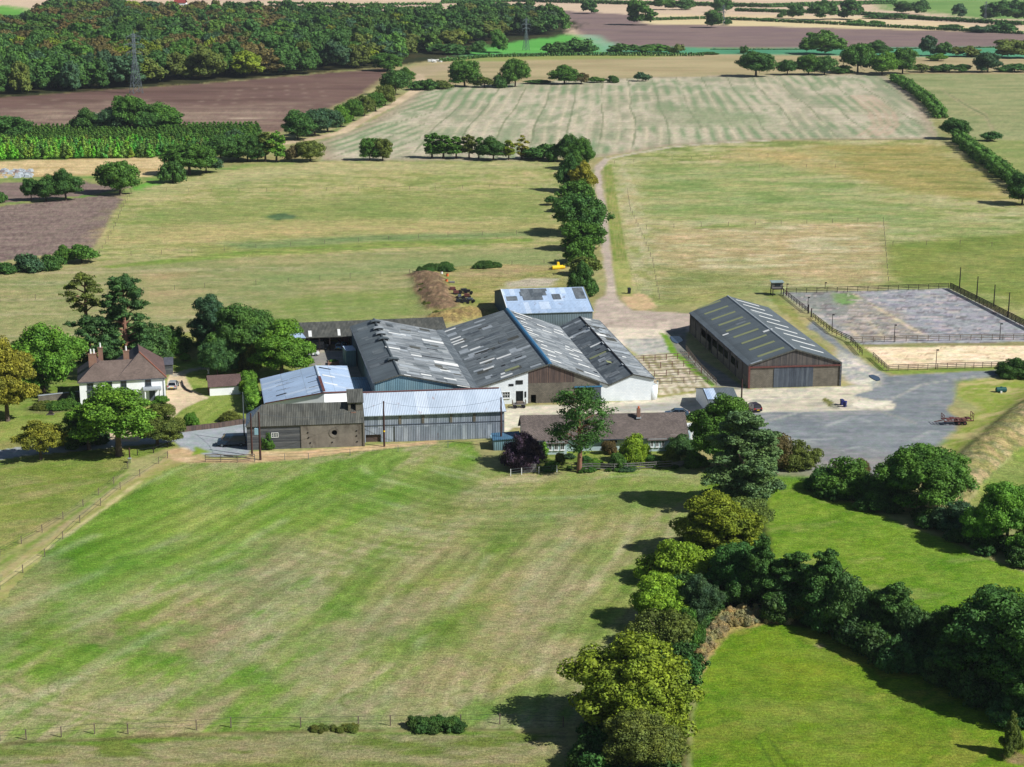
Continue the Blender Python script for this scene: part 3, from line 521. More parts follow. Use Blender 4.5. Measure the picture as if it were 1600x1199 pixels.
# heaps beside the silver barn
for (P,hh,rr,c) in (([(664,432),(676,452),(690,482)],1.3,4.0,[(126,104,82),(108,90,72),(150,126,100)]),([(700,498),(735,492)],1.6,4.5,[(150,132,88),(170,150,96),(140,120,84)]),([(4,272),(30,272)],1.2,5,[(120,108,110),(150,136,132)])):
    Q=pix(P); far=max(1,Q[:,1].mean()/350); d=sdline(Q,wx,wy); I=np.nonzero(d<rr*2.5)[0]
    hz[I]+=hh*np.exp(-(d[I]/rr)**2)*(.7+.8*nfine[I]); a=sst(rr*1.35,rr*.8,d[I]+n1[I]*3); C=blend(c,wx[I],wy[I],1.5,1.5,0,3.5,5); colr[I]=colr[I]*(1-a[:,None])+C*a[:,None]
    J=I[a>.5]; 
    if 'spoil_heap' not in REG: REG.append('spoil_heap')
    reg[J]=REG.index('spoil_heap')
# light relief so that no field is dead flat: broad swells far away, tussocks near by
hz+=((fbm(wx/2.2,wy/2.2,3)-.5)*.16*np.isin(reg,[REG.index(n) for n in ('pasture','dry_grass','embankment','rough_ground')])).astype(np.float32)
g_=1+.20*(nfine-.5)*2*(dist<900); colr*=g_[:,None].astype(np.float32)
_gr=np.isin(reg,[REG.index(n) for n in REG if n in('field_base','mown_meadow','paddock','pasture','mown_field','bottom_field','lush_paddock','lush_meadow','lawn','rough_ground','mown_verge','grass_verge')])
_t=(fbm(wx/4+70,wy/3,5,.7)-.5); _t2=(fbm(wx/16+7,wy/11+3,5,.65)-.5)                   # thin and thick turf, greener and drier
colr[_gr]*=np.stack([.88+.50*_t+.55*_t2,.95+.30*_t+.22*_t2,1.0+.5*_t+.5*_t2],1)[_gr]
V=np.stack([wx,wy,hz],1)
ii=np.arange(NY-1)[:,None]*NX+np.arange(NX-1)[None,:]; ii=ii.ravel()
QD=np.stack([ii,ii+NX,ii+NX+1,ii+1],1)[:,::-1]
freg=reg[ii+NX]                                  # the piece each facet belongs to
def groundmat(name,fs=1.2,amp=.22,fur=None,bump=.3,rough=.95,tuft=0):
    g=G(name); g.b.inputs['Specular IOR Level'].default_value=.1
    c=g.n('Attribute',attribute_name='Col').outputs[0]; ob=g.obj()
    n=g.noise(ob,fs,7,.68); c=g.mix(1.0,c,g.rng(n,.3,.7,1-amp,1+amp),'MULTIPLY')
    nh=g.noise(ob,fs*.27,5,.6); r=g.n('ValToRGB',{0:nh}); r.color_ramp.elements[0].position=.3; r.color_ramp.elements[0].color=(.88,1.0,.86,1); r.color_ramp.elements[1].position=.7; r.color_ramp.elements[1].color=(1.1,1.0,1.06,1)
    c=g.mix(1.0,c,r,'MULTIPLY')
    if fur:
        f=g.noise(g.scale(ob,(fur[1],fur[2],1),R(-fur[0])),1.0,4,.6); c=g.mix(1.0,c,g.rng(f,.32,.68,1-fur[3],1+fur[3]),'MULTIPLY')
    if tuft:
        v=g.noise(g.scale(ob,(.5,1.4,1)),tuft,6,.75,.6); c=g.mix(1.0,c,g.rng(v,.4,.62,.74,1.14),'MULTIPLY')
    g.bump(n,bump,.3); return g.out(c,rough)
gm={}
for nme in REG:
    if nme in('ploughed_field',): m_=groundmat('ploughed_soil',1.5,.3,(4,.02,.35,.16),.8)
    elif nme in('pasture','dry_grass','rough_ground','embankment','spoil_heap'): m_=groundmat(nme+'_turf',1.9,.36,(3,.08,.4,.14),1.0,.95,.7)
    elif nme in('lawn','mown_meadow','lush_paddock','lush_meadow','paddock','mown_field','bottom_field'): m_=groundmat(nme+'_grass',3.0,.36,None,.8,.95,1.6)
    elif 'yard' in nme or 'lane' in nme or 'track' in nme or 'drive' in nme or 'concrete' in nme: m_=groundmat(nme+'_surface',2.5,.16,(5,.15,.9,.08),.2,.9)
    else: m_=groundmat(nme+'_cover',1.0,.22,(2,.02,.2,.08),.4)
    gm[nme]=m_
used={}
for k,nme in enumerate(REG):
    sel=QD[freg==k]
    if not len(sel): continue
    u_,inv=np.unique(sel,return_inverse=True); me=npmesh(nme,V[u_],inv.reshape(sel.shape),[gm[nme]],smooth=True)
    ca=me.color_attributes.new('Col','FLOAT_COLOR','POINT'); c4=np.ones((len(u_),4),np.float32); c4[:,:3]=np.clip(colr[u_],0,1); ca.data.foreach_set('color',c4.ravel())
    o=link(nme,me); tag(o,kind='structure')
me=npmesh('ground',np.array([(-9000,-3000,-3),(9000,-3000,-3),(9000,12000,-3),(-9000,12000,-3)]),np.array([[0,1,2,3]]),[plain('distant_ground',(150,144,100),.95,0,.2,.02)])
tag(link('ground',me),kind='structure')
# ---------------------------------------------------------------- BUILDINGS
UX=Vector((math.cos(R(6.1)),math.sin(R(6.1)),0)); VX=Vector((-UX.y,UX.x,0)); Z=Vector((0,0,1))
def g0(p): return Vector((p[0],p[1],0))
def zp(p,z): return Vector((p[0],p[1],z))
def wall(mb,A,B,zA,zB,ops=(),z0=-.4):
    """upright wall from A to B whose top runs from zA to zB, with rectangular openings (u0,u1,z0,z1)"""
    A,B=g0(A),g0(B); L=(B-A).length; U=(B-A)/L
    us=sorted({0,L,*[min(max(q,0),L) for o in ops for q in o[:2]]})
    for a,b in zip(us,us[1:]):
        if b-a<1e-4: continue
        m=(a+b)/2; zs=[(o[2],o[3]) for o in ops if o[0]<=m<=o[1]]; zs.sort(); z=z0
        ta,tb=zA+(zB-zA)*a/L,zA+(zB-zA)*b/L
        for (c,d) in zs: 
            if c>z: mb.quad(A+U*a+Z*z,A+U*b+Z*z,A+U*b+Z*c,A+U*a+Z*c)
            z=d
        mb.quad(A+U*a+Z*z,A+U*b+Z*z,A+U*b+Z*tb,A+U*a+Z*ta)
    return mb
def opx(A,B,x0,y0,x1,y1):                        # opening in wall AB from its outline in the photo
    A,B=g0(A),g0(B); U=(B-A).normalized(); p=onplane(x0,y1,A,U); q=onplane(x1,y0,A,U)
    return ((p-A).dot(U),(q-A).dot(U),max(p.z,0.02),q.z)
def window(par,A,B,op,bars=(2,2),fm='whitepaint',sill=True,name='window',proud=.05,t=.09):
    A,B=g0(A),g0(B); U=(B-A).normalized(); N=Vector((U.y,-U.x,0)); u0,u1,z0,z1=op; mb=MB(); c=lambda u,z,d: A+U*u+Z*z+N*d
    w_=u1-u0; h=z1-z0
    mb.box(c(u0+t/2,(z0+z1)/2,proud/2),(t,proud+.06,h),U); mb.box(c(u1-t/2,(z0+z1)/2,proud/2),(t,proud+.06,h),U)
    mb.box(c((u0+u1)/2,z0+t/2,proud/2),(w_-2*t,proud+.055,t),U); mb.box(c((u0+u1)/2,z1-t/2,proud/2),(w_-2*t,proud+.055,t),U)
    for i in range(1,bars[0]): mb.box(c(u0+w_*i/bars[0],(z0+z1)/2,proud/2-.01),(.06,proud,h-2*t),U)
    for i in range(1,bars[1]): mb.box(c((u0+u1)/2,z0+h*i/bars[1],proud/2-.015),(w_-2*t,proud,.06),U)
    if sill: mb.box(c((u0+u1)/2,z0-.06,.08),(w_+.2,.2,.1),U)
    o=mb.build(name,M[fm],par); g=MB(); g.box(c((u0+u1)/2,(z0+z1)/2,-.03),(w_-2*t+.02,.02,h-2*t+.02),U); g.build('pane',M['glass'],o); return o
def doorpanel(par,A,B,op,m,name='door',proud=.06,split=0):
    A,B=g0(A),g0(B); U=(B-A).normalized(); N=Vector((U.y,-U.x,0)); u0,u1,z0,z1=op
    mb=MB(); n=max(1,split)
    for i in range(n):
        a=u0+(u1-u0)*i/n; b=u0+(u1-u0)*(i+1)/n; mb.box(A+U*(a+b)/2+Z*(z0+z1)/2+N*proud/2,(b-a-.03,proud,z1-z0),U)
    return mb.build(name,M[m],par)
class Roof:                                      # a roof slope given by four corners: eave front, ridge front, ridge back, eave back
    def __init__(s,ef,rf,rb,eb): s.p=[Vector(q) for q in (ef,rf,rb,eb)]; s.n=(s.p[1]-s.p[0]).cross(s.p[3]-s.p[0]).normalized(); s.n=s.n if s.n.z>0 else -s.n
    def hit(s,x,y):
        u=(x-800)/F; v=(599.5-y)/F; d=Vector((u,cT+v*sT,-sT+v*cT)); c=Vector((0,0,CH)); t=(s.p[0]-c).dot(s.n)/d.dot(s.n); return c+d*t
    def build(s,par,m,name='roof',t=.14,over=.25,front=.25,back=.2):
        ef,rf,rb,eb=s.p; dn=(ef-rf).normalized()*over; dn2=(eb-rb).normalized()*over; al=(ef-eb).normalized()
        return MB().slab([ef+dn+al*front,rf+al*front,rb-al*back,eb+dn2-al*back],t).build(name,M[m],par)
    def strip(s,par,a,b,wd,m,name='rooflight',h=.05):
        A,B=s.hit(*a),s.hit(*b); r=(s.p[2]-s.p[1]).normalized(); sl=(B-A); sl=sl-r*sl.dot(r)        # along the slope
        A=A+s.n*h; q=[A-r*wd/2,A-r*wd/2+sl,A+r*wd/2+sl,A+r*wd/2]
        return MB().slab(q,h-.01).build(name,M[m],par)
def c1(*v): return [(v[i]/5.33+530,v[i+1]/5.33+460) for i in range(0,len(v),2)]
def c2(*v): return [(v[i]/5.33+760,v[i+1]/5.33+460) for i in range(0,len(v),2)]
def c3(*v): return [(v[i]/4.997+1020,v[i+1]/4.997+440) for i in range(0,len(v),2)]
def back(px,py,z): return at(px,py,z)
def cap(par,a,b,m,name='ridge_cap',r=.3): 
    a,b=Vector(a),Vector(b); mb=MB(); mb.tube([a-Z*.06,b-Z*.06],r,8); return mb.build(name,M[m],par)
# --- big barn on the right
P=at(1171,607); FRg=at(1314,603); UD=(FRg-P).normalized()
ef=onplane(1171,570.5,P,UD); rg=onplane(1243,546,P,UD); er=onplane(1314,566,P,UD); ze=ef.z
eb=back(1070,488.5,ze); rb=back(1137,462.5,rg.z); vb=rb-rg; ebr=er+vb; eb=ef+(eb-ef).dot(vb.normalized())*vb.normalized()
barn=empty('barn',g0(P),0,'long dark barn with yellow rooflight strips and wide boarded door beside the arena','barn')
mb=MB(); wall(mb,P,rg,ze,rg.z,()); mb2=MB()
# front: blockwork below, boards in the gable
A,B=g0(ef),g0(er); zb=onplane(1243,573,P,UD).z
op=opx(A,B,1208,572,1271,606)
low=MB(); wall(low,A,B,zb,zb,[(op[0],op[1],-.4,zb)]); low.build('blockwork_wall',M['block'],barn)
gb=MB(); i=gb; gb.quad(zp(A,zb),zp(B,zb),er,rg,ef); gb.build('gable_boards',M['boardgrey'],barn)
doorpanel(barn,A,B,(op[0],op[1],.05,zb-.05),'slate','sliding_door',.1,2)
N_=Vector((UD.y,-UD.x,0)); rl=MB(); rl.bar(zp(A,zb+.1)+N_*.16,zp(B,zb+.1)+N_*.16,.16,.3); rl.build('door_rail',M['rust'],barn)
for q in (A,B): MB().box(zp(q,ze/2)+N_*.05,(.35,.35,ze),UD).build('corner_post',M['rust'] if q is A else M['board'],barn)
Lb=(g0(eb)-A).length; 
s_=MB(); wall(s_,A,eb,1.9,1.9,[(Lb*.60,Lb*.66,-.4,1.9)]); s_.build('low_block_wall',M['block'],barn)
s_=MB(); wall(s_,A,A+(g0(eb)-A)*.17,ze,ze,(),1.9); wall(s_,A+(g0(eb)-A)*.28,A+(g0(eb)-A)*.33,ze,ze,(),1.9); wall(s_,A+(g0(eb)-A)*.17,eb,ze,ze,(),3.5); wall(s_,A+(g0(eb)-A)*.80,eb,ze,ze,(),1.9); s_.build('side_boards',M['boardgrey'],barn)
for k in range(11): MB().box(zp(A+(g0(eb)-A)*(k/10),ze/2),(.25,.25,ze-.1),UD).build('stanchion',M['boardgrey'],barn)
s_=MB(); wall(s_,B,ebr,ze,ze); wall(s_,eb,ebr,ze,ze); s_.quad(eb,ebr,rb); s_.build('rear_walls',M['boardgrey'],barn)
RL=Roof(ef,rg,rb,eb); RR=Roof(er,rg,rb,ebr); RL.build(barn,'steelroof'); RR.build(barn,'steelroof',)
cap(barn,rg,rb,'skygrey',r=.22)
for v in ((350,213,525,148),(403,256,583,188),(458,300,640,232),(513,344,698,274),(572,390,758,320),(630,438,822,368),(693,486,885,415),(752,536,948,465),(818,588,1020,512)):
    a,b=c3(*v); RL.strip(barn,a,b,1.0,'skyyellow')
for v,m_,w_ in (((765,645,850,612),'skygrey',.8),((545,422,590,405),'skylight',.7),((862,395,935,372),'skylight',.9)):
    a,b=c3(*v); RL.strip(barn,a,b,w_,m_,'pale_patch')
for v in ((650,143,825,190),(705,180,885,236),(765,222,945,278),(830,268,1005,324),(890,313,1075,373),(955,360,1140,418),(1020,405,1208,465),(1085,455,1278,515),(1150,507,1345,568)):
    a,b=c3(*v); RR.strip(barn,a,b,.75,'skylight')
# --- barn C (white gable) and barn B (blue ridge) share a front line
Pc=at(953,627)
cl=onplane(951.5,601.5,Pc,UX); cr=onplane(988.8,585,Pc,UX); ce=onplane(1021.5,591.5,Pc,UX); 
clb=back(874,510,cl.z); crb=back(906,494.7,cr.z); w_=crb-cr; ceb=ce+w_; clb=cl+w_*((clb-cl).length/w_.length)
bc=empty('barn',g0(Pc),0,'narrow barn with a whitewashed gable, the rightmost roof of the barn group','barn')
A,B=g0(cl),g0(ce); zc=onplane(1007,591,Pc,UX)
mb=MB(); f=MB(); wall(f,A,cr,cl.z,cr.z,[]); wall(f,cr,B,cr.z,ce.z); f.build('white_gable_wall',M['white'],bc)
f=MB(); wall(f,B,ceb,ce.z,ce.z,[(30,34,-.4,2.2)]); f.build('side_wall',M['white'],bc)
f=MB(); wall(f,clb,crb,clb.z,crb.z); wall(f,crb,ceb,crb.z,ceb.z); f.build('rear_wall',M['asb3'],bc)
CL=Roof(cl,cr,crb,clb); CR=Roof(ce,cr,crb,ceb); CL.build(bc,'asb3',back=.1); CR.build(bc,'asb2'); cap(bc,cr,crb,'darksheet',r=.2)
for v,m_,w_ in (((865,442,955,405),'skylight',.8),((860,540,1025,472),'skyyellow',.9),((690,368,720,355),'skylight',.6),((940,520,1000,492),'asb2',1.5),((1000,590,1060,565),'darksheet',.6),((770,300,800,290),'darksheet',.7),((910,470,950,455),'darksheet',.6)):
    a,b=c2(*v); CL.strip(bc,a,b,w_,m_)
for v,m_,w_ in (((820,205,895,240),'skylight',.8),((912,332,1025,380),'skylight',1.8),((1130,520,1180,545),'skylight',.8),((1000,560,1050,580),'skyyellow',1.5),((940,290,1000,312),'skygrey',1.4),((1080,430,1150,462),'skygrey',1.4)):
    a,b=c2(*v); CR.strip(bc,a,b,w_,m_)
# buttress-like white annexe at its corner
an=empty('annexe',g0(ce),0,'small white round-fronted annexe at the right corner of the whitewashed gable','annexe')
q=at(1018,623); mb=MB(); mb.tube([q-Z*.3,q+Z*2.6,q+Z*2.9],[1.1,1.1,.8],12); mb.build('tank_body',M['white'],an,True); mb=MB(); mb.tube([q+Z*2.9,q+Z*3.15],[.84,.3],12); mb.build('tank_cap',M['skygrey'],an,True)
# --- barn B
UB=UX; bl=onplane(748,606,Pc,UB); br=onplane(859.4,568.8,Pc,UB); bre=cl.copy(); bre.z=cl.z
brb=back(792,483.5,br.z); blb=back(693.5,514.5,bl.z); wv=(brb-br); blb=bl+wv*((blb-bl).length/wv.length); breb=clb.copy()
bb=empty('barn',g0(bl),0,'widest barn of the group with blue ridge and many white rooflights on right slope','barn')
A,B=g0(bl),g0(bre); L=(B-A).length; U=(B-A)/L
def ua(px,py=600): return (onplane(px,py,Pc,UB)-A).dot(U)
def zt(u): 
    ur=(g0(br)-A).dot(U); return bl.z+(br.z-bl.z)*u/ur if u<ur else br.z+(bre.z-br.z)*(u-ur)/(L-ur)
u1,u2,u3=ua(825,610),ua(937,610),ua(897,615); ur=(g0(br)-A).dot(U)
ops=[opx(A,B,806,594.3,817,600.8),opx(A,B,785,612,797,622.5),opx(A,B,806,611,817.5,632),opx(A,B,795,600,802.5,603.5),opx(A,B,820,612,822.3,621)]
f=MB(); wall(f,A,A+U*u1,zt(0),zt(u1),ops); f.build('white_front_wall',M['white'],bb)
window(bb,A,B,ops[0],(3,2),'darksheet',False); window(bb,A,B,ops[1],(3,2),'whitepaint'); window(bb,A,B,ops[3],(2,1),'darksheet',False); window(bb,A,B,ops[4],(1,1),'darksheet',False)
MB().box(A+U*(ops[2][0]+ops[2][1])/2+Z*1.2+VX*1.0,(1.4,.1,2.2),U).build('door',M['slate'],bb)
zmid=onplane(870,598,Pc,UB).z; dop=opx(A,B,829.5,617,837.5,633); bop=opx(A,B,899.5,604.5,938.5,629)
f=MB(); wall(f,A+U*u1,A+U*u3,zmid,zmid,[(dop[0]-u1,dop[1]-u1,dop[2]-.4,dop[3])]); f.build('blockwork_wall',M['block'],bb)
f=MB(); ub=ua(897,596); 
f.quad(A+U*u1+Z*zmid,A+U*ub+Z*zmid,A+U*ub+Z*zt(ub),zp(A+U*ur,br.z),A+U*u1+Z*zt(u1)); f.build('brown_gable_boards',M['boardbrown'],bb)
f=MB(); wall(f,A+U*u3,A+U*u2,zt(u3),zt(u2),[(bop[0]-u3,bop[1]-u3,-.4,bop[3])]); f.build('dark_front_wall',M['block'],bb)
f=MB(); wall(f,A+U*u2,B,zt(u2),zt(L)); f.build('white_pier',M['white'],bb)
um=ua(925,615); doorpanel(bb,A,B,(um,bop[1]+.1,.05,bop[3]),'slate','sliding_door',.1)
N_=Vector((U.y,-U.x,0)); MB().bar(A+U*(bop[0]-.3)+Z*(bop[3]+.12)+N_*.12,A+U*(bop[1]+.3)+Z*(bop[3]+.12)+N_*.12,.12,.25).build('door_rail',M['blue'],bb)
f=MB(); wall(f,blb,brb,blb.z,brb.z); wall(f,brb,breb,brb.z,breb.z); wall(f,A,blb,bl.z,bl.z); f.build('rear_walls',M['asb3'],bb)
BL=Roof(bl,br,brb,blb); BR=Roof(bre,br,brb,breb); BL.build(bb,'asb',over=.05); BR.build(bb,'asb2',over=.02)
cap(bb,br,brb,'blue',r=.42)
for v in ((880,312,975,290),(925,382,1015,355),(935,405,1037,378),(950,422,1045,395),(1015,445,1070,432),(1090,467,1180,443),(1170,577,1300,543),(1310,540,1438,508),(1200,632,1290,605),(1345,668,1385,660),(1345,695,1450,670)):
    a,b=c1(*v); BL.strip(bb,a,b,.85,'skylight')
for v,m_,w_ in (((1125,240,1215,210),'skygrey',1),((1145,545,1185,538),'darksheet',.5),((1205,530,1235,520),'darksheet',.5),((1350,600,1385,590),'darksheet',.9),((1465,535,1525,515),'darksheet',.8),((900,350,975,320),'skygrey',2.2),((1000,490,1080,470),'skygrey',2.5),((1040,545,1120,520),'skygrey',1.2),((1380,640,1500,600),'skyyellow',1.2),((1430,560,1560,520),'skygrey',1.4),((1330,400,1400,380),'asb3',2.5),((1470,470,1590,425),'skygrey',1.2)):
    a,b=c1(*v); BL.strip(bb,a,b,w_,m_,'patch_sheet',.035)
for v in ((240,185,320,210),(285,225,340,245),(230,150,390,215),(300,262,365,280),(330,290,385,308),(340,312,445,358),(420,252,495,280),(465,297,545,328),(560,290,635,315),(560,312,640,335),(410,378,475,402),(455,418,505,435),(450,445,565,482),(565,475,625,495),(510,500,575,520),(525,540,620,570),(655,430,690,442),(655,452,720,472),(715,462,800,495),(690,495,770,522),(725,530,800,558),(765,578,865,618),(815,645,945,692)):
    a,b=c2(*v); BR.strip(bb,a,b,.75,'skylight')
# --- barn A (pale blue walls)
Pa=at(822,638); al_=onplane(585.5,598.5,Pa,UX); ar=onplane(625.7,585.7,Pa,UX); ae=onplane(736,605.5,Pa,UX)
arb=back(584.4,498.5,ar.z); wv=arb-ar; alb=al_+wv; aeb=ae+wv
ba=empty('barn',g0(al_),0,'leftmost large grey barn of the group with pale blue walls and hooded roof vents','barn')
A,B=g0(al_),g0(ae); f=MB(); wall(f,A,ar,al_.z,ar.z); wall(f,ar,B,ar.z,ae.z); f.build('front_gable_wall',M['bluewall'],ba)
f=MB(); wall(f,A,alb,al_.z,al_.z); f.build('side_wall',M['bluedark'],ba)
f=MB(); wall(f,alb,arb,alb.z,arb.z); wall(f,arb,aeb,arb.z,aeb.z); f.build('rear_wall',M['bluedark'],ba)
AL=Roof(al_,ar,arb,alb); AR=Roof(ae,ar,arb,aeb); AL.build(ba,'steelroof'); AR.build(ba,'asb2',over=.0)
cap(ba,ar,arb,'steelroof',r=.25)
for v,w_ in (((410,318,560,352),.7),((690,378,870,412),1.6),((600,505,688,522),.8),((385,438,510,464),1.0),((840,630,925,642),.8),((870,698,975,714),.8),((680,665,770,682),.8),((980,758,1090,780),.8),((540,672,600,690),.6)):
    a,b=c1(*v); AR.strip(ba,a,b,w_,'skylight')
for v,m_,w_ in (((655,310,760,330),'skygrey',1),((730,452,820,465),'darksheet',.6),((690,512,865,532),'darksheet',.5),((790,560,1000,608),'skylight',2.2),((755,620,860,650),'skygrey',3.2),((500,590,600,610),'skygrey',1.8),((620,535,740,555),'skygrey',1.4),((900,640,1010,665),'skygrey',2.2),((560,650,680,690),'skygrey',1.4),((760,360,850,372),'skygrey',1.4),((440,330,520,350),'skygrey',2.4),((380,400,480,430),'skygrey',1.8)):
    a,b=c1(*v); AR.strip(ba,a,b,w_,m_,'patch_sheet',.035)
Lr=(arb-ar).length; dr=(arb-ar).normalized(); du=UX
for t in (.24,.60,.70,.80,.93):
    c=ar+dr*Lr*t; hd=MB(); ring=lambda o,z_: [c+dr*o+du*1.15*math.cos(a)+Z*(z_+.35*math.sin(a)) for a in np.linspace(PI,0,9)]
    r0,r1=ring(-.9,.2),ring(1.6,-.1); base=[c-dr*1.2-du*1.5-Z*.6,c-dr*1.2+du*1.5-Z*.6]
    for k in range(8): hd.quad(r0[k],r0[k+1],r1[k+1],r1[k])
    for k in range(8): a_,b_=r0[k],r0[k+1]; hd.quad(a_-Z*.18,b_-Z*.18,b_,a_)
    hd.build('roof_vent',M['skygrey'] if t in(.7,.8) else M['steelroof'],ba); MB().box(c-dr*.7+Z*.28,(1.8,.1,.34),du).build('vent_mouth',M['darkin'],ba)
# odd replacement sheets, laps and gutters that break up the big roofs
rq=random.Random(31)
def laps(par,rf,n,mats,wmax=3.2):
    ef,rd,rb_,eb_=rf.p; r_=(rb_-rd); sl=(rd-ef); Lr_=r_.length; Ls=sl.length; ru=r_/Lr_; su=sl/Ls
    for k in range(n):
        w_=rq.choice((1,1,2,2,3))*1.02; h_=rq.choice((1.5,2.2,2.2,4.4)); a_=rq.uniform(.5,Lr_-w_-.5); b_=rq.uniform(.2,max(.3,Ls-h_-.3)); o_=ef+(rb_-rd)*(a_/Lr_)+su*b_+rf.n*.022
        MB().slab([o_,o_+ru*w_,o_+ru*w_+su*h_,o_+su*h_],.02).build('lapped_sheet',M[rq.choice(mats)],par)
laps(ba,AR,26,('asb','asb2','asb3','skygrey','asbold')); laps(ba,AL,8,('asb','asb3')); laps(bb,BL,30,('asb2','asb3','asbold','skygrey','asb3')); laps(bb,BR,22,('asb','asb3','asbold')); laps(bc,CL,20,('asb','asb2','skygrey','steelroof')); laps(bc,CR,14,('asb','asbold','skygrey')); laps(barn,RL,6,('asb','steelroof')); laps(barn,RR,6,('asb',))
for par,a_,b_ in ((ba,al_,alb),(barn,ef,eb),(bc,ce,ceb)): MB().bar(Vector(a_)-Z*.14-UX*(.3 if par!=bc else -.3),Vector(b_)-Z*.14-UX*(.3 if par!=bc else -.3),.16,.14).build('gutter',M['slate'],par)
for par,a_,b_ in ((ba,al_,ar),(ba,ar,ae),(bb,bl,br),(bb,br,bre),(bc,cl,cr),(bc,cr,ce),(barn,ef,rg),(barn,rg,er)): MB().bar(Vector(a_)-VX*.28+Z*.0,Vector(b_)-VX*.28,.07,.26).build('verge_board',M['asbold'],par)
# valley gutter between A and B; a darker sheet paints in the valley's shade
vg=empty('valley_roof',g0(ae),0,'sunken gutter roof strip coloured dark as valley shade between the two widest barns','roof strip')
MB().slab([ae+Z*.02,bl-Z*.05,blb-Z*.05,aeb+Z*.02],.15).build('gutter_shade_sheet',M['asb3'],vg)
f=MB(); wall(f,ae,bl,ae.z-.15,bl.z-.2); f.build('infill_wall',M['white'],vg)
# --- rear long shed
sh=empty('cart_shed',at(470,545),0,'long low open-fronted shed behind the barns with one pale blue roof bay','shed')
z1,z2=3.0,4.2; a=at(466,528,z1); b=at(548,526,z1); c=at(700,521,z1); d=at(447,505,z2); e=at(529,502.5,z2); f_=at(692,495.3,z2); m1=at(478,528,z1)
t_=(m1-a).length/(c-a).length; mk=d+(f_-d)*t_
MB().slab([a-UX*1.5,m1,mk,d-UX*1.5],.12).build('pale_blue_roof_bay',M['bluewhite'],sh); MB().slab([m1,c,f_,mk],.12).build('grey_roof',M['asbold'],sh)
rr_=Roof(m1,mk,f_,c)
for v in ((972,305,1000,355),(1215,292,1238,345)):
    q=[(v[i]/5.33+300,v[i+1]/5.33+460) for i in (0,2)]; 
    x0,y0,x1,y1=[(v[i]/5.33+(300 if i%2==0 else 460)) for i in range(4)]; MB().slab([rr_.hit(x0,y1)+Z*.05,rr_.hit(x1,y1)+Z*.05,rr_.hit(x1-1,y0)+Z*.05,rr_.hit(x0-1,y0)+Z*.05],.04).build('rooflight',M['skylight'],sh)
f=MB(); wall(f,d-UX*1.5,f_,z2-.15,z2-.15); wall(f,a-UX*1.5,d-UX*1.5,z1-.1,z2-.15); wall(f,c,f_,z1-.1,z2-.15); wall(f,b,c,z1-.1,z1-.1); f.build('walls',M['boardgrey'],sh)
for k in range(6): q=a+(b-a)*(k/5); MB().box(g0(q)+Z*1.45,(.22,.22,2.9),UX).build('post',M['fencedark'],sh)
MB().box(g0(a+(b-a)*.86)+Z*1.3+VX*3,(2.2,.1,2.4),UX).build('red_inner_door',M['rust'],sh)
# --- container beside barn A
cn=empty('container',at(549,574),0,'upright pale blue container box standing against the left barn','container')
q=at(541,574); q2=at(557,573); U_=(q2-q).normalized(); V_=Vector((-U_.y,U_.x,0)); h_=hgt(549,574,549); Lc=(q2-q).length
MB().hexa([q,q2,q2+V_*4.2,q+V_*4.2],[x_+Z*h_ for x_ in (q,q2,q2+V_*4.2,q+V_*4.2)]).build('box_body',M['bluewall'],cn)
MB().hexa([x_+Z*(h_+.003) for x_ in (q-V_*.1,q2-V_*.1,q2+V_*4.3,q+V_*4.3)],[x_+Z*(h_+.12) for x_ in (q-V_*.1,q2-V_*.1,q2+V_*4.3,q+V_*4.3)]).build('lid',M['bluewhite'],cn)
# --- low pale blue workshop G
gs=empty('workshop',at(414,640),0,'low workshop under bright pale blue sheet roofing with a rusty ridge','workshop')
zr,zl,zq=5.6,3.0,4.2
rbk=at(493,571.6,zr); rf=at(506.4,612.9,zr); lb=at(407.9,592.3,zl); lf=at(414.4,629.8,zl); qb=at(541,572,zq); qf=at(552.5,611,zq)
GL=Roof(lf,rf,rbk,lb); GR=Roof(qf,rf,rbk,qb); GL.build(gs,'bluewhite'); GR.build(gs,'bluewhite'); cap(gs,rf,rbk,'silver',r=.25)
MB().bar(rf+Z*.2,rf+(rbk-rf)*.55+Z*.2,.5,.08).build('rusty_flashing',M['rust'],gs)
f=MB(); wall(f,lf,rf,zl,zr); wall(f,rf,qf,zr,zq); wall(f,lb,rbk,zl,zr); wall(f,rbk,qb,zr,zq); wall(f,qf,qb,zq,zq); f.build('front_wall',M['whitehouse'],gs)
f=MB(); wall(f,lf,lb,zl-.1,zl-.1); f.build('red_side_wall',M['rust'],gs)
for (p_,q_) in ((lf,rf),(rf,qf)): MB().bar(p_-VX*.3+Z*-.02,q_-VX*.3+Z*-.02,.08,.22).build('bargeboard',M['rust'],gs)
def c7(*v): return [(v[i]/5.33+300,v[i+1]/5.33+460) for i in range(0,len(v),2)]
for v,w_ in (((700,848,788,826),.7),((690,745,800,712),.12),((810,708,910,684),.12),((700,770,850,730),.1),((950,695,1040,672),.25),((965,738,1050,712),.25),((975,780,1065,755),.2),((995,828,1080,800),.25),((700,808,785,792),.15)):
    a_,b_=c7(*v); GL.strip(gs,a_,b_,w_,'darksheet','slipped_sheet_gap',.03)
for v,w_ in (((1060,608,1155,625),.5),((1085,672,1190,690),.9),((1100,735,1215,765),.8)):
    a_,b_=c7(*v); GR.strip(gs,a_,b_,w_,'darksheet' if w_==.5 else 'skylight','patch_sheet',.03)
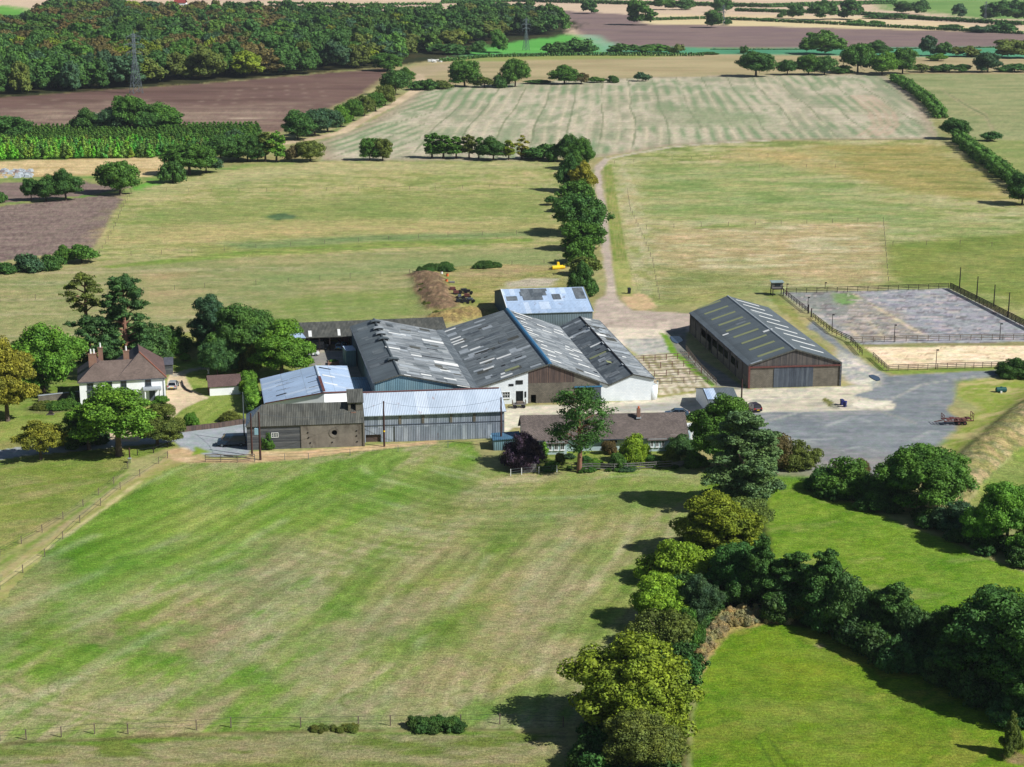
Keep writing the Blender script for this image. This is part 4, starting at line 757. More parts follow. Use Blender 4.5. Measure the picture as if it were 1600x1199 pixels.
# low link roof
lk=empty('link_shed',at(565,615),0,'low flat blue link roof in the shade between workshop and left barn','shed')
q=[at(547,590,2.6),at(578,589,2.6),at(583,612,2.6),at(553,614,2.6)]
MB().hexa([zp(v,2.5) for v in q],[zp(v,2.62) for v in q]).build('flat_roof',M['patch'],lk); f=MB()
for i in range(4): wall(f,q[i],q[(i+1)%4],2.49,2.49)
f.build('walls',M['bluedark'],lk)
# --- silver barn E
se=empty('barn',at(570,692),0,'long barn with bright galvanised roof and patched silver corrugated front','barn')
Pe=at(570,692); Pe2=at(786,684); UE=(Pe2-Pe).normalized(); VE=Vector((-UE.y,UE.x,0))
e0=onplane(569.4,648.5,Pe,UE); e1=onplane(788,640,Pe,UE); ze=(e0.z+e1.z)/2; e0.z=e1.z=ze
zr=ze+1.9; r0=at(568.5,613,zr); r1=at(782,607.5,zr)
dep=((r0-e0).dot(VE)+(r1-e1).dot(VE))/2; e0b=e0+VE*dep*2; e1b=e1+VE*dep*2; r0=e0+VE*dep; r0.z=zr; r1=e1+VE*dep; r1.z=zr
Roof(e0,r0,r1,e1).build(se,'silver',over=.55,front=.05,back=.3); Roof(e0b,r0,r1,e1b).build(se,'silver',over=.3,front=.05,back=.3)
MB().bar(r0+Z*.08,r1+Z*.08,.5,.1).build('rusty_ridge',M['rust'],se)
A,B=g0(e0),g0(e1); op=opx(A,B,571.5,679,595,692); f=MB(); wall(f,A,B,ze-.1,ze-.1,[(op[0],op[1],-.4,op[3])]); f.build('corrugated_front',M['silverwall'],se)
f=MB(); wall(f,e0b,e1b,ze-.1,ze-.1); wall(f,B,e1b,ze-.1,ze-.1); f.quad(e1,r1,e1b); wall(f,A,e0b,ze-.1,ze-.1); f.build('other_walls',M['silverwall'],se)
u0=(onplane(617,680,Pe,UE)-A).dot(UE); LE=(B-A).length; N_=-VE
MB().box(A+UE*(u0+LE-.2)/2+N_*.12+Z*1.45,(LE-.2-u0,.08,3.0),UE).build('lower_sheeting',M['silverwall'],se)
for px in (625,661,705,741): u=(onplane(px,655,Pe,UE)-A).dot(UE); MB().box(A+UE*u+N_*.06+Z*(ze-1.15),(.45,.06,1.8),UE).build('timber_post',M['block'],se)
MB().bar(A+N_*.06+Z*(ze-2.05),B+N_*.06+Z*(ze-2.05),.08,.12).build('rail',M['slate'],se)
MB().box(A+UE*(op[0]+op[1])/2+VE*.4+Z*.7,(op[1]-op[0],.05,1.6),UE).build('dark_slats',M['boardbrown'],se)
# --- old building F with hipped end and tower
fo=empty('old_barn',at(387,704),0,'old dark boarded and stained concrete barn with lichened roof and broken tower','barn')
Pf=at(568,697); UF=UE; g1=onplane(569,659,Pf,UF); g2=onplane(385.2,665.5,Pf,UF); ze=g1.z; g2.z=ze
zr=ze+2.6; q1=at(568,627,zr); dep=(q1-g1).dot(VE); q1=g1+VE*dep; q1.z=zr; q2=at(409,632,zr); lh=(q2-g2).dot(UF); q2=g2+UF*lh+VE*dep; q2.z=zr
A,B=g0(g2),g0(g1); Wf=(B-A).length; g2b=g2+VE*2*dep; g1b=g1+VE*2*dep
FR_=Roof(g2,q2,q1,g1); MB().slab([g2-VE*.3-UF*.2-Z*.15,g1-VE*.3-Z*.15,q1,q2],.12).build('front_roof',M['asbold'],fo)
MB().slab([g2-VE*.3-UF*.2-Z*.15,q2,g2b+VE*.3-UF*.2-Z*.15],.12).build('hip_roof',M['silver'],fo); MB().slab([g2b-UF*.2,g1b,q1,q2],.12).build('back_roof',M['asbold'],fo)
um=(onplane(470.4,690,Pf,UF)-A).dot(UF); wop=opx(A,B,424,676,435,684)
f=MB(); wall(f,A,A+UF*um,ze-.1,ze-.1,[wop]); f.build('weatherboard_wall',M['board'],fo)
cc=onplane(522.5,676,Pf,UF); uc=(cc-A).dot(UF); rad=.62; f=MB(); wall(f,A+UF*um-VE*.12,B-VE*.12,ze-.2,ze-.2,[(uc-um-rad,uc-um+rad,cc.z-rad,cc.z+rad)]); f.build('concrete_wall',M['concwall'],fo)
C0=A+UF*uc-VE*.12; rn=MB()
for k in range(20):
    a0,a1=2*PI*k/20,2*PI*(k+1)/20; P_=lambda r_,a_,d: C0+UF*r_*math.cos(a_)+Z*(cc.z+r_*math.sin(a_))-VE*d
    rn.quad(P_(rad*.8,a0,.08),P_(rad*.8,a1,.08),P_(rad*1.5,a1,.08),P_(rad*1.5,a0,.08)); rn.quad(P_(rad*.8,a0,.08),P_(rad*.8,a1,.08),P_(rad*.8,a1,-.3),P_(rad*.8,a0,-.3)); rn.quad(P_(rad*1.5,a0,.08),P_(rad*1.5,a1,.08),P_(rad*1.5,a1,-.02),P_(rad*1.5,a0,-.02))
rn.build('round_opening_rim',M['concwall'],fo)
for (px,py) in ((481,676),(482,684),(485,692),(519,691),(557,673),(557,681),(558,690)): q=onplane(px,py,Pf,UF); MB().tube([q-VE*.1,q-VE*.2],.14,8).build('bolt_plate',M['darkin'],fo)
window(fo,A,B,wop,(3,2),'whitepaint',False)
MB().box(B-UF*.1-VE*.15+Z*2,(.25,.3,ze),UF).build('corner_pier',M['concwall'],fo)
f=MB(); wall(f,A,g2b,ze-.1,ze-.1); wall(f,g2b,g1b,ze-.1,ze-.1); wall(f,g1,g1b,ze-.1,ze-.1); f.quad(g1-Z*.1,q1-Z*.1,g1b-Z*.1); f.build('other_walls',M['board'],fo)
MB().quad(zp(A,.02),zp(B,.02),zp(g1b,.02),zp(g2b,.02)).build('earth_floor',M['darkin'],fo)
tl=onplane(544,640,g1+VE*2.2,UF); tr_=onplane(567,639,g1+VE*2.2,UF); Ut=(g0(tr_)-g0(tl)); wt=Ut.length; T0=g0(tl); zf=onplane(556,628,T0,UF).z; 
f=MB(); wall(f,T0,T0+UF*wt,zf,zf,[(.45,1.35,ze+1.3,zf-.35)],ze); T1=T0+VE*3.4; wall(f,T0,T1,zf,zf+1.3,(),ze); wall(f,T0+UF*wt,T1+UF*wt,zf,zf+1.3,(),ze); wall(f,T1,T1+UF*wt,zf+1.3,zf+1.3,(),ze); f.build('tower_wall',M['block'],fo)
MB().slab([zp(T0-VE*.3-UF*.15,zf-.05),zp(T0-VE*.3+UF*(wt+.15),zf-.05),zp(T1+UF*(wt+.15)+VE*.2,zf+1.4),zp(T1-UF*.15+VE*.2,zf+1.4)],.12).build('tower_roof',M['asbold'],fo)
MB().box(T0+UF*.9-VE*.3+Z*(ze+.9),(.9,.25,.8),UF).build('broken_brickwork',M['brick'],fo)
# --- silver patch barn H behind
hb=empty('barn',at(926,509),0,'barn behind the group with chequered silver and grey sheet roof','barn')
Ph=at(926,508); e1=onplane(926,485.5,Ph,UX); ze=e1.z; e0=at(796,489.5,ze); UH=(e1-e0).normalized(); VH=Vector((-UH.y,UH.x,0)); zr=ze+3.0
r1=at(907,448.5,zr); dp=(r1-e1).dot(VH); r1=e1+VH*dp; r1.z=zr; r0=e0+VH*dp; r0.z=zr; e0b=e0+VH*2*dp; e1b=e1+VH*2*dp
HR=Roof(e0,r0,r1,e1); MB().slab([e0-VH*.3-UH*.2-Z*.1,e1-VH*.3+UH*.2-Z*.1,r1+UH*.2,r0-UH*.2],.14).build('front_roof',M['bluewhite'],hb); Roof(e0b,r0,r1,e1b).build(hb,'asb')
def hq(u0,u1,v0,v1,m_,n_): 
    f=lambda u,v: e0+(e1-e0)*u+(r0-e0)*v+HR.n*.06
    MB().slab([f(u0,v0),f(u1,v0),f(u1,v1),f(u0,v1)],.05).build(n_,M[m_],hb)
for (u0_,u1_,v0_,v1_) in ((.02,.15,.5,.68),(.22,.46,.5,.68),(.58,.68,.5,.72),(.20,.52,.68,.86),(.22,.54,.86,.97),(.86,.985,.5,.97)): hq(u0_,u1_,v0_,v1_,'asb3','grey_patch_sheet')
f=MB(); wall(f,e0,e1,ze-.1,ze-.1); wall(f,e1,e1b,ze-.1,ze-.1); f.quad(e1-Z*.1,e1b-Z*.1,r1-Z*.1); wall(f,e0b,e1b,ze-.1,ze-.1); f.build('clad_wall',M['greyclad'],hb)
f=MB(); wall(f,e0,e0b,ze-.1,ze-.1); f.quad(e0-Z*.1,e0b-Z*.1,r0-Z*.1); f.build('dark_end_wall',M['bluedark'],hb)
MB().bar(e1+UH*.25,r1+UH*.25,.12,.2).build('bargeboard',M['skyyellow'],hb); MB().bar(e0-UH*.25,r0-UH*.25,.12,.2).build('bargeboard',M['skylight'],hb)
# --- bungalow
bg_=empty('bungalow',at(819,707),0,'long low bungalow with mossy brown tiled roof and one brick chimney','bungalow')
Pb=at(819,707); Pb2=at(1072,701.5); UBn=(Pb2-Pb).normalized(); VB=Vector((-UBn.y,UBn.x,0)); A=g0(Pb); Lb=(Pb2-Pb).length; ze=2.6; dp=4.3; zr=ze+2.9
hp=lambda u,v,z: A+UBn*u+VB*v+Z*z
MB().slab([hp(-.4,-.65,ze-.32),hp(Lb+.4,-.65,ze-.32),hp(Lb+.4,dp,zr),hp(-.4,dp,zr)],.16).build('front_roof',M['tileb'],bg_)
MB().slab([hp(-.4,2*dp+.6,ze-.3),hp(Lb+.4,2*dp+.6,ze-.3),hp(Lb+.4,dp,zr),hp(-.4,dp,zr)],.16).build('rear_roof',M['tileb'],bg_)
wl=[(1.3,2.6,.9,2.1),(12.2,13.4,.9,2.0),(16.5,17.7,.9,2.1),(18.2,19.2,.05,2.1),(24.3,25.6,.9,2.0)]
wl=[opx(A,Pb2,832,690,843,698),opx(A,Pb2,952,684,965,693),opx(A,Pb2,975,683,988,694),opx(A,Pb2,1046,679,1058,689.5)]
f=MB(); wall(f,A,Pb2,ze-.1,ze-.1,wl); f.build('front_wall',M['pale'],bg_)
for w0 in wl: window(bg_,A,Pb2,w0,(3,1))
f=MB(); wall(f,A,hp(0,2*dp,0),ze-.1,ze-.1); f.quad(hp(0,0,ze-.15),hp(0,2*dp,ze-.15),hp(0,dp,zr-.15)); wall(f,hp(Lb,0,0),hp(Lb,2*dp,0),ze-.1,ze-.1); f.quad(hp(Lb,0,ze-.15),hp(Lb,2*dp,ze-.15),hp(Lb,dp,zr-.15)); wall(f,hp(0,2*dp,0),hp(Lb,2*dp,0),ze-.1,ze-.1); f.build('end_walls',M['pale'],bg_)
MB().bar(hp(-.3,-.68,ze-.42),hp(Lb+.3,-.68,ze-.42),.12,.12).build('gutter',M['slate'],bg_)
for (x0,x1,dpt) in ((852,884,1.7),(1012,1040,1.1)):
    a0=(onplane(x0,690,Pb,UBn)-A).dot(UBn); a1=(onplane(x1,690,Pb,UBn)-A).dot(UBn)
    f=MB(); oo=[(.3+k*(a1-a0-.3)/3,.3+k*(a1-a0-.3)/3+(a1-a0)/3-.5,.8,2.0) for k in range(3)]; W0,W1=hp(a0,-dpt,0),hp(a1,-dpt,0)
    wall(f,W0,W1,2.28,2.28,oo); wall(f,hp(a0,0,0),W0,ze-.2,2.28); wall(f,hp(a1,0,0),W1,ze-.2,2.28); f.build('bay_wall',M['pale'],bg_)
    for o_ in oo: window(bg_,W0,W1,o_,(2,1))
    MB().slab([hp(a0-.2,-dpt-.35,2.1),hp(a1+.2,-dpt-.35,2.1),hp(a1+.2,.3,ze+.02),hp(a0-.2,.3,ze+.02)],.1).build('bay_roof',M['tileb'],bg_)
uch=(onplane(997.5,652,hp(0,dp-1.1,0),UBn)-A).dot(UBn); ch=MB(); ch.box(hp(uch,dp-1.1,zr+.0),(.6,.6,2.3),UBn); co=ch.build('chimney',M['brick'],bg_); MB().tube([hp(uch,dp-1.1,zr+1.15),hp(uch,dp-1.1,zr+1.5)],.16,8).build('chimney_pot',M['orange'],co); MB().box(hp(uch,dp-1.1,zr-.55),(.85,.85,.25),UBn).build('lead_flashing',M['skygrey'],co)
MB().slab([hp(-5.4,1.2,2.0),hp(-.45,1.2,2.3),hp(-.45,5.5,2.3),hp(-5.4,5.5,2.0)],.15).build('lean_to_roof',M['patch'],bg_); f=MB(); wall(f,hp(-5.2,1.4,0),hp(0,1.4,0),1.85,2.1); wall(f,hp(-5.2,1.4,0),hp(-5.2,5.3,0),1.85,1.85); wall(f,hp(-5.2,5.3,0),hp(0,5.3,0),1.85,2.1); f.build('lean_to_wall',M['bluewall'],bg_)
# white garage at the bungalow's right end
wg=empty('garage',at(1090,690),0,'flat white garage half hidden by the tree at the bungalow right end','garage')
q=[hp(Lb+.9,1,0),hp(Lb+4.2,1,0),hp(Lb+4.2,7.5,0),hp(Lb+.9,7.5,0)]; f=MB()
for i in range(4): wall(f,q[i],q[(i+1)%4],2.4,2.4)
f.build('white_wall',M['whitehouse'],wg); MB().hexa([zp(v,2.4) for v in q],[zp(v,2.55) for v in q]).build('flat_roof',M['whitepaint'],wg)
MB().box((q[0]+q[1])/2+Z*1.05-VB*.04,(2.3,.06,2.0),UBn).build('garage_door',M['skygrey'],wg)
# --- outbuilding N
ob=empty('outbuilding',at(1155,652),0,'small white outbuilding with grey pitched roof beside the parked dark car','outbuilding')
Pn=at(1156,651); ze=hgt(1156,651,633); e1=zp(Pn,ze); zr=ze+1.6; A1=Pn-UX*5.6; dp=((at(1150,606,zr)-e1).dot(VX)); n=lambda u,v,z: A1+UX*u+VX*v+Z*z
MB().slab([n(-.2,-.3,ze-.1),n(5.8,-.3,ze-.1),n(5.8,dp,zr),n(-.2,dp,zr)],.12).build('roof',M['steelroof'],ob); MB().slab([n(-.2,2*dp,ze),n(5.8,2*dp,ze),n(5.8,dp,zr),n(-.2,dp,zr)],.12).build('rear_roof',M['steelroof'],ob)
MB().slab([n(-.1,dp*.35,ze+.65),n(1.9,dp*.35,ze+.65),n(1.9,dp*.97,zr+.06),n(-.1,dp*.97,zr+.06)],.03).build('pale_roof_sheet',M['bluewhite'],ob)
f=MB(); wall(f,n(0,0,0),n(5.6,0,0),ze-.1,ze-.1,[(3.2,4.9,-.4,2.0)]); wall(f,n(5.6,0,0),n(5.6,2*dp,0),ze-.1,ze-.1); wall(f,n(0,0,0),n(0,2*dp,0),ze-.1,ze-.1); wall(f,n(0,2*dp,0),n(5.6,2*dp,0),ze-.1,ze-.1); f.quad(n(5.6,0,ze-.1),n(5.6,2*dp,ze-.1),n(5.6,dp,zr-.1)); f.quad(n(0,0,ze-.1),n(0,2*dp,ze-.1),n(0,dp,zr-.1)); f.build('white_wall',M['whitehouse'],ob)
MB().box(n(4.05,.5,1.0),(1.7,.06,2.0),UX).build('door',M['slate'],ob)
# --- white farmhouse
fh=empty('farmhouse',at(126,633),0,'two storey white farmhouse with hipped brown tiled roof and three chimneys','farmhouse')
Pw=at(126,633); Pw2=at(259.5,625); UW=(Pw2-Pw).normalized(); VW=Vector((-UW.y,UW.x,0)); A=g0(Pw); WW=(Pw2-Pw).length
ze=onplane(190,593.5,Pw,UW).z; h_=lambda u,v,z: A+UW*u+VW*v+Z*z
wins=[opx(A,Pw2,*v) for v in ((136.5,599,146,610),(165.5,596.5,175,608),(189,595,197.5,606),(227,592,236,603.5))]
low=[(o[0]-.05,o[1]+.05,.8,2.5) for o in wins[:3]]
f=MB(); wall(f,A,Pw2,ze,ze,wins+low); f.build('white_front_wall',M['whitehouse'],fh)
for o_ in wins+low: window(fh,A,Pw2,o_,(2,2),'slate',True)
D1,D2,D3=8.0,15.5,11.5; wR,wLft=9.0,6.5
f=MB(); wall(f,h_(WW,0,0),h_(WW,D2,0),ze,ze); wall(f,h_(WW-wR,D2,0),h_(WW,D2,0),ze,ze); wall(f,h_(WW-wR,D1,0),h_(WW-wR,D2,0),ze,ze); wall(f,h_(wLft,D1,0),h_(WW-wR,D1,0),ze,ze); wall(f,h_(0,0,0),h_(0,D3,0),ze,ze); wall(f,h_(0,D3,0),h_(wLft,D3,0),ze,ze); wall(f,h_(wLft,D1,0),h_(wLft,D3,0),ze,ze); f.build('side_walls',M['whitehouse'],fh)
def hiproof(u0,u1,v0,v1,rise,axis,mats,ov=.35,names=('roof',)*4):
    e=ze-.02; a,b,c,d=h_(u0-ov,v0-ov,e),h_(u1+ov,v0-ov,e),h_(u1+ov,v1+ov,e),h_(u0-ov,v1+ov,e)
    if axis=='u': k=(v1-v0)/2; r0,r1=h_(u0+k,v0+k,e+rise),h_(u1-k,v0+k,e+rise); F_=[[a,b,r1,r0],[b,c,r1],[c,d,r0,r1],[d,a,r0]]
    else: k=(u1-u0)/2; r0,r1=h_(u0+k,v0+k,e+rise),h_(u0+k,v1-k,e+rise); F_=[[a,b,r0],[b,c,r1,r0],[c,d,r1],[d,a,r0,r1]]
    for p_,m_ in zip(F_,mats): MB().slab(p_,.14).build('roof_slope',M[m_],fh)
    return r0,r1
hiproof(0,WW,0,D1,3.0,'u',['tile']*4); r0,r1=hiproof(WW-wR,WW,0,D2,4.2,'v',['tile','tiler','tiler','slateroof']); l0,l1=hiproof(0,wLft,.02,D3,2.9,'v',['tile','tiler','tile','slateroof'])
MB().tube([r0+Z*.05,h_(WW+.3,-.3,ze+.05)],.12,6).build('hip_tiles',M['hip'],fh); MB().tube([r0+Z*.05,r1+Z*.05],.14,6).build('ridge_tiles',M['tiler'],fh)
for (px,py,v_,big) in ((144.5,561,3.6,1.5),(157.5,562,8.5,.9),(197.5,560,4.6,1.1)):
    q=onplane(px,py,h_(0,v_,0),UW); c_=h_((q-A).dot(UW),v_,0); zc=ze+2.4; k=MB(); k.box(c_+Z*(zc+.8),(big,.7,2.6),UW); k.box(c_+Z*(zc+2.15),(big+.16,.86,.16),UW); co=k.build('chimney',M['brick'],fh)
    for s_ in ((-.3,.3) if big>1.2 else (0,)): MB().tube([c_+UW*s_+Z*(zc+2.22),c_+UW*s_+Z*(zc+3.1)],[.2,.15],8).build('chimney_pot',M['skylight'],co)
pu=(onplane(238,618,Pw,UW)-A).dot(UW); pc=h_(pu,-1.1,0)
MB().box(pc+Z*2.75,(3.4,2.4,.25),UW).build('porch_roof',M['skygrey'],fh)
for s_ in (-1.4,1.4): MB().tube([pc+UW*s_-VW*.9,pc+UW*s_-VW*.9+Z*2.62],.17,10).build('porch_column',M['whitepaint'],fh)
MB().box(h_(pu,-.04,1.1),(1.1,.08,2.2),UW).build('door',M['slate'],fh)
MB().bar(h_(-.2,-.34,ze-.12),h_(WW+.3,-.34,ze-.12),.14,.14).build('gutter',M['slate'],fh); MB().tube([h_(WW-.3,-.12,.1),h_(WW-.3,-.12,ze-.1)],.06,6).build('drainpipe',M['skygrey'],fh)
# shed behind, garage
ds=empty('shed',at(264,585),0,'dark timber shed with slate roof behind the right wing of the farmhouse','shed')
q=at(258,586); q2=at(270,585.5); U_=(q2-q).normalized(); V_=Vector((-U_.y,U_.x,0)); w_=(q2-q).length; n=lambda u,v,z: q+U_*u+V_*v+Z*z
f=MB(); 
for a_,b_ in (((0,0),(w_,0)),((w_,0),(w_,5)),((w_,5),(0,5)),((0,5),(0,0))): wall(f,n(*a_,0),n(*b_,0),2.2,2.2)
f.build('timber_wall',M['board'],ds); MB().slab([n(-.2,-.2,2.1),n(w_+.2,-.2,2.1),n(w_+.2,2.5,3.1),n(-.2,2.5,3.1)],.1).build('roof',M['slateroof'],ds); MB().slab([n(-.2,5.2,2.1),n(w_+.2,5.2,2.1),n(w_+.2,2.5,3.1),n(-.2,2.5,3.1)],.1).build('roof',M['slateroof'],ds)
ga=empty('garage',at(328,619),0,'small white garage with reddish tiled roof beside the clipped hedge','garage')
q=at(328,619); q2=at(376,616); U_=(q2-q).normalized(); V_=Vector((-U_.y,U_.x,0)); w_=(q2-q).length; ze=2.0; dp=2.6; n=lambda u,v,z: q+U_*u+V_*v+Z*z
MB().slab([n(-.3,-.3,ze-.15),n(w_+.3,-.3,ze-.15),n(w_+.3,dp,ze+1.5),n(-.3,dp,ze+1.5)],.12).build('front_roof',M['tiler'],ga); MB().slab([n(-.3,2*dp+.3,ze-.15),n(w_+.3,2*dp+.3,ze-.15),n(w_+.3,dp,ze+1.5),n(-.3,dp,ze+1.5)],.12).build('rear_roof',M['tiler'],ga)
f=MB(); wall(f,n(0,0,0),n(w_,0,0),ze-.1,ze-.1); wall(f,n(w_,0,0),n(w_,2*dp,0),ze-.1,ze-.1); wall(f,n(0,2*dp,0),n(w_,2*dp,0),ze-.1,ze-.1); f.quad(n(w_,0,ze-.1),n(w_,2*dp,ze-.1),n(w_,dp,ze+1.35)); f.build('white_wall',M['whitehouse'],ga)
f=MB(); wall(f,n(0,0,0),n(0,2*dp,0),ze-.1,ze-.1); f.quad(n(0,0,ze-.1),n(0,2*dp,ze-.1),n(0,dp,ze+1.35)); f.build('red_end_wall',M['rust'],ga)
# arena hut
hu=empty('viewing_hut',at(1216,463),0,'small raised grey hut on dark posts at the corner of the riding arena','hut')
q=at(1207,463); w_=(at(1225,463)-q).length; n=lambda u,v,z: q+UX*u+VX*v+Z*z
for (u,v) in ((.1,.1),(w_-.1,.1),(.1,2.2),(w_-.1,2.2)): MB().box(n(u,v,.85),(.18,.18,1.7),UX).build('leg',M['fencedark'],hu)
MB().box(n(w_/2,1.15,1.7),(w_,2.4,.15),UX).build('deck',M['fencedark'],hu); MB().box(n(w_/2,1.6,2.5),(w_-.1,1.4,1.45),UX).build('cabin',M['greyplank'],hu); MB().slab([n(-.2,.5,3.3),n(w_+.2,.5,3.3),n(w_+.2,2.6,3.5),n(-.2,2.6,3.5)],.1).build('roof',M['greensh'],hu)
MB().bar(n(0,0,2.4),n(w_,0,2.4),.08,.1).build('rail',M['fencedark'],hu); MB().box(n(w_*.5,.88,2.55),(w_*.5,.03,.7),UX).build('window',M['glass'],hu)
# far farmhouse in the wood
fr=empty('cottage',at(283,24),0,'far cottage with red roof and white walls among the distant wood','cottage')
q=at(272,26); s_=1/ppm(q); w_=19*s_; n=lambda u,v,z: q+Vector((u,v,z))
zz=14
f=MB(); 
for a_,b_ in (((0,0),(w_,0)),((w_,0),(w_,9)),((w_,9),(0,9)),((0,9),(0,0))): wall(f,n(*a_,0),n(*b_,0),zz,zz)
f.build('white_wall',M['whitehouse'],fr); k=MB(); k.slab([n(-.5,-.5,zz-.1),n(w_+.5,-.5,zz-.1),n(w_-2,4.5,zz+6),n(2,4.5,zz+6)],.2); k.slab([n(-.5,9.5,zz-.1),n(w_+.5,9.5,zz-.1),n(w_-2,4.5,zz+6),n(2,4.5,zz+6)],.2); k.slab([n(-.5,-.5,zz-.1),n(-.5,9.5,zz-.1),n(2,4.5,zz+6)],.2); k.build('red_roof',plain('far_red_tiles',(140,62,58),.9),fr)
MB().box(n(w_-2.5,4.5,zz+6),(1.2,1,4)).build('chimney',M['brick'],fr); MB().box(n(2,4.5,zz+6),(1.2,1,3.4)).build('chimney',M['brick'],fr)
# ---------------------------------------------------------------- TREES AND HEDGES
def unit(v): return v/np.maximum(np.linalg.norm(v,axis=1,keepdims=True),1e-9)
_u=(1+5**.5)/2
_IV=unit(np.array([(-1,_u,0),(1,_u,0),(-1,-_u,0),(1,-_u,0),(0,-1,_u),(0,1,_u),(0,-1,-_u),(0,1,-_u),(_u,0,-1),(_u,0,1),(-_u,0,-1),(-_u,0,1)],float))
_IF=np.array([(0,11,5),(0,5,1),(0,1,7),(0,7,10),(0,10,11),(1,5,9),(5,11,4),(11,10,2),(10,7,6),(7,1,8),(3,9,4),(3,4,2),(3,2,6),(3,6,8),(3,8,9),(4,9,5),(2,4,11),(6,2,10),(8,6,7),(9,8,1)])
def cores(C,Rr,rg,sq=1.0):
    V=[];Fc=[]
    for k,(c,r) in enumerate(zip(C,Rr)):
        v=_IV*r*(.85+.3*rg.rand(12,1)); v[:,2]*=sq; V.append(v+c); Fc.append(_IF+12*k)
    return np.concatenate(V),np.concatenate(Fc)
def leaves(P,N,size,rg,flat=.9):
    n=len(P); N=unit(N+flat*rg.randn(n,3)); t=unit(np.cross(N,rg.randn(n,3))); b=np.cross(N,t)
    s=size*(.55+.9*rg.rand(n,1)); a=t*s*.5; b=b*s*.5*(.55+.4*rg.rand(n,1)); k=N*s*.12
    V=np.stack([P-a,P-b*1.0+k,P+a,P+b+k],1).reshape(-1,3); Q=np.arange(4*n).reshape(n,4)
    return V,Q
def ball(n,rg): return unit(rg.randn(n,3))
def crown(name,clumps,rad,nleaf,size,rg,flat=.55,core=.72,down=.25,sq=.9,shell=.22,mat_='leaf'):
    """clumps: centres of leafy clumps, rad: their radii; leaves sit in the outer shell of each clump"""
    w=rad**2/np.sum(rad**2); idx=rg.choice(len(rad),nleaf,p=w); d=ball(nleaf,rg); d[:,2]=np.where(d[:,2]<-.3,d[:,2]*down,d[:,2]); d=unit(d)
    r=rad[idx]*(1-shell*rg.rand(nleaf)+.1*rg.rand(nleaf)); P=clumps[idx]+d*r[:,None]*np.array([1,1,sq]); V,Q=leaves(P,d+np.array([0,0,.25]),size,rg,flat)
    cv,cf=cores(clumps,rad*core,rg,sq); V2=np.concatenate([V,cv]); tri=np.concatenate([cf+len(V),cf[:,2:]+len(V)],1)
    me=bpy.data.meshes.new(name); fl=[tuple(q) for q in Q]+[tuple(q) for q in (cf+len(V))]
    nq,ntr=len(Q),len(cf); me.vertices.add(len(V2)); me.vertices.foreach_set('co',V2.astype(np.float32).ravel())
    li=np.concatenate([Q.ravel(),(cf+len(V)).ravel()]).astype(np.int32); me.loops.add(len(li)); me.loops.foreach_set('vertex_index',li)
    me.polygons.add(nq+ntr); me.polygons.foreach_set('loop_start',np.concatenate([np.arange(nq)*4,nq*4+np.arange(ntr)*3]).astype(np.int32))
    me.materials.append(M[mat_]); me.update(calc_edges=True); ta=me.color_attributes.new('tint','FLOAT_COLOR','POINT'); ta.data.foreach_set('color',np.ones(len(V2)*4,np.float32)); return me
def clumpset(W_,H_,z0,nl,sub,rg,shape='round',lr=.36):
    """two levels of clumps filling a crown W_ wide and H_ high whose underside is at z0"""
    C=[];Rr=[]
    for k in range(nl):
        t=(k+.5)/nl; ph=k*2.39996+rg.rand()*.6
        if shape=='round': zz=1-1.75*t; rr=math.sqrt(max(0,1-zz*zz))*(1 if zz>0 else 1.1); c=np.array([rr*math.cos(ph),rr*math.sin(ph),zz])*(.42+.30*rg.rand()); c=c*np.array([W_/2,W_/2,H_*.54]); c[2]+=z0+H_*.42; r=lr*W_/2*(.6+.75*rg.rand())
        elif shape=='column': zz=t; rr=(.35+.5*math.sin(PI*min(1,t*.75+.22)))*rg.rand()**.4; c=np.array([rr*math.cos(ph)*W_/2*.7,rr*math.sin(ph)*W_/2*.7,z0+H_*(.06+.86*zz)]); r=lr*W_/2*(1.05-.45*t)*(.75+.5*rg.rand())
        elif shape=='cone': rr=(1-t)**.8*(.2+.45*rg.rand()); c=np.array([rr*math.cos(ph)*W_/2,rr*math.sin(ph)*W_/2,z0+H_*(.08+.78*t)]); r=lr*W_/2*(1.15-.75*t)*(.9+.25*rg.rand())
        elif shape=='spire': rr=(1-.75*t)*(.2+.6*rg.rand()); c=np.array([rr*math.cos(ph)*W_/2,rr*math.sin(ph)*W_/2,z0+H_*(.10+.80*t*(.8+.25*rg.rand()))]); r=lr*W_/2*(1.0-.62*t)*(.7+.6*rg.rand())
        elif shape=='bush': zz=rg.rand(); rr=math.sqrt(1-zz*zz)*.62; c=np.array([rr*math.cos(ph)*W_/2,rr*math.sin(ph)*W_/2,z0+H_*(.12+.55*zz)]); r=lr*W_/2*(.8+.5*rg.rand())
        C.append(c); Rr.append(r*.9)
        for j in range(sub):
            d=ball(1,rg)[0]; d[2]=abs(d[2])*.9-.15; C.append(c+d*r*.98*np.array([1,1,.95])); Rr.append(r*(.26+.30*rg.rand()))
    return np.array(C),np.array(Rr)
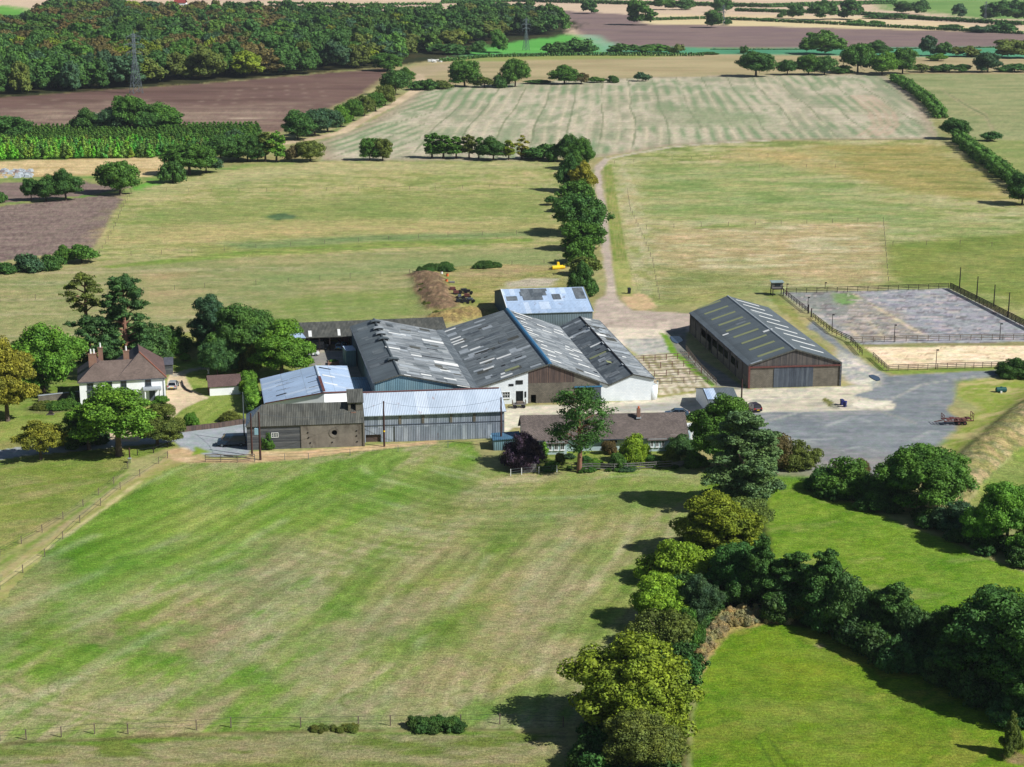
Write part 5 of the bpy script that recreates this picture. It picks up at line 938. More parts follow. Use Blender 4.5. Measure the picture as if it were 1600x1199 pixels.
def limbs(name,H_,W_,rg,n=5,r0=None,zc=None,mat_='bark',lean=0):
    r0=r0 or H_*.028; zc=zc or H_*.3; mb=MB(); top=Vector((lean,0,H_*.66))
    pts=[Vector((0,0,-.3)),Vector((0,0,.3)),Vector((lean*.3,.05,zc*.6)),Vector((lean*.5,-.05,zc)),Vector((lean*.8,.1,H_*.5)),top]
    mb.tube(pts,[r0*1.5,r0*1.1,r0*.9,r0*.8,r0*.45,r0*.12],8)
    for k in range(n):
        a=k*2.4+rg.rand(); z_=zc*(.8+.7*rg.rand()); L=W_*.24*(.8+.4*rg.rand()); s=Vector((lean*.5,0,z_)); d=Vector((math.cos(a),math.sin(a),.55+.5*rg.rand()))
        m_=s+d*L*.5+Vector((0,0,.1)); mb.tube([s,m_,s+d*L+Vector((0,0,L*.2))],[r0*.5,r0*.35,r0*.1],6)
    me_o=mb.build(name,M[mat_]); me=me_o.data; bpy.data.objects.remove(me_o); return me
rg=np.random.RandomState(11)
PROTO={}
def proto(key,shape,W_,H_,z0,nl,sub,nleaf,size,var,lr=.36,trunk=True,flat=.6,core=.62,mat_='bark',shell=.22,n=5):
    L=[]
    for v in range(var):
        Wv=W_*(.9+.2*rg.rand()); C,Rr=clumpset(Wv,H_-z0,z0,nl,sub,rg,shape,lr)
        C[:,:2]*=1+.12*rg.randn(1,2)*.7; me=crown('crown_mesh',C,Rr,nleaf,size,rg,flat,core,shell=shell,mat_='leaffar' if size>.8 else 'leaf')
        co=np.empty(len(me.vertices)*3,np.float32); me.vertices.foreach_get('co',co); co=co.reshape(-1,3)
        w_=(np.percentile(co[:,0],98)-np.percentile(co[:,0],2)+np.percentile(co[:,1],98)-np.percentile(co[:,1],2))/2; h_v=np.percentile(co[:,2],99.3)
        L.append((me,limbs('trunk_mesh',H_,W_,rg,mat_=mat_,n=n) if trunk else None,w_,h_v))
    PROTO[key]=L
proto('oak_n','round',11,11,.5,20,11,52000,.25,4,.34)
proto('oak_m','round',11,11,.2,16,9,15000,.40,5,.36)
proto('oak_f','round',13,13,.0,11,5,3600,.85,6,.40,core=.8,flat=.45)
proto('bush_n','bush',7,5,0,14,9,24000,.21,4,.40)
proto('bush_m','bush',7,5,0,10,6,4500,.42,4,.42)
proto('bush_f','bush',9,6,0,8,4,1100,.95,3,.42)
proto('poplar','column',10,17,.8,34,9,52000,.24,1,.36,shell=.4)
proto('upright_n','spire',9,11,.0,24,10,44000,.23,4,.40,shell=.35)
proto('column_m','column',7,10,1.8,12,5,3000,.5,3,.42,shell=.35)
proto('open_n','round',10,11,1.6,20,9,24000,.25,3,.29,core=.3,shell=.5)
proto('open_m','column',6,10,1.6,10,5,1500,.5,2,.36,core=.4,shell=.5)
proto('small_cone','cone',2.6,4.2,0,8,2,330,.36,3,.66,core=.8)
proto('spruce_n','cone',7,13,0,24,7,16000,.32,2,.4,shell=.3,flat=.6)
PAL={'d':(.042,.100,.024),'g':(.055,.125,.022),'b':(.040,.085,.042),'y':(.130,.175,.018),'l':(.145,.235,.022),'o':(.088,.115,.026),'r':(.098,.082,.030),'a':(.165,.165,.024),'p':(.036,.022,.040),'s':(.074,.135,.058),'e':(.080,.17,.022),'n':(.042,.094,.030),'br':(.09,.072,.032),'w':(.30,.27,.155)}
for k_ in PAL: PAL[k_]=tuple(min(.6,c*1.5) for c in PAL[k_])
TR=random.Random(5)
def tree(kind,x,y,w,h,c,label=None,name='broadleaf_tree',cat='tree',group=None,single=False,vary=.12,base_shift=None,v=None):
    pr=PROTO[kind]; me,tm,pw,ph=pr[TR.randrange(len(pr)) if v is None else v]
    low=kind.startswith('bush') or kind in('upright_n','small_cone','spruce_n')
    P0=at(x,y); s=ppm(P0); wm=w/s; sp=math.atan2(CH,P0.y)
    sh=(.42 if low else .30)*w*math.sin(sp) if base_shift is None else base_shift
    P=at(x,y-sh); hm=hgt(x,y-sh,y-h)-.22*wm*math.sin(sp)*.9; hm=max(hm,.5)
    sx=wm/pw; sz=hm/ph; col=PAL[c]; f=1+vary*(TR.random()*2-1); h2=vary*(TR.random()*2-1)
    col=(col[0]*f*(1+h2*.8),col[1]*f,col[2]*f*(1-h2*.5),1); rz=TR.random()*2*PI
    if single:
        o=link(name,me); o.location=P; o.rotation_euler=(0,0,rz); o.scale=(sx,sx,sz); o.color=col; tag(o,label,cat,group); return o
    r=empty(name,P,rz,label,cat,group); r.scale=(sx,sx,sz)
    o=link('crown' if cat!='shrub' else 'foliage',me,r); o.color=col
    if tm: o=link('trunk' if cat!='shrub' else 'stem',tm,r)
    return r
def hedge(name,P,wd,h,c,label,size=.4,dens=7,cat='hedge',px=None,seed=1):
    rgh=np.random.RandomState(seed); Q=[g0(at(*p)) for p in P]; C=[];Rr=[]
    for a,b in zip(Q,Q[1:]):
        L=(b-a).length; n=max(1,int(L/(wd*.38))); U=(b-a)/L; N_=Vector((-U.y,U.x,0))
        for i in range(n):
            for j in (-1,1):
                for z_ in (.3,.72):
                    q=a+U*(L*(i+.5*rgh.rand())/n)+N_*j*wd*.22*(1+.3*rgh.randn()); C.append((q.x,q.y,h*z_+h*.06*rgh.randn())); Rr.append(min(wd*.34,h*.36)*(.85+.35*rgh.rand()))
    C=np.array(C); Rr=np.array(Rr); o0=C.mean(0); o0[2]=0; area=np.sum(Rr**2)*6
    me=crown('hedge_mesh',C-o0,Rr,int(area*dens/(size*size*6)),size,rgh,.8,.8,shell=.2,sq=1.0)
    o=link(name,me); o.location=o0; col=PAL[c]; o.color=(*col,1); tag(o,label,cat); return o
# ---- hedgerow down the middle of the foreground
T=tree
T('oak_n',1122,740,82,122,'g','rounded mid green tree at the right end of the bungalow','broadleaf_tree')
T('poplar',1160,806,94,166,'s','tallest tree of the foreground hedgerow, a silvery green poplar beside the bungalow garden','poplar_tree',v=0)
for a in ((1206,742,62,66,'br','reddish green bush just right of the silvery poplar'),(1243,738,60,50,'o','rounded olive bush on the near left edge of the gravel yard'),(1152,838,86,64,'o','olive bush at the foot of the silvery poplar'),(1128,884,110,112,'y','broad yellow green tree right below the poplar'),(1063,925,92,82,'l','lime coloured tree leaning over the mown meadow, second of the lime ones from below'),(1150,938,80,92,'d','dark green bush between the yellow tree and the conifer shaped one'),(1040,985,84,90,'l','bright lime tree with the darkest shadow gaps, left edge of the hedgerow'),(1092,985,60,90,'b','blue green bush right of the bright lime tree'),(1036,1032,92,78,'o','olive brown tree directly above the big oak'),(1074,1018,44,68,'g','narrow green bush beside the curve of dry grass')):
    T('bush_n' if a[3]<85 else 'oak_n',*a[:5],a[5],'hedgerow_tree','tree')
T('upright_n',1187,956,78,118,'d','dark pointed tree where the two hedgerows meet','hedgerow_tree')
T('oak_n',985,1172,172,172,'y','huge yellow green oak, largest tree, at the bottom of the hedgerow','oak_tree',v=1,vary=0)
T('oak_n',1008,1225,116,118,'o','lower olive green tree in front of the huge oak','broadleaf_tree')
T('bush_n',925,1205,70,52,'d','dark bush in the shade left of the huge oak trunk','shrub','shrub')
# ---- hedgerow running to the lower right
for a in (('upright_n',1231,966,88,107,'d','dark upright tree next right of the hedgerow junction'),('upright_n',1288,985,104,128,'d','tallest dark upright tree of the lower right hedgerow'),('bush_n',1326,1000,80,99,'n','very dark bush between the tall upright tree and the green bush'),('upright_n',1392,1022,99,115,'d','green tree with a yellowish lower flank in the lower right hedgerow'),('bush_n',1435,1030,74,84,'n','low very dark bush mid way along the lower right hedgerow'),('upright_n',1480,1058,90,115,'d','pointed dark tree rising mid right in the lower hedgerow'),('oak_n',1546,1092,149,169,'d','large bright topped dark tree near the right edge above the sapling'),('oak_n',1612,1130,140,182,'d','dark tree cut by the right edge above the sapling'),('bush_n',1265,972,67,57,'o','low olive bush at the foot of the upright trees'),('bush_n',1585,1140,79,61,'n','dark bush behind the sapling'),('bush_n',1500,1075,85,61,'n','dark low bush under the pointed tree'),('bush_n',1360,1010,67,59,'n','dark bush in the dip of the lower right hedgerow')):
    T(*a[:6],a[6],'hedgerow_tree')
T('upright_n',1578,1186,33,73,'o','lone yellowish sapling in the lower right corner of the meadow','sapling')
# ---- trees between yard and lush paddock
for a in (('bush_n',1321,782,100,68,'g','wide green bush with a pale top on the near edge of the gravel yard'),('bush_n',1285,772,46,38,'d','small dark bush at the left end of the yard hedge'),('bush_n',1383,798,60,52,'d','dark bush between the wide bush and the yard oak'),('oak_n',1441,808,132,112,'g','broad dark green oak on the near edge of the gravel yard'),('bush_n',1493,838,72,56,'b','blue green bush below right of the yard oak'),('bush_n',1535,852,52,44,'d','dark bush linking the yard oak with the right edge oak'),('oak_n',1572,868,104,114,'e','sunlit green oak at the right edge below the embankment'),('bush_n',1588,594,56,34,'d','rounded dark bush at the right edge beside the sand arena'),('bush_n',1625,880,70,60,'g','bush at the right frame edge under the sunlit oak'),('bush_n',1344,742,24,26,'br','thin brown bush standing up behind the wide green bush')):
    T(*a[:6],a[6],'broadleaf_tree' if a[0]=='oak_n' else 'shrub','tree' if a[0]=='oak_n' else 'shrub')
# ---- bungalow garden
for a in (('bush_n',815,738,58,62,'p','large dark purple leaved shrub at the left end of the bungalow'),('small_cone',851,717,15,26,'e','small bright green conifer in front of the bungalow left bay'),('bush_n',994,728,44,50,'l','drooping light green shrub in front of the bungalow centre'),('bush_n',930,730,24,14,'e','low yellow green shrub on the bungalow lawn'),('bush_n',951,712,22,24,'br','pinkish brown shrub by the bungalow wall'),('bush_n',965,735,26,26,'d','dark arched shrub in the middle of the garden fence'),('bush_n',1047,730,26,30,'o','olive rounded shrub near the right of the bungalow garden'),('bush_n',1066,712,44,34,'n','dark purple green shrub under the bungalow right windows'),('bush_n',1086,732,38,30,'g','green shrub by the pale garden fence'),('bush_n',875,727,14,20,'o','little thin shrub on the lawn left of the pine'),('bush_n',914,728,20,16,'d','dark green shrub right of the pine trunk'),('bush_n',1022,730,24,20,'g','green shrub between the drooping and the olive shrub'),('bush_n',858,738,26,14,'g','low green shrub by the pale plank fence'),('bush_n',890,718,18,10,'b','bluish flower shrub before the bungalow centre'),('bush_n',980,738,30,12,'b','low bluish shrub along the garden fence')):
    T(*a[:6],a[6],'shrub','shrub')
# ---- pines: bare lower trunk, flat layered clumps
def pine(x,y,w,h,c,label,bare,seed,layers=9,name='pine_tree',dens=9000,size=.3,mat_='barkpine',core=.6,wide=None):
    rp=np.random.RandomState(seed); P0=at(x,y); s=ppm(P0); wm=w/s; H_=hgt(x,y,y-h); C=[];Rr=[]; mb=MB(); r0=H_*.02+.08
    mb.tube([Vector((0,0,-.3)),Vector((.1,0,H_*.3)),Vector((-.1,.1,H_*.6)),Vector((.1,0,H_*.95))],[r0*1.3,r0,r0*.75,r0*.2],8)
    for k in range(layers):
        t=bare+(1-bare)*(k+.3)/layers; prof=(wide(t) if wide else math.sin(PI*min(1,((t-bare)/(1-bare)*.8+.2)))**.6)
        for j in range(3):
            a=k*2.4+j*2.1+rp.rand(); L=wm/2*prof*(.5+.5*rp.rand()); e=Vector((math.cos(a)*L*.8,math.sin(a)*L*.8,H_*t+.25*L))
            mb.tube([Vector((0,0,H_*t-.3)),e*.5+Vector((0,0,H_*t*.5)),e],[r0*.4,r0*.28,.05],5)
            C.append(tuple(e)); Rr.append(wm*.13*(.8+.5*rp.rand())); 
            for q in range(5): d=rp.randn(3)*np.array([.9,.9,.3]); C.append((e.x+d[0]*wm*.09,e.y+d[1]*wm*.09,e.z+d[2]*wm*.09)); Rr.append(wm*.07*(.7+.6*rp.rand()))
    C.append((0,0,H_*.95)); Rr.append(wm*.12)
    me=crown('pine_mesh',np.array(C),np.array(Rr),dens,size,rp,.8,core,sq=.6,shell=.4)
    r=empty(name,P0,0,label,'tree'); o=link('crown',me,r); o.color=(*PAL[c],1); t_=mb.build('trunk',M[mat_]); t_.parent=r; return r
pine(905,738,116,124,'d','tall pine with reddish trunk in front of the bungalow',.28,4,10,dens=9500,size=.27,core=.35)
pine(140,575,62,146,'o','slender tall pine with a bare trunk behind the farmhouse',.60,8,6,dens=5200,size=.34)
pine(199,585,84,152,'n','broad dark layered pine, tallest behind the farmhouse',.10,12,13,dens=17000,size=.36,core=.75)
pine(152,590,84,92,'n','dark flat topped pine between slender pine and green tree',.12,17,9,dens=12000,size=.34,core=.75)
# ---- farmhouse garden
for a in (('oak_n',12,665,84,136,'a','yellow brown autumn tree at the left frame edge'),('oak_n',68,622,102,118,'e','bright green rounded tree left of the farmhouse'),('oak_m',232,580,62,74,'n','dark tree right behind the tall dark pine'),('bush_n',250,576,32,46,'s','grey green bush behind the farmhouse right wing'),('bush_n',272,556,54,46,'g','green spreading bush behind the dark timber shed'),('bush_n',196,568,40,36,'y','yellowish magnolia rising behind the farmhouse roof'),('oak_n',337,560,62,96,'b','grey green feathery tree at the left of the clump behind the workshop'),('oak_n',380,582,92,106,'d','dark broad tree in the centre of the clump behind the workshop'),('oak_n',418,560,50,70,'d','dark green tree behind the bright yellow green one'),('oak_n',441,598,78,96,'e','bright yellow green dense tree beside the pale blue workshop'),('bush_n',388,582,42,56,'o','light olive bush in front of the dark broad tree'),('oak_n',340,590,50,60,'n','low dark tree in shade by the garden path'),('bush_n',375,606,38,24,'o','olive bush overhanging the small garage roof'),('bush_n',382,618,17,24,'l','small golden bush beside the garage'),('open_n',64,724,72,68,'a','isolated golden brown tree left along the lane'),('open_n',139,708,66,74,'g','green tree with low branches second from left along the lane'),('open_n',186,722,110,118,'e','widest green tree along the lane in front of the farmhouse'),('oak_n',246,702,62,70,'o','olive tree at the right end of the lane row'),('bush_n',298,670,22,26,'e','round green shrub on the striped lawn edge'),('bush_n',361,662,30,20,'o','low brown green shrub at the lane end of the striped lawn'),('bush_n',252,634,20,16,'e','small green shrub beside the farmhouse porch'),('bush_n',113,632,12,26,'n','dark shrub against the farmhouse left wall'),('bush_n',68,642,30,16,'o','low yellowish shrub left of the lawn border'),('bush_n',97,642,26,16,'g','low green shrub in the lawn border'),('bush_n',290,566,16,14,'e','little bright green shrub by the garden path'),('bush_n',108,700,44,28,'n','dark hedge bush between lane trees and garden'),('bush_n',284,670,16,10,'e','tiny round green shrub by the lane wall'),('bush_n',312,545,20,14,'g','small green shrub on the edge of the long field'),('bush_n',445,700,22,26,'e','green weedy shrub against the weatherboarded wall'),('bush_n',419,704,20,30,'g','tall green weed shrub at the foot of the pole'),('bush_n',8,632,50,40,'o','olive undergrowth at the left frame edge')):
    T(*a[:6],a[6],'broadleaf_tree' if a[0][:2] in('oa','op') else 'shrub','tree' if a[0][:2] in('oa','op') else 'shrub')
hedge('hedge',[(397,646),(392,620),(389,600)],2.4,3.2,'e','tall clipped bright green hedge beside the pale blue workshop',.24,9)
# ---- row along the gravel track
for a in (('oak_m',888,254,26,43,'d','dark round tree at the top of the track row'),('oak_m',906,266,40,50,'g','bright green tree second from the top of the track row'),('oak_m',890,300,34,57,'d','dark tree on the shaded side of the track row'),('oak_m',908,304,36,50,'a','yellow brown tree among the green track row'),('bush_m',900,316,48,36,'g','low green bush under the yellow brown tree'),('bush_m',897,334,48,32,'d','flat dark bush in the middle of the track row'),('oak_m',906,370,74,66,'d','widest dark tree of the track row'),('oak_m',912,394,59,48,'g','green tree just below the widest track tree'),('bush_m',907,416,48,43,'g','bright bush third from the lower end of the track row'),('bush_m',915,434,43,34,'o','olive bush above the last bush of the track row'),('bush_n',909,466,43,55,'d','last dense dark bush of the track row nearest the barns'),('bush_m',864,322,24,16,'d','little dark bush left of the track row'),('bush_m',843,252,53,27,'d','long dark bush joining the field boundary to the track row'),('bush_m',871,254,28,29,'d','dark bush corner where the boundary meets the track row')):
    T(*a[:6],a[6],'broadleaf_tree' if a[0][:2] in('oa','op') else 'shrub','tree' if a[0][:2] in('oa','op') else 'shrub',vary=.06)
# ---- boundary between pasture and striped field
for i,a in enumerate((('oak_m',578,252,28,36,'g','greener half of the lone pair of round trees on the pasture edge'),('oak_m',598,252,28,35,'o','browner half of the lone pair of round trees on the pasture edge'),('column_m',675,248,24,40,'g','first slim tree of the row above the pasture'),('column_m',693,249,26,38,'g','second slim tree of the row above the pasture'),('column_m',713,249,26,36,'g','third slim tree of the row above the pasture'),('column_m',733,249,26,38,'o','fourth slim tree of the row above the pasture'),('column_m',748,249,18,34,'g','fifth slim tree of the row above the pasture'),('oak_m',771,252,38,38,'d','dark round tree at the right of the slim row'),('column_m',795,251,18,32,'y','slim yellowish tree beside the dark round tree'),('open_m',815,250,20,38,'a','sparse yellow tree standing alone before the long dark bush'),('open_m',415,254,28,48,'o','sparse thin trunked tree by the dirt track bend'),('column_m',432,254,30,48,'e','light green tree by the dirt track bend'),('oak_m',387,254,42,42,'d','dark round tree left of the light green one'),('bush_m',456,254,20,26,'br','small reddish brown bush below the dirt track'),('oak_m',485,254,42,34,'o','brown olive round tree below the dirt track'),('oak_m',403,254,28,40,'d','tree behind the sparse thin trunked one'))):
    T(*a[:6],a[6],'broadleaf_tree','tree',vary=.05)
# ---- hedge along the dirt track
for a in (('oak_m',466,220,46,46,'d','dark round tree lowest along the dirt track'),('oak_m',492,214,44,42,'b','blue green tree next to the lowest dirt track tree'),('oak_m',512,208,40,38,'b','blue green tree third up the dirt track'),('oak_m',533,200,30,34,'e','bright green bush mid way up the dirt track'),('oak_m',552,190,30,34,'g','mid green bush above the bright one on the dirt track'),('oak_m',570,182,28,32,'o','olive bush mid dirt track hedge'),('oak_m',587,175,28,30,'g','green bush upper dirt track hedge'),('oak_m',602,166,28,32,'o','olive bush upper dirt track hedge near the bend'),('oak_m',618,150,42,40,'d','dark tree at the dirt track bend'),('oak_m',634,132,24,26,'g','small green tree at the top of the dirt track bend'),('oak_m',606,112,42,28,'g','wide bush at the corner of the brown field and the wood')):
    T(*a[:6],a[6],'hedgerow_tree','tree',vary=.05)
# ---- left side
for a in (('oak_m',49,315,26,36,'d','left tree of the trio on the ploughed field'),('oak_m',72,316,36,42,'d','middle tree of the trio on the ploughed field'),('oak_m',103,315,44,50,'d','right and largest tree of the trio on the ploughed field'),('oak_m',188,306,60,54,'g','lone round tree casting shadow at the ploughed field corner'),('bush_m',-2,318,22,22,'d','dark bush at the left frame edge beside the trio'),('oak_m',296,276,72,52,'g','broad tree of the clump at the pasture corner'),('bush_m',270,288,38,38,'d','dark lower tree at the left of the pasture corner clump'),('bush_m',322,272,42,36,'b','grey green bush on the right of the pasture corner clump'),('oak_m',345,256,50,44,'d','dark tree behind the pasture corner clump'),('oak_m',372,250,36,36,'g','green tree between the clump and the plantation'),('oak_m',140,212,42,42,'d','left tree of the big clump before the brown field'),('oak_m',174,212,46,42,'b','grey green tree second in the clump before the brown field'),('oak_m',204,212,56,62,'g','tallest tree in the clump before the brown field'),('oak_m',258,212,62,50,'g','broad right hand tree of the clump before the brown field'),('oak_m',232,214,40,38,'d','low dark tree inside the clump before the brown field'),('oak_m',20,224,56,42,'d','dark tree at the left frame edge above the plantation'),('bush_m',62,220,44,16,'b','low hedge bush left of the plantation top'),('bush_m',92,218,36,12,'br','brownish low bush left of the plantation top'),('bush_m',365,228,30,26,'b','blue grey bush at the right end of the plantation'),('bush_m',8,429,32,20,'d','leftmost bush of the hedge under the ploughed field'),('bush_m',44,427,44,32,'b','second bush of the hedge under the ploughed field'),('bush_m',82,423,38,26,'d','third bush of the hedge under the ploughed field'),('oak_m',100,414,24,30,'g','taller narrow bush of the hedge under the ploughed field'),('bush_m',128,414,46,32,'g','rightmost and biggest bush of the hedge under the ploughed field'),('bush_m',256,232,20,14,'n','dark low bush beside the plantation')):
    T(*a[:6],a[6],'broadleaf_tree' if a[0][:2] in('oa','op') else 'shrub','tree' if a[0][:2] in('oa','op') else 'shrub',vary=.06)
# ---- hedge above the striped field
for a in (('bush_m',663,142,44,18,'d','low dark bush at the left start of the hedge above the striped field'),('bush_m',690,140,30,14,'o','low olive bush left in the hedge above the striped field'),('oak_m',726,137,44,42,'g','left large round tree above the striped field'),('bush_m',757,138,30,18,'o','brown bush between the two large left trees above the striped field'),('oak_m',805,137,40,44,'g','second large tree above the striped field'),('bush_m',782,138,26,20,'d','dark bush left of the second large tree'),('bush_m',842,132,36,8,'d','low hedge piece between second and third tree'),('oak_m',882,133,42,30,'g','third rounder tree above the striped field'),('bush_m',908,132,26,18,'br','brown bush right of the third tree'),('bush_m',932,130,24,10,'g','small low bush in the hedge above the striped field'),('bush_m',958,130,18,12,'d','dark little bush near the end of the hedge above the striped field'),('bush_m',1003,128,22,15,'b','lone bush above the striped field'),('oak_m',1181,121,50,40,'d','lone round tree above the middle of the striped field'),('oak_m',1230,118,30,24,'d','small tree right of the lone round tree'),('oak_m',1263,118,34,32,'g','left crown of the double tree above the striped field'),('oak_m',1288,118,38,30,'d','right crown of the double tree above the striped field'),('bush_m',1315,116,34,14,'d','low dark hedge beside the double tree'),('oak_m',1340,115,48,46,'g','large tree where the right hedge begins'),('oak_m',1378,118,42,36,'e','lighter green tree on top of the right hedge'),('oak_m',1410,116,36,40,'g','tree just right of the right hedge top'),('oak_m',1366,88,40,24,'d','dark tree before the green strip at the right'),('bush_m',1440,114,28,14,'o','olive bush in the hedge right of the right hedge top'),('bush_m',1470,114,36,14,'d','dark bush in the hedge above the far right field'),('bush_m',1502,114,30,14,'d','second dark bush in the hedge above the far right field'),('oak_m',1543,114,38,32,'b','blue green tree in the hedge above the far right field'),('bush_m',1585,114,44,14,'d','long bush at the right edge above the far right field'),('bush_m',1465,96,26,12,'e','small bright bush on the stubble strip')):
    T(*a[:6],a[6],'broadleaf_tree' if a[0][:2] in('oa','op') else 'shrub','tree' if a[0][:2] in('oa','op') else 'shrub',vary=.06)
# ---- third line
for a in (('oak_f',1281,86,60,38,'g','broad tree on the far green strip'),('bush_f',1163,84,14,12,'d','tiny bush on the far green strip'),('oak_f',1449,88,26,32,'b','tall tree on the far green strip, right'),('oak_f',1474,88,30,22,'d','rounder tree beside the tall one on the far green strip'),('bush_f',1508,90,42,18,'o','long bush on the far green strip'),('oak_f',1588,92,56,30,'o','olive tree at the right edge of the far green strip'),('bush_f',868,86,44,20,'d','left dark bush of the pair under the right pylon side'),('bush_f',900,84,44,24,'d','taller dark bush right of the far pylon'),('bush_f',922,84,22,14,'d','small dark bush beside the taller pylon bush'),('bush_f',975,84,44,16,'d','long dark bush left on the stubble strip edge'),('bush_f',1018,84,50,15,'g','long green bush on the stubble strip edge'),('bush_f',1058,85,20,16,'o','olive end bush on the stubble strip edge'),('bush_f',1105,86,30,5,'d','very low hedge piece on the stubble strip edge'),('oak_f',747,86,22,22,'d','small round tree on the bright green meadow'),('oak_f',781,83,28,36,'g','taller tree on the bright green meadow'),('bush_f',700,86,60,18,'d','dark thicket left of the bright green meadow'),('oak_f',1115,44,28,28,'d','lone dark tree on the far brown field'),('bush_f',1137,40,12,10,'d','tiny bush beside the lone far tree'),('oak_f',1000,40,42,40,'g','large tree at the head of the far brown field'),('oak_f',920,22,26,22,'d','small tree on the far horizon hedge'),('oak_f',1038,16,36,20,'g','pale tree in the far horizon hedge'),('oak_f',1070,16,30,18,'d','dark tree in the far horizon hedge'),('oak_f',1128,20,26,22,'d','second dark tree in the far horizon hedge'),('oak_f',1243,30,24,24,'d','round tree on the far tan field'),('bush_f',1223,28,14,10,'d','tiny bush on the far tan field'),('oak_f',1284,32,42,30,'d','double tree on the far tan field'),('oak_f',1330,31,36,32,'d','tree next to the double tree on the far tan field'),('oak_f',1412,22,34,20,'d','tree at the far green meadow left'),('oak_f',1440,24,26,24,'d','flat topped tree at the far green meadow'),('oak_f',1497,28,22,22,'b','pale tree at the far green meadow'),('oak_f',1555,34,44,32,'d','broad tree at the right of the far green meadow'),('oak_f',1590,34,36,34,'d','tree at the right edge of the far green meadow'),('bush_f',1530,52,34,12,'b','pale thicket on the far brown field right'),('bush_f',1566,52,46,17,'d','dark thicket on the far brown field right'),('bush_f',1340,40,32,9,'g','low far hedge bush right of centre'),('bush_f',1370,40,24,8,'g','second low far hedge bush right of centre'),('bush_f',1198,34,22,6,'d','flat far hedge bush'),('bush_f',1375,30,40,8,'d','long flat far hedge bush'),('bush_f',1400,31,30,10,'d','another flat far hedge bush beside the meadow'),('bush_f',1485,44,34,6,'d','thin far hedge at the right tan field')):
    T(*a[:6],a[6],'broadleaf_tree' if a[0][:2] in('oa','op') else 'shrub','tree' if a[0][:2] in('oa','op') else 'shrub',vary=.06,single=True)
# far hedges as long low things
hedge('hedge',[(1396,126),(1412,134),(1432,148),(1452,164),(1470,186)],7.5,4.2,'g','long clipped hedge along the right of the striped field',.6,5,seed=3)
T('oak_m',1491,219,38,34,'d','round tree at the gap between the two clipped hedges',vary=.02)
T('bush_m',1550,222,28,17,'d','small twin bush in the field right of the gap','shrub','shrub')
hedge('hedge',[(1498,222),(1520,240),(1550,262),(1580,286),(1606,306)],7.5,4.4,'g','long clipped hedge below the gap running off the right edge',.5,6,seed=4)
T('oak_m',1597,322,44,52,'d','dark tree at the right frame edge at the end of the hedge',vary=.02)
for i,(P_,h_,l_) in enumerate((([(1000,33),(1100,30),(1180,33),(1290,38),(1480,48),(1600,54)],3,'thin far hedge between tan field and brown field'),([(420,14),(560,18),(690,16)],10,'dark far tree line at the top left'),([(690,6),(800,3),(1000,8),(1200,12),(1400,6)],5,'thin hedge on the farthest tan fields'),([(1150,18),(1350,24),(1450,32),(1600,40)],4,'thin hedge above the far tan strip'),([(690,97),(760,90),(900,87),(1100,88)],2.5,'low dark hedge along the stubble strip'),([(1110,78),(1300,78),(1480,76),(1600,74)],.8,'thin dark line of hedge on the far green strip'))):
    hedge('hedge',P_,5 if h_>1 else 1.5,h_,'d',l_,1.5,2,seed=10+i)
# ---- the wood
def inpoly(P,x,y):
    c=False; n=len(P)
    for i in range(n):
        (ax,ay),(bx,by)=P[i],P[(i+1)%n]
        if (ay>y)!=(by>y) and x<(bx-ax)*(y-ay)/(by-ay)+ax: c=not c
    return c
WD=[(-60,158),(0,152),(100,144),(330,126),(480,116),(610,102),(640,84),(700,84),(740,68),(800,58),(870,54),(882,38),(800,30),(720,30),(690,42),(640,40),(520,38),(430,34),(300,27),(100,22),(60,34),(40,48),(-60,56)]
cand=[]; wr=random.Random(21); row=156.0
while row>20:
    p=at(400,row); s=ppm(p); step=15*s; sy=max(1.8,16*s*CH/(p.y+1e-6)*1.0); off=wr.random()*step; x=-50+off
    while x<895:
        X=x+wr.uniform(-.35,.35)*step; Y=row+wr.uniform(-.35,.35)*sy
        if inpoly(WD,X,Y): cand.append((X,Y,s))
        x+=step
    row-=sy
cand.sort(key=lambda t:-t[1]); rest=[]
WL={'g':'green crowned tree of the dense wood beyond the brown field','d':'dark green tree of the dense wood beyond the brown field','o':'olive crowned tree of the dense wood beyond the brown field','r':'russet crowned tree of the dense wood beyond the brown field','b':'blue green tree of the dense wood beyond the brown field','y':'yellow green tree of the dense wood beyond the brown field'}
for i,(X,Y,s) in enumerate(cand):
    n_=float(vn(np.array([X/60.]),np.array([Y/17.+3]))[0]); br=float(sst(560,380,np.array([X]))[()] if X>0 else 1)
    if wr.random()<.14: c=wr.choice('dgby')
    elif n_<.62 and X<440 and Y>28 and not(X<90 and Y>120): c=wr.choice('rrorrodg')
    else: c=wr.choice('ddgbdo')
    wm=wr.uniform(10,22); hm=wr.uniform(12,19)*(1.15 if c in 'dg' else 1)
    if i<290:
        me,tm,pw,ph=PROTO['oak_f'][wr.randrange(5)]; o=link('woodland_tree',me); o.location=at(X,Y); o.rotation_euler=(0,0,wr.random()*6.3); o.scale=(wm/pw,wm/pw,hm/ph)
        col=PAL[c]; f=wr.uniform(.75,1.25)*.95; o.color=(*[q*f for q in col],1); tag(o,WL[c],'tree','trees of the dense wood')
    else: rest.append((X,Y,wm,hm,c))
print('wood',len(cand))
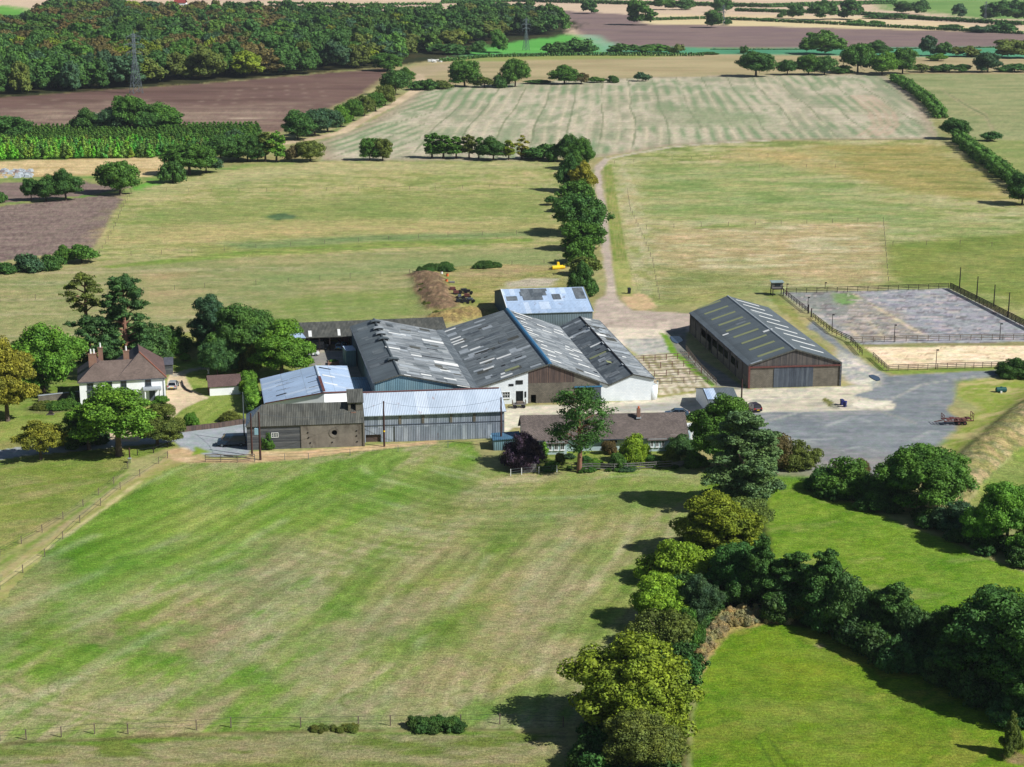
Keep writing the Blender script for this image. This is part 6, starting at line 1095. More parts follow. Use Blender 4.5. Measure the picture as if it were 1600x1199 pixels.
def merged(name,items,mesh,pw,ph,label,colkey=None,cat='trees',far=False):
    n=len(mesh.vertices); co=np.empty(n*3,np.float32); mesh.vertices.foreach_get('co',co); co=co.reshape(-1,3)
    nq=sum(1 for p in mesh.polygons if len(p.vertices)==4); Q=np.array([p.vertices[:] for p in mesh.polygons if len(p.vertices)==4]); T3=np.array([p.vertices[:] for p in mesh.polygons if len(p.vertices)==3])
    VV=[];QQ=[];TT=[];T3s=[]; k=0
    for (X,Y,wm,hm,c) in items:
        a=wr.random()*6.3; ca,sa=math.cos(a),math.sin(a); q=co*np.array([wm/pw,wm/pw,hm/ph]); q=np.stack([q[:,0]*ca-q[:,1]*sa,q[:,0]*sa+q[:,1]*ca,q[:,2]],1); p=at(X,Y)
        VV.append(q+np.array([p.x,p.y,0])); QQ.append(Q+k*n); T3s.append(T3+k*n); k+=1; f=wr.uniform(.6,1.05)*(1 if far else 1.1); cc=PAL[c]; TT.append(np.tile(np.array([cc[0]*f*wr.uniform(.9,1.2),cc[1]*f,cc[2]*f,1],np.float32),(n,1)))
    QQ=np.concatenate(QQ); T3a=np.concatenate(T3s); QQ=np.concatenate([QQ[:,[0,1,2]],QQ[:,[0,2,3]],T3a]); me=npmesh(name,np.concatenate(VV),QQ,[M['leaffar' if far else 'leaf']]); me.color_attributes.new('tint','FLOAT_COLOR','POINT').data.foreach_set('color',np.concatenate(TT).ravel()); o=link(name,me); o.color=(1,1,1,1); tag(o,label,cat,None,'stuff'); return o
rg=np.random.RandomState(5); proto('tuft','bush',1.2,.7,0,3,2,26,.5,1,.5,trunk=False); proto('lite','round',13,13,.0,9,3,800,1.2,1,.42,core=.85,flat=.45)
me,tm,pw,ph=PROTO['lite'][0]
merged('distant_wood',rest,me,pw,ph,'far crowns massed in the distant wood beyond the nearer trees',far=True)
# ---- the plantation of young conifers
pc=[]; row=249.0; pr_=random.Random(3)
while row>209:
    p=at(200,row); s=ppm(p); sy=2.9
    x=-6+pr_.random()*6; lim=405 if row<240 else 255+ (248-row)*14
    while x<lim:
        pc.append((x+pr_.uniform(-1.5,1.5),row-.012*x+pr_.uniform(-.6,.6))); x+=6.6
    row-=sy
pc.sort(key=lambda t:-t[1]); print('plantation',len(pc))
PCx,PCr=pc[:295],pc[295:]
for (X,Y) in PCx:
    me,tm,pw,ph=PROTO['small_cone'][pr_.randrange(3)]; o=link('young_conifer',me); o.location=at(X,Y); o.rotation_euler=(0,0,pr_.random()*6); f=pr_.uniform(.8,1.2); o.scale=(2.7*f/pw,2.7*f/pw,4.9*f/ph)
    col=PAL['e' if X<210 and pr_.random()<.75 else 'g']; o.color=(*[q*pr_.uniform(.65,1.3)*1.45 for q in col],1); tag(o,'young bright green conifer in the rows of the plantation','conifer','young conifers of the plantation')
me,tm,pw,ph=PROTO['small_cone'][0]
if PCr: merged('plantation_rows',[(X,Y,3.0,4.8,'g') for X,Y in PCr],me,pw,ph,'rear rows of young conifers in the plantation','g','conifers')
# ---------------------------------------------------------------- FENCES, POLES, VEHICLES, SMALL THINGS
def along(P,step):
    Q=[g0(at(*p)) for p in P]; out=[]; 
    for a,b in zip(Q,Q[1:]):
        n=max(1,round((b-a).length/step)); out+= [a+(b-a)*(k/n) for k in range(n)]
    return out+[Q[-1]]
def gz(p):                                       # ground relief under a point (bank)
    d=float(sdline(bank,np.array([p.x]),np.array([p.y]))[0]); return 1.8*math.exp(-(d/4.2)**2)
def fence(P,step,h,rails,label,mp='fence',mr='fence',pw=.10,rw=.1,name='fence',cat='fence',rh=.14,parts=True,group=None):
    pts=along(P,step); r=empty(name,pts[0],0,label,cat,group); pm=None; mb=MB()
    mb.box((0,0,h/2-.1),(pw,pw,h+.2)); k=0
    for p in pts[:100]:
        zz=gz(p)
        if pm is None: o=mb.build('post',M[mp]); pm=o.data; o.parent=r
        else: o=link('post',pm,r)
        o.location=p-r.location+Z*zz; o.rotation_euler=(0,0,k*.7%.3)
        k+=1
    rl=MB(); n=0
    for z_ in rails:
        for a,b in zip(pts,pts[1:]):
            rl.bar(a+Z*(h*z_+gz(a)),b+Z*(h*z_+gz(b)),rw*.4,rh if rw>.05 else rw)
    if rails: rl.build('rails' if rw>.05 else 'wires',M[mr],r)
    return r
def pole(x,y,yt,label,name='utility_pole',m='pole',rad=.16,arm=0,box=False,lean=0,cat='pole'):
    p=at(x,y); h=hgt(x,y,yt); r=empty(name,p,0,label,cat); MB().tube([(0,0,-.3),(0,0,h*.5),(lean,0,h)],[rad*1.15,rad,rad*.75],8).build('shaft',M[m]).parent=r
    if arm: 
        MB().box((0,0,h-.5),(arm,.12,.12)).build('crossarm',M[m]).parent=r
        for s in (-.45,0,.45): MB().tube([(s*arm,0,h-.44),(s*arm,0,h-.2)],.07,6).build('insulator',M['whitepaint']).parent=r
    if box: MB().box((-.5,-.1,h*.6),(.6,.45,1.1)).build('transformer',M['lightblue']).parent=r
    return r,p+Z*(h-.25)
def cable(a,b,sag,label,r_=.02):
    a,b=Vector(a),Vector(b); pts=[a+(b-a)*t-Z*sag*4*t*(1-t) for t in np.linspace(0,1,13)]; o=MB().tube(pts,r_,4).build('cable',M['wire'],loc=None); tag(o,label,'cable'); return o
_,pA=pole(407,719,644,'dark pole with pale transformer box before the old boarded barn',box=True,rad=.18)
_,pB=pole(394,712,646,'dark pole just left of the transformer pole by the old barn')
_,pC=pole(382,690,613,'slim grey pole on the lane at the old barn corner',m='polegrey',rad=.12)
_,pD=pole(600.5,698,627,'dark pole in front of the patched silver barn with a yellow tag'); 
q=at(600.5,698); MB().tube([q+Z*2.7,q+Z*2.95],.19,8).build('yellow_tag',M['yellow'],_)
_,pE=pole(783,700,621,'dark pole at the right end of the patched silver barn')
_,pF=pole(1157.5,657,593,'dark pole at the corner of the small outbuilding')
_,pG=pole(203,722,700,'short dark post by the lane side fence',rad=.14,name='post',cat='post')
cable(pA,pC,.5,'thin cable from the transformer pole to the slim grey pole'); cable(pA,pD,1.6,'thin cable between transformer pole and silver barn pole'); cable(pD,pE,1.2,'thin cable sagging across the silver barn roof')
cable(pB,pC,.6,'thin cable between the two left poles by the lane')
# arena lighting
for i,(x,y,yt,l) in enumerate(((1499,452,418,'tall dark pole nearest the far right arena corner'),(1526,466,432,'second tall dark pole behind the arena fence'),(1552.5,479,445,'third tall dark pole behind the arena fence'),(1575,496,457,'fourth tall dark pole, nearest, behind the arena fence'))):
    pole(x,y,yt,l,rad=.14,m='fencedark')
for i,(x,y,yt,l) in enumerate(((1229,462,444,'lamp post beside the viewing hut'),(1262,486,465,'lamp post on the left arena fence above the gate gap'),(1300,516,492,'lamp post on the left arena fence below the gate gap'),(1397,535,508,'lamp post on the rail between the two arenas'),(1562,531,506,'lamp post at the right of the rail between the arenas'),(1462,577,547,'lamp post rising from the sand arena fence'),(1289,452,442,'short dark post on the far arena fence'))):
    r,t=pole(x,y,yt,l,name='lamp_post',m='rust' if i in(0,5) else 'fencedark',rad=.08,cat='lamp post')
    MB().box((.15,-.1,t.z-r.location.z+.25),(.5,.3,.22)).build('lamp_head',M['black']).parent=r
# arena fences
RA=(.45,.72,.98)
fence([(1224,460),(1262,490)],2.4,1.35,RA,'dark rail fence along the far left side of the grey arena','fencedark','fencedark')
fence([(1270,498),(1300,522),(1329,535),(1347,556)],2.4,1.35,RA,'dark rail fence along the near left side of the grey arena','fencedark','fencedark')
fence([(1364,560),(1386,580)],2.2,1.3,RA,'short rail fence at the left corner of the sand arena')
fence([(1228,459),(1340,456),(1482,451)],2.6,1.35,RA,'rail fence along the far side of the grey arena','fencedark','fencedark')
fence([(1484,452),(1530,475),(1600,511),(1680,552)],2.4,1.6,(.2,.4,.6,.8,1),'tall dark fence down the right side of the grey arena','fencedark','fencedark',rh=.24)
fence([(1330,536),(1450,533),(1600,531),(1680,529)],2.4,1.35,RA,'rail fence dividing the grey arena from the sand arena')
fence([(1388,580),(1480,577),(1590,574)],2.0,1.3,RA,'pale brown rail fence along the near edge of the sand arena')
for (x,y,l) in ((1267.5,496,'tall gatepost on the near side of the arena gap'),(1263,490,'tall gatepost on the far side of the arena gap')): pole(x,y,y-14,l,name='gatepost',m='fencedark',rad=.16,cat='post')
# cattle pens
for i,(P,l) in enumerate((([(988,566),(1076,560)],'first row of pen railings from the top'),([(996,577),(1086,572)],'second row of pen railings from the top'),([(1004,590),(1096,584)],'third row of pen railings from the top'),([(1012,602),(1106,597)],'front row of pen railings beside the track'))):
    fence(P,2.4,1.3,(.45,.95),l,'rust' if i<3 else 'fence','fence',.12,.1,'pen_railing','railing')
fence([(1072,549),(1092,575),(1119,602)],2.2,1.25,(.3,.65,.98),'weathered fence between the pens and the long dark barn')
# field fences
fence([(0,868),(66,832),(130,792),(178,757),(200,733),(203,722)],7,1.25,(.35,.62,.9),'wire fence on the upper side of the diagonal farm track','fence','wire',.11,.025)
fence([(0,922),(70,848+22),(125,817),(188,765),(248,725),(262,716)],7,1.25,(.4,.9),'sparse wire fence on the lower side of the diagonal farm track','fence','wire',.11,.025)
fence([(0,1158),(41,1156),(96,1152),(148,1147),(200,1147),(307,1141),(361,1137),(470,1137),(560,1135),(610,1134),(720,1133),(781,1132),(880,1136)],9,1.3,(.5,.95),'wire fence along the bottom edge of the mown meadow','fence','wire',.12,.025)
fence([(321,722),(345,722),(371,723),(398,721)],3,1.3,(.35,.65,.98),'brown rail fence before the dirt strip by the lane','fence','fence')
fence([(398,722),(445,719),(482,718),(547,712),(622,706),(700,700),(770,692)],7,1.2,(.5,.95),'thin wire fence in front of the old barn and silver barn','steel','wire',.08,.03)
fence([(798,744),(815,742),(842,740),(870,738)],3,1.2,(.3,.6,.95),'pale post and wire fence under the purple shrub','whitepaint','steel',.12,.04)
fence([(893,737),(925,735),(960,736),(1000,734),(1050,731)],2.6,1.2,(.3,.65,.98),'grey rail fence in front of the pine','greyplank','greyplank')
fence([(1050,732),(1075,728),(1104,724)],2.0,1.1,(.2,.42,.64,.86),'pale plank fence at the right of the bungalow garden','greyplank','greyplank',rh=.2)
fence([(262,700),(240,708),(215,712)],4,1.1,(.5,.95),'short dark fence under the olive tree on the lane','fencedark','wire',.14,.03)
pk=empty('panel_fence',at(814,741),0,'weathered pale plank panels below the purple shrub','fence')
a,b=at(814,741),at(838,740); MB().box((a+b)/2+Z*.75+Vector((0,.6,0)),((b-a).length,.08,1.5),(b-a).normalized()).build('plank_panel',M['greyplank'],pk)
for (P,st,l) in (([(0,472),(110,464),(225,457),(320,450),(400,445),(500,438),(640,428)],9,'wire fence across the long mown field'),([(205,400),(300,396),(400,388),(560,378),(700,370),(860,365)],9,'wire fence above the bright green strip'),([(205,303),(260,299),(330,301),(460,299),(560,298),(680,296),(850,292)],9,'wire fence across the upper left pasture'),([(645,430),(655,462),(670,486),(682,505)],6,'wire fence beside the spoil heap'),([(760,414),(800,415),(850,412)],8,'wire fence behind the rough ground'),([(1150,262),(1260,262),(1350,262)],9,'wire fence across the upper right pasture'),([(1010,358),(1180,352),(1380,346),(1388,440)],9,'wire fence round the pale tan paddock'),([(980,300),(985,330),(1000,362),(1020,410),(1030,468)],8,'wire fence beside the mown track verge'),([(150,405),(178,360),(190,330),(205,302)],8,'fence between ploughed field and pasture'),([(1395,384),(1500,382),(1600,388)],9,'wire fence in the green right hand pasture'),([(960,256),(1050,250),(1200,245)],9,'wire fence under the curving track')):
    fence(P,st,1.3,(.95,),l,'fence','wire',.10,.02)
# garden wall by the lane
gw=empty('garden_wall',at(280,674),0,'low dark brick wall between lane and striped lawn','wall'); Q=[at(*p) for p in ((279,676),(310,672),(345,668),(383,662))]; mb=MB()
for a,b in zip(Q,Q[1:]): U=(b-a).normalized(); mb.box((a+b)/2+Z*.45,((b-a).length+.1,.35,.95),U)
mb.build('brickwork',M['boardbrown'],gw)
gw=empty('garden_wall',at(60,628),0,'low grey wall left of the farmhouse','wall'); a,b=at(60,628),at(124,621); MB().box((a+b)/2+Z*.6,((b-a).length,.35,1.2),(b-a).normalized()).build('stonework',M['block'],gw); MB().box((a+b)/2+Z*1.23,((b-a).length+.1,.5,.1),(b-a).normalized()).build('coping',M['skygrey'],gw)
kb=empty('kerb',at(286,600),0,'dark edging kerb of the drive lawn','kerb'); Q=[at(*p) for p in ((284,597),(286,604),(291,610),(300,614))]; mb=MB()
for a,b in zip(Q,Q[1:]): mb.bar(a+Z*.15,b+Z*.15,.3,.35)
mb.build('edging',M['darksheet'],kb)
# ---- cars
def car(x,y,hd,pm,label,name='parked_car',kind='hatch',cat='car'):
    r=empty(name,at(x,y),hd,label,cat); L,Wd=(4.2,1.78) if kind=='hatch' else ((5.0,1.95) if kind=='van' else (4.6,1.82))
    if kind=='van': prof=[(-2.5,.35),(-2.5,1.0),(-2.45,1.9),(-2.2,2.0),(1.0,2.0),(1.75,1.25),(2.4,1.05),(2.5,.7),(2.5,.35)]; cab=[]
    elif kind=='hatch': prof=[(-2.1,.3),(-2.12,.75),(-1.95,.95),(1.0,.95),(1.9,.78),(2.1,.6),(2.1,.3)]; cab=[(-1.95,.93),(-1.55,1.42),(-1.3,1.48),(.0,1.48),(.25,1.42),(1.05,.93)]
    else: prof=[(-2.3,.3),(-2.3,.8),(-2.15,.95),(1.2,.95),(2.15,.78),(2.3,.6),(2.3,.3)]; cab=[(-1.9,.93),(-1.2,1.40),(-1.0,1.45),(.1,1.45),(.35,1.40),(1.15,.93)]
    def loft(pr,w0,w1):
        mb=MB(); zs=[p[1] for p in pr]; lo,hi=min(zs),max(zs); n=len(pr); ws=[w0+(w1-w0)*(z-lo)/(hi-lo) for z in zs]
        for s in (-1,1):
            mb.v+=[Vector((p[0],s*w_/2,p[1])) for p,w_ in zip(pr,ws)]
        mb.f.append(tuple(range(n))); mb.f.append(tuple(reversed(range(n,2*n))))
        for k in range(n): l=(k+1)%n; mb.f.append((k,k+n,l+n,l))
        return mb
    def add(mb,nm,m,par=r,bev=0,sm=False): o=mb.build(nm,m,None,sm); o.parent=par; 
    b=loft(prof,Wd,Wd-.08 if kind!='van' else Wd-.2).build('body',pm); b.parent=r; bv=b.modifiers.new('b','BEVEL'); bv.width=.07; bv.segments=2
    if cab:
        c=loft(cab,Wd-.12,Wd-.5).build('cabin_glass',M['carglass']); c.parent=r
        hi=[p for p in cab if p[1]>1.38]; x0,x1=hi[0][0],hi[-1][0]
        add(MB().box(((x0+x1)/2,0,1.475),(x1-x0+.1,Wd-.5,.06)),'roof_panel',pm)
        for s in (-1,1):
            mb=MB(); mb.bar((cab[0][0],s*(Wd-.14)/2,.93),(x0,s*(Wd-.5)/2,1.47),.09); mb.bar((cab[-1][0],s*(Wd-.14)/2,.93),(x1,s*(Wd-.5)/2,1.47),.07); mb.bar(((x0+x1)/2,s*(Wd-.14)/2,.93),((x0+x1)/2,s*(Wd-.48)/2,1.47),.08); add(mb,'pillars',pm)
            add(MB().box((x1+.55,s*(Wd/2+.08),1.0),(.14,.2,.14)),'wing_mirror',pm)
    else:
        for s in (-1,1): add(MB().box((.75,s*(Wd/2-.05),1.45),(1.0,.06,.5)),'side_window',M['carglass'])
        w_=MB(); w_.quad((1.08,-.8,1.92),(1.08,.8,1.92),(1.72,.85,1.3),(1.72,-.85,1.3)); w_.quad((1.1,-.8,1.95),(1.1,.8,1.95),(1.74,.85,1.33),(1.74,-.85,1.33)); add(w_,'windscreen',M['carglass']); add(MB().box((-2.49,0,1.5),(.06,1.4,.55)),'rear_window',M['carglass'])
    fx,rx=L/2-.85,-(L/2-.8)
    for wx_ in (fx,rx):
        for s in (-1,1):
            t=MB().tube([(wx_,s*(Wd/2-.22),.32),(wx_,s*(Wd/2+.01),.32)],.32,14).build('wheel',M['black']); t.parent=r; rm=MB().tube([(wx_,s*(Wd/2),.32),(wx_,s*(Wd/2+.025),.32)],.2,10).build('rim',M['steel']); rm.parent=t
    for s in (-1,1):
        add(MB().box((L/2-.04,s*.62,.66),(.12,.36,.16)),'headlight',M['skylight']); add(MB().box((-L/2-.01,s*.72,.82),(.08,.22,.22)),'tail_light',M['redlamp'])
    add(MB().box((-L/2-.02,0,.55),(.05,.52,.12)),'number_plate',M['yellow']); add(MB().box((-L/2,0,.38),(.14,Wd-.2,.16)),'bumper',M['blacks']); add(MB().box((L/2,0,.38),(.12,Wd-.2,.16)),'bumper',M['blacks'])
    return r
M['redlamp']=plain('red_lamp',(170,30,30),.3)
car(271,606,R(92),paint('silver_paint',(190,192,196),.5),'silver hatchback parked on the gravel drive beside the farmhouse')
car(1177,641,R(108),paint('dark_red_paint',(54,30,40),.4),'dark hatchback parked by the small outbuilding in the concrete yard')
car(1057,651,R(176),paint('blue_grey_paint',(70,96,122),.4),'blue grey car behind the bungalow roof',kind='saloon')
car(483,556,R(15),paint('white_car_paint',(222,226,228),.1),'white car partly hidden behind the bright yellow green tree')
car(497,546,R(8),paint('black_paint',(24,30,38),.3),'black van standing in front of the open cart shed','parked_van','van','van')
car(362,696,R(186),paint('navy_paint',(30,50,70),.3),'dark blue van in the shadow of the old barn on the lane','parked_van','van','van')
car(533,545,R(80),paint('pale_blue_paint',(140,176,196),.3),'pale blue car nose in beside the upright container')
# ---- rusty flatbed trailer
def group_child(r,mb,nm,m): o=mb.build(nm,M[m]); o.parent=r; return o
r=empty('flatbed_trailer',at(1494,663),R(4),'rusty red flatbed trailer with end racks on the yard verge','trailer')
b=MB(); 
for s in (-1,1): b.bar((-2.6,s*.9,.85),(2.9,s*.9,.85),.14,.18)
for k in range(8): b.bar((-2.5+k*.72,-.9,.92),(-2.5+k*.72,.9,.92),.1,.1)
group_child(r,b,'chassis','rust'); b=MB()
for k in range(5): b.box((-1.6+k*.95,(-.2,.3,0,-.3,.2)[k],1.08),(.8,1.4,.12))
group_child(r,b,'deck_planks','rust')
for e,h in ((-2.6,1.1),(2.9,1.3)):
    b=MB(); 
    for s in (-.9,0,.9): b.bar((e,s,.85),(e,s,.85+h),.09)
    b.bar((e,-.9,.85+h),(e,.9,.85+h),.09); b.bar((e,-.9,.85+h*.5),(e,.9,.85+h*.5),.07); group_child(r,b,'end_rack','rust')
b=MB(); b.bar((-2.6,-.3,.8),(-4.2,0,.55),.1); b.bar((-2.6,.3,.8),(-4.2,0,.55),.1); group_child(r,b,'drawbar','rust')
for x_ in (.2,1.3):
    for s in (-1,1): t=group_child(r,MB().tube([(x_,s*.75,.4),(x_,s*1.0,.4)],.4,12),'wheel','black'); q=MB().tube([(x_,s*1.0,.4),(x_,s*1.03,.4)],.18,8).build('rim',M['rust']); q.parent=t
# ---- wooden cart by the white wall
r=empty('farm_cart',at(811,637),R(8),'low grey cart with a drawbar in front of the white wall door','cart')
group_child(r,MB().box((0,0,.75),(2.6,1.4,.14)),'bed','greyplank')
for e in (-1.25,1.25): b=MB(); [b.bar((e,s,.8),(e,s,1.5),.07) for s in (-.6,0,.6)]; b.bar((e,-.6,1.45),(e,.6,1.45),.07); group_child(r,b,'end_rail','fence')
group_child(r,MB().bar((-1.3,0,.65),(-2.2,-.2,.5),.09),'drawbar','fencedark'); group_child(r,MB().box((.2,.1,.98),(1.4,.9,.3)),'load_of_planks','fence')
for x_ in (-.8,.8):
    for s in (-1,1): group_child(r,MB().tube([(x_,s*.6,.34),(x_,s*.78,.34)],.34,12),'wheel','black')
# ---- wheelie bins
def bin_(x,y,rz,label,m='bluebin',sc=1.0):
    r=empty('wheelie_bin',at(x,y),rz,label,'bin'); r.scale=(sc,sc,sc); b=MB(); b.hexa([(-.24,-.28,.06),(.24,-.28,.06),(.24,.28,.06),(-.24,.28,.06)],[(-.29,-.36,1.0),(.29,-.36,1.0),(.29,.36,1.0),(-.29,.36,1.0)]); group_child(r,b,'body',m)
    b=MB(); b.hexa([(-.31,-.4,1.0),(.31,-.4,1.0),(.31,.38,1.0),(-.31,.38,1.0)],[(-.27,-.36,1.09),(.27,-.36,1.09),(.27,.38,1.12),(-.27,.38,1.12)]); group_child(r,b,'lid',m)
    for s in (-.25,.25): group_child(r,MB().tube([(s-.03,.3,.12),(s+.03,.3,.12)],.12,10),'wheel','black')
    group_child(r,MB().bar((-.25,.44,1.0),(.25,.44,1.0),.05),'handle',m)
bin_(1315.5,633,.2,'left dark blue bin of the pair on the concrete yard'); bin_(1320,636,-.5,'right dark blue bin of the pair on the concrete yard')
bin_(983,459,.1,'black bin beside the gravel track bend','blacks',1.3)
# ---- green tank
r=empty('water_tank',at(1564,613),R(3),'dark green oval tank lying on the grass right of the yard','tank')
group_child(r,MB().tube([(-1.1,0,.5),(-.95,0,.5),(.95,0,.5),(1.1,0,.5)],[.3,.52,.52,.3],14),'tank_body','greentank'); group_child(r,MB().tube([(0,0,.98),(0,0,1.12)],.2,10),'filler_cap','greentank')
for s in (-.6,.6): group_child(r,MB().box((s,0,.1),(.15,.9,.2)),'cradle','fencedark')
group_child(r,MB().box((-.2,-.75,.2),(.35,.25,.4)),'white_tub','whitepaint')
# ---- yellow machine
r=empty('yellow_implement',at(873,421),R(12),'bright yellow farm implement lying by the track row','implement')
for (c,s,L_) in (((-.9,-.2,.55),.52,1.9),((.95,.25,.55),.5,1.7)): group_child(r,MB().tube([(c[0]-L_/2,c[1],c[2]),(c[0]+L_/2,c[1]+.2,c[2])],s,12),'roller_drum','yellow')
b=MB(); b.hexa([(-.5,-.1,.6),(.4,-.1,.6),(.4,.9,.6),(-.5,.9,.6)],[(-.35,.1,1.9),(.2,.1,1.9),(.2,.7,1.9),(-.35,.7,1.9)]); group_child(r,b,'hopper','yellow'); group_child(r,MB().bar((-2.6,.3,.3),(-1.8,.1,.5),.15),'drawbar','fencedark'); group_child(r,MB().tube([(1.7,1.2,.35),(2.3,1.3,.35)],.35,10),'grey_wheel','steel')
# ---- scrap machinery
SCR=[(706,456,.2,'black','reddish','leftmost reddish scrap trailer of the dumped machinery'),(714,462,.1,'black','b','dark scrap frame at the left of the dumped machinery'),(723,458,.3,'b','b','dark boxy scrap in the back row of the dumped machinery'),(732,460,-.1,'b','b','rightmost scrap in the back row of the dumped machinery'),(719,468,.15,'g','b','grey scrap frame in the middle of the dumped machinery'),(729,467,.0,'g','b','pale topped scrap right of the middle frame'),(716,475,.2,'b','b','dark scrap nearest left of the dumped machinery'),(726,475,.1,'g','b','long dark scrap at the near edge of the dumped machinery'),(735,473,-.2,'b','b','dark scrap nearest right of the dumped machinery')]
for i,(x,y,rz,a,b_,l) in enumerate(SCR):
    r=empty('scrap_machine',at(x,y),rz,l,'scrap machinery'); rr=random.Random(i); mf='rust' if i==0 else ('darksheet' if i%2 else 'blacks')
    f=MB(); [f.bar((-1,s,.6),(1,s,.6),.12,.16) for s in (-.5,.5)]; [f.bar((e,-.5,.6),(e,.5,.6),.1) for e in (-1,0,1)]; group_child(r,f,'frame',mf)
    group_child(r,MB().box((rr.uniform(-.3,.3),0,.95),(rr.uniform(.8,1.5),.9,rr.uniform(.3,.7))),'body',('slate','rust','blacks','darksheet')[i%4 if i else 1])
    for e in (-.7,.7):
        for s in (-.62,.62): group_child(r,MB().tube([(e,s-.08,.36),(e,s+.08,.36)],.36,12),'wheel','black')
    group_child(r,MB().bar((-1,0,.6),(-1.7,rr.uniform(-.3,.3),.4),.08),'drawbar','rust')
for (x,y,m_,l) in ((690,430,'whitepaint','white and red drum beside the spoil heap'),(699,433,'orange','orange drum beside the spoil heap'),(698,442,'orange','second orange drum nearer the scrap')):
    r=empty('drum',at(x,y),0,l,'drum'); group_child(r,MB().tube([(0,0,0),(0,0,.9)],.34,12),'body',m_); group_child(r,MB().tube([(0,0,.9),(0,0,.95)],.3,12),'lid','rust')
r=empty('pallet_stack',at(706,443),.2,'grey stack of pallets near the orange drums','pallets'); [group_child(r,MB().box((0,0,.1+k*.17),(1.4,1.0,.12)),'pallet','greyplank') for k in range(3)]
# gas cylinder and tanks at the right foot of the silver barn
r=empty('gas_tank',at(770,686),0,'small pale tank against the silver barn near the right pole','tank'); group_child(r,MB().tube([(-.5,-.4,.45),(-.4,-.4,.45),(.4,-.4,.45),(.5,-.4,.45)],[.2,.38,.38,.2],12),'tank_body','lightblue'); group_child(r,MB().box((0,-.4,.06),(.9,.5,.12)),'plinth','block')
# planter and court clutter
r=empty('planter',at(521,571),R(4),'raised reddish planter of greenery in the court','planter'); group_child(r,MB().box((0,1.0,.3),(2.3,2.0,.6)),'brick_box','brick'); o=link('plants',PROTO['bush_m'][0][0],r); o.location=(0,1.0,.3); o.scale=(.25,.22,.16); o.color=(*PAL['g'],1)
r=empty('garden_ornament',at(79,648),0,'small dark pointed cover on the lawn left of the farmhouse','garden ornament'); b=MB(); b.hexa([(-.6,-.4,0),(.6,-.4,0),(.6,.4,0),(-.6,.4,0)],[(-.12,-.05,.75),(.2,-.05,.75),(.2,.05,.75),(-.12,.05,.75)]); group_child(r,b,'cover','fencedark'); group_child(r,MB().box((0,0,.05),(1.4,1,.1)),'base','block')
r=empty('garden_urn',at(326,584),0,'small white urn on the lawn by the garden path','garden ornament'); group_child(r,MB().tube([(0,0,0),(0,0,.15),(0,0,.5),(0,0,.8),(0,0,.95)],[.25,.12,.12,.3,.34],10),'bowl','whitepaint')
r=empty('cabinet',at(204,722),0,'pale small box by the post on the lane side','box'); group_child(r,MB().box((0,-.6,.4),(.5,.4,.8)),'body','skyyellow'); group_child(r,MB().box((0,-.6,.83),(.6,.5,.06)),'lid','skygrey')
r=empty('vent_pipe',at(1027,615),0,'thin white upright pipe beside the rounded annexe','pipe'); group_child(r,MB().tube([(0,0,0),(0,0,2.4)],.12,8),'pipe','whitepaint'); group_child(r,MB().tube([(0,0,2.4),(0,0,2.6)],.2,8),'cowl','steel')
# puddles
def puddle(P,label):
    g=M.get('water')
    if g is None: q=G('puddle_water'); q.b.inputs['Specular IOR Level'].default_value=.9; g=M['water']=q.out(lin((60,76,96)),.06)
    C=[at(*p) for p in P]; c=sum(C,Vector())/len(C); pts=[]
    for i in range(len(C)):
        a,b,d=C[i-1],C[i],C[(i+1)%len(C)]; pts+=[(a+b*2)/3,b*.9+(a+d)*.05,(b*2+d)/3]
    mb=MB(); mb.quad(*[v+Z*.10 for v in pts]); o=mb.build('puddle',g); tag(o,kind='structure'); return o
puddle([(1357,587),(1364,586),(1374,590),(1376,595),(1370,596),(1362,592)],'')
puddle([(1046,526),(1062,526),(1068,533),(1058,538),(1050,534)],'')
# ---- pylons
def pylon(x,y,yt,label,wid=1.0):
    p=at(x,y); H_=hgt(x,y,yt); r=empty('pylon',p,R(35),label,'pylon'); b=H_*.085*wid; t=b*.22
    w_=lambda z: b+(t-b)*min(1,(z/(H_*.62))) if z<H_*.62 else t
    legs=[[(s*w_(z),u*w_(z),z) for z in (0,H_*.62,H_*.97)] for s,u in ((-1,-1),(1,-1),(1,1),(-1,1))]
    for l in legs: m=MB(); m.tube(l,.16,4); group_child(r,m,'leg','steel')
    m=MB(); zs=[0,H_*.13,H_*.25,H_*.36,H_*.46,H_*.55,H_*.62,H_*.72,H_*.81,H_*.90,H_*.97]
    for z0_,z1_ in zip(zs,zs[1:]):
        c0=[(s*w_(z0_),u*w_(z0_),z0_) for s,u in ((-1,-1),(1,-1),(1,1),(-1,1))]; c1_=[(s*w_(z1_),u*w_(z1_),z1_) for s,u in ((-1,-1),(1,-1),(1,1),(-1,1))]
        for k in range(4): l=(k+1)%4; m.bar(c0[k],c1_[l],.12); m.bar(c0[l],c1_[k],.12); m.bar(c1_[k],c1_[l],.1)
    group_child(r,m,'bracing','steel')
    for zf,L_ in ((.66,.14),(.79,.17),(.92,.12)):
        m=MB(); z_=H_*zf
        for s in (-1,1):
            for u in (-1,1): m.bar((s*t,u*t,z_),(s*H_*L_,0,z_+.2),.12); m.bar((s*t,u*t,z_+H_*.04),(s*H_*L_,0,z_+.2),.12)
            m.tube([(s*H_*L_,0,z_),(s*H_*L_,0,z_-1.6)],.12,6)
        group_child(r,m,'crossarm','steel')
    group_child(r,MB().tube([(0,0,H_*.95),(0,0,H_*1.02)],.12,5),'peak','steel'); return r
pylon(213,146,50,'left lattice pylon standing on the brown field before the wood')
pylon(822,79,28,'second lattice pylon on the bright green meadow')
pylon(1130,40,8,'faint far lattice pylon on the horizon field')
pylon(1539,34,2,'faint far lattice pylon at the right by the green meadow',.8)
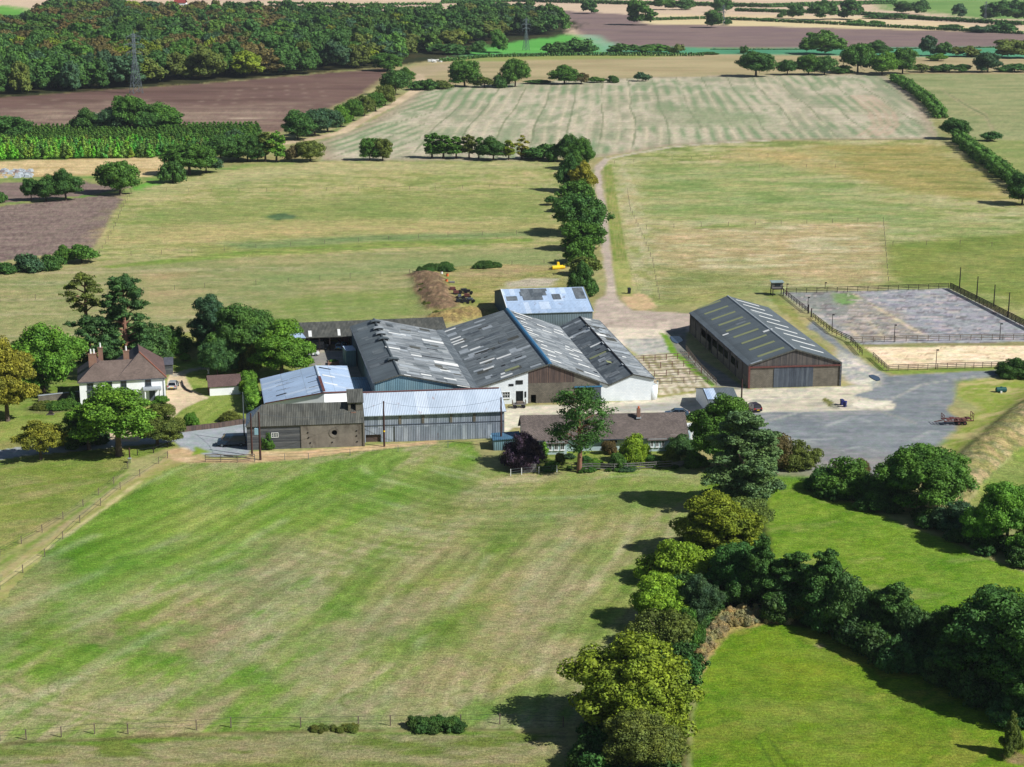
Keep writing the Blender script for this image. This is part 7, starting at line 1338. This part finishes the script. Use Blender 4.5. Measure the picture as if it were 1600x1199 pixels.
# rubble lumps far left, small white things
rb=random.Random(2)
mb=MB()
for k in range(70):
    p=at(rb.uniform(2,50),rb.uniform(268,278)); s=rb.uniform(.4,1.3); mb.hexa([p+Vector((x_*s*rb.uniform(.7,1.2),y_*s,0)) for x_,y_ in ((-1,-1),(1,-1),(1,1),(-1,1))],[p+Vector((x_*s*.6,y_*s*.6,s*rb.uniform(.6,1.4))) for x_,y_ in ((-1,-1),(1,-1),(1,1),(-1,1))])
tag(mb.build('rubble',M['skygrey']),'heap of pale broken rubble at the left edge beside the plantation','rubble',None,'stuff')
mb=MB()
for k in range(30):
    p=at(rb.uniform(670,690),rb.uniform(94,98)); s=rb.uniform(.5,1.4); mb.box(p+Z*s*.4,(s*1.5,s,s*.8),Vector((math.cos(k),math.sin(k),0)))
tag(mb.build('rubble',M['skylight']),'pale rubble on the waste patch beyond the dirt track bend','rubble',None,'stuff')
# undergrowth and weeds
def scatter(name,P,n,kind,wm,hm,c,label,seed,cat='undergrowth'):
    rs_=random.Random(seed); xs_=[p[0] for p in P]; ys_=[p[1] for p in P]; it=[]
    while len(it)<n:
        x=rs_.uniform(min(xs_),max(xs_)); y=rs_.uniform(min(ys_),max(ys_))
        if inpoly(P,x,y): s=rs_.uniform(.6,1.3); it.append((x,y,wm*s,hm*s,c))
    me,tm,pw,ph=PROTO[kind][0]; return merged(name,it,me,pw,ph,label,c,cat)
scatter('undergrowth',[(1110,840),(1180,850),(1205,925),(1130,950),(1075,1040),(1052,1130),(1050,1260),(930,1260),(900,1190),(960,1120),(990,1000),(1040,920)],95,'bush_m',4,2.6,'d','dark bramble undergrowth filling the foreground hedgerow',1)
scatter('undergrowth',[(1190,920),(1300,950),(1420,990),(1520,1020),(1620,1060),(1640,1150),(1560,1110),(1420,1050),(1300,1000),(1200,972)],90,'bush_m',4,3.0,'n','very dark bramble undergrowth along the lower right hedgerow',2)
scatter('undergrowth',[(1270,765),(1340,775),(1500,828),(1620,870),(1620,900),(1540,870),(1430,815),(1330,790),(1272,775)],45,'bush_m',3,1.8,'d','bramble undergrowth below the yard oaks',3)
scatter('hedge_weeds',[(648,1135),(722,1133),(722,1141),(650,1142)],26,'bush_m',1.7,1.0,'d','dark bramble clump on the bottom wire fence',4,'brambles')
scatter('hedge_weeds',[(490,1138),(555,1137),(555,1144),(490,1145)],22,'bush_m',.9,.45,'o','low weeds along the bottom wire fence',5,'weeds')
scatter('garden_planting',[(860,728),(1000,726),(1100,722),(1104,730),(1000,738),(890,741)],26,'bush_m',1.3,.7,'g','mixed low planting along the bungalow garden fence',6,'plants')
scatter('tussocks',[(1495,750),(1530,712),(1600,655),(1600,690),(1520,775)],200,'tuft',.9,.4,'w','straw tussocks on the earth embankment',27,'grass')
scatter('tall_dry_grass',[(1110,975),(1140,955),(1185,950),(1232,962),(1236,974),(1190,974),(1140,985),(1100,1030),(1090,1060),(1086,1040)],160,'bush_m',1.0,.9,'w','tall bleached grass curving round the lush meadow corner',7,'grass')
scatter('bramble_bank',[(662,418),(700,416),(702,424),(655,430)],18,'bush_m',3,1.4,'d','brambles at the head of the spoil heap',8,'brambles')
scatter('bramble_bank',[(650,430),(660,430),(676,480),(690,500),(680,500),(664,478)],26,'bush_m',1.6,1.0,'o','weeds along the left foot of the spoil heap',9,'weeds')
scatter('bramble_bank',[(740,416),(778,414),(780,419),(742,421)],14,'bush_m',2.2,1.2,'d','dark brambles behind the rough ground',10,'brambles')
scatter('border_planting',[(225,618),(262,618),(262,628),(252,634)],9,'bush_m',1.4,1.2,'e','border plants beside the farmhouse corner',12,'plants')
scatter('border_planting',[(60,634),(122,628),(124,640),(60,646)],22,'bush_m',1.8,1.1,'g','mixed border planting below the grey garden wall',13,'plants')
scatter('lane_bank',[(96,695),(150,684),(180,690),(120,702)],20,'bush_m',2.4,1.6,'n','dark bank of shrubs behind the lane trees',14,'undergrowth')
# ---- haze
hb_=MB(); hb_.box((0,1500,45),(9000,7000,98)); g=bpy.data.materials.new('haze_air'); g.use_nodes=True; t=g.node_tree; t.nodes.remove(t.nodes['Principled BSDF'])
pv=t.nodes.new('ShaderNodeVolumePrincipled'); pv.inputs['Density'].default_value=.00005; pv.inputs['Color'].default_value=(.78,.88,1,1); pv.inputs['Anisotropy'].default_value=.2; t.links.new(pv.outputs[0],t.nodes['Material Output'].inputs['Volume'])
o=hb_.build('haze',g); tag(o,'thin blue summer haze over the far fields','haze',None,'stuff')
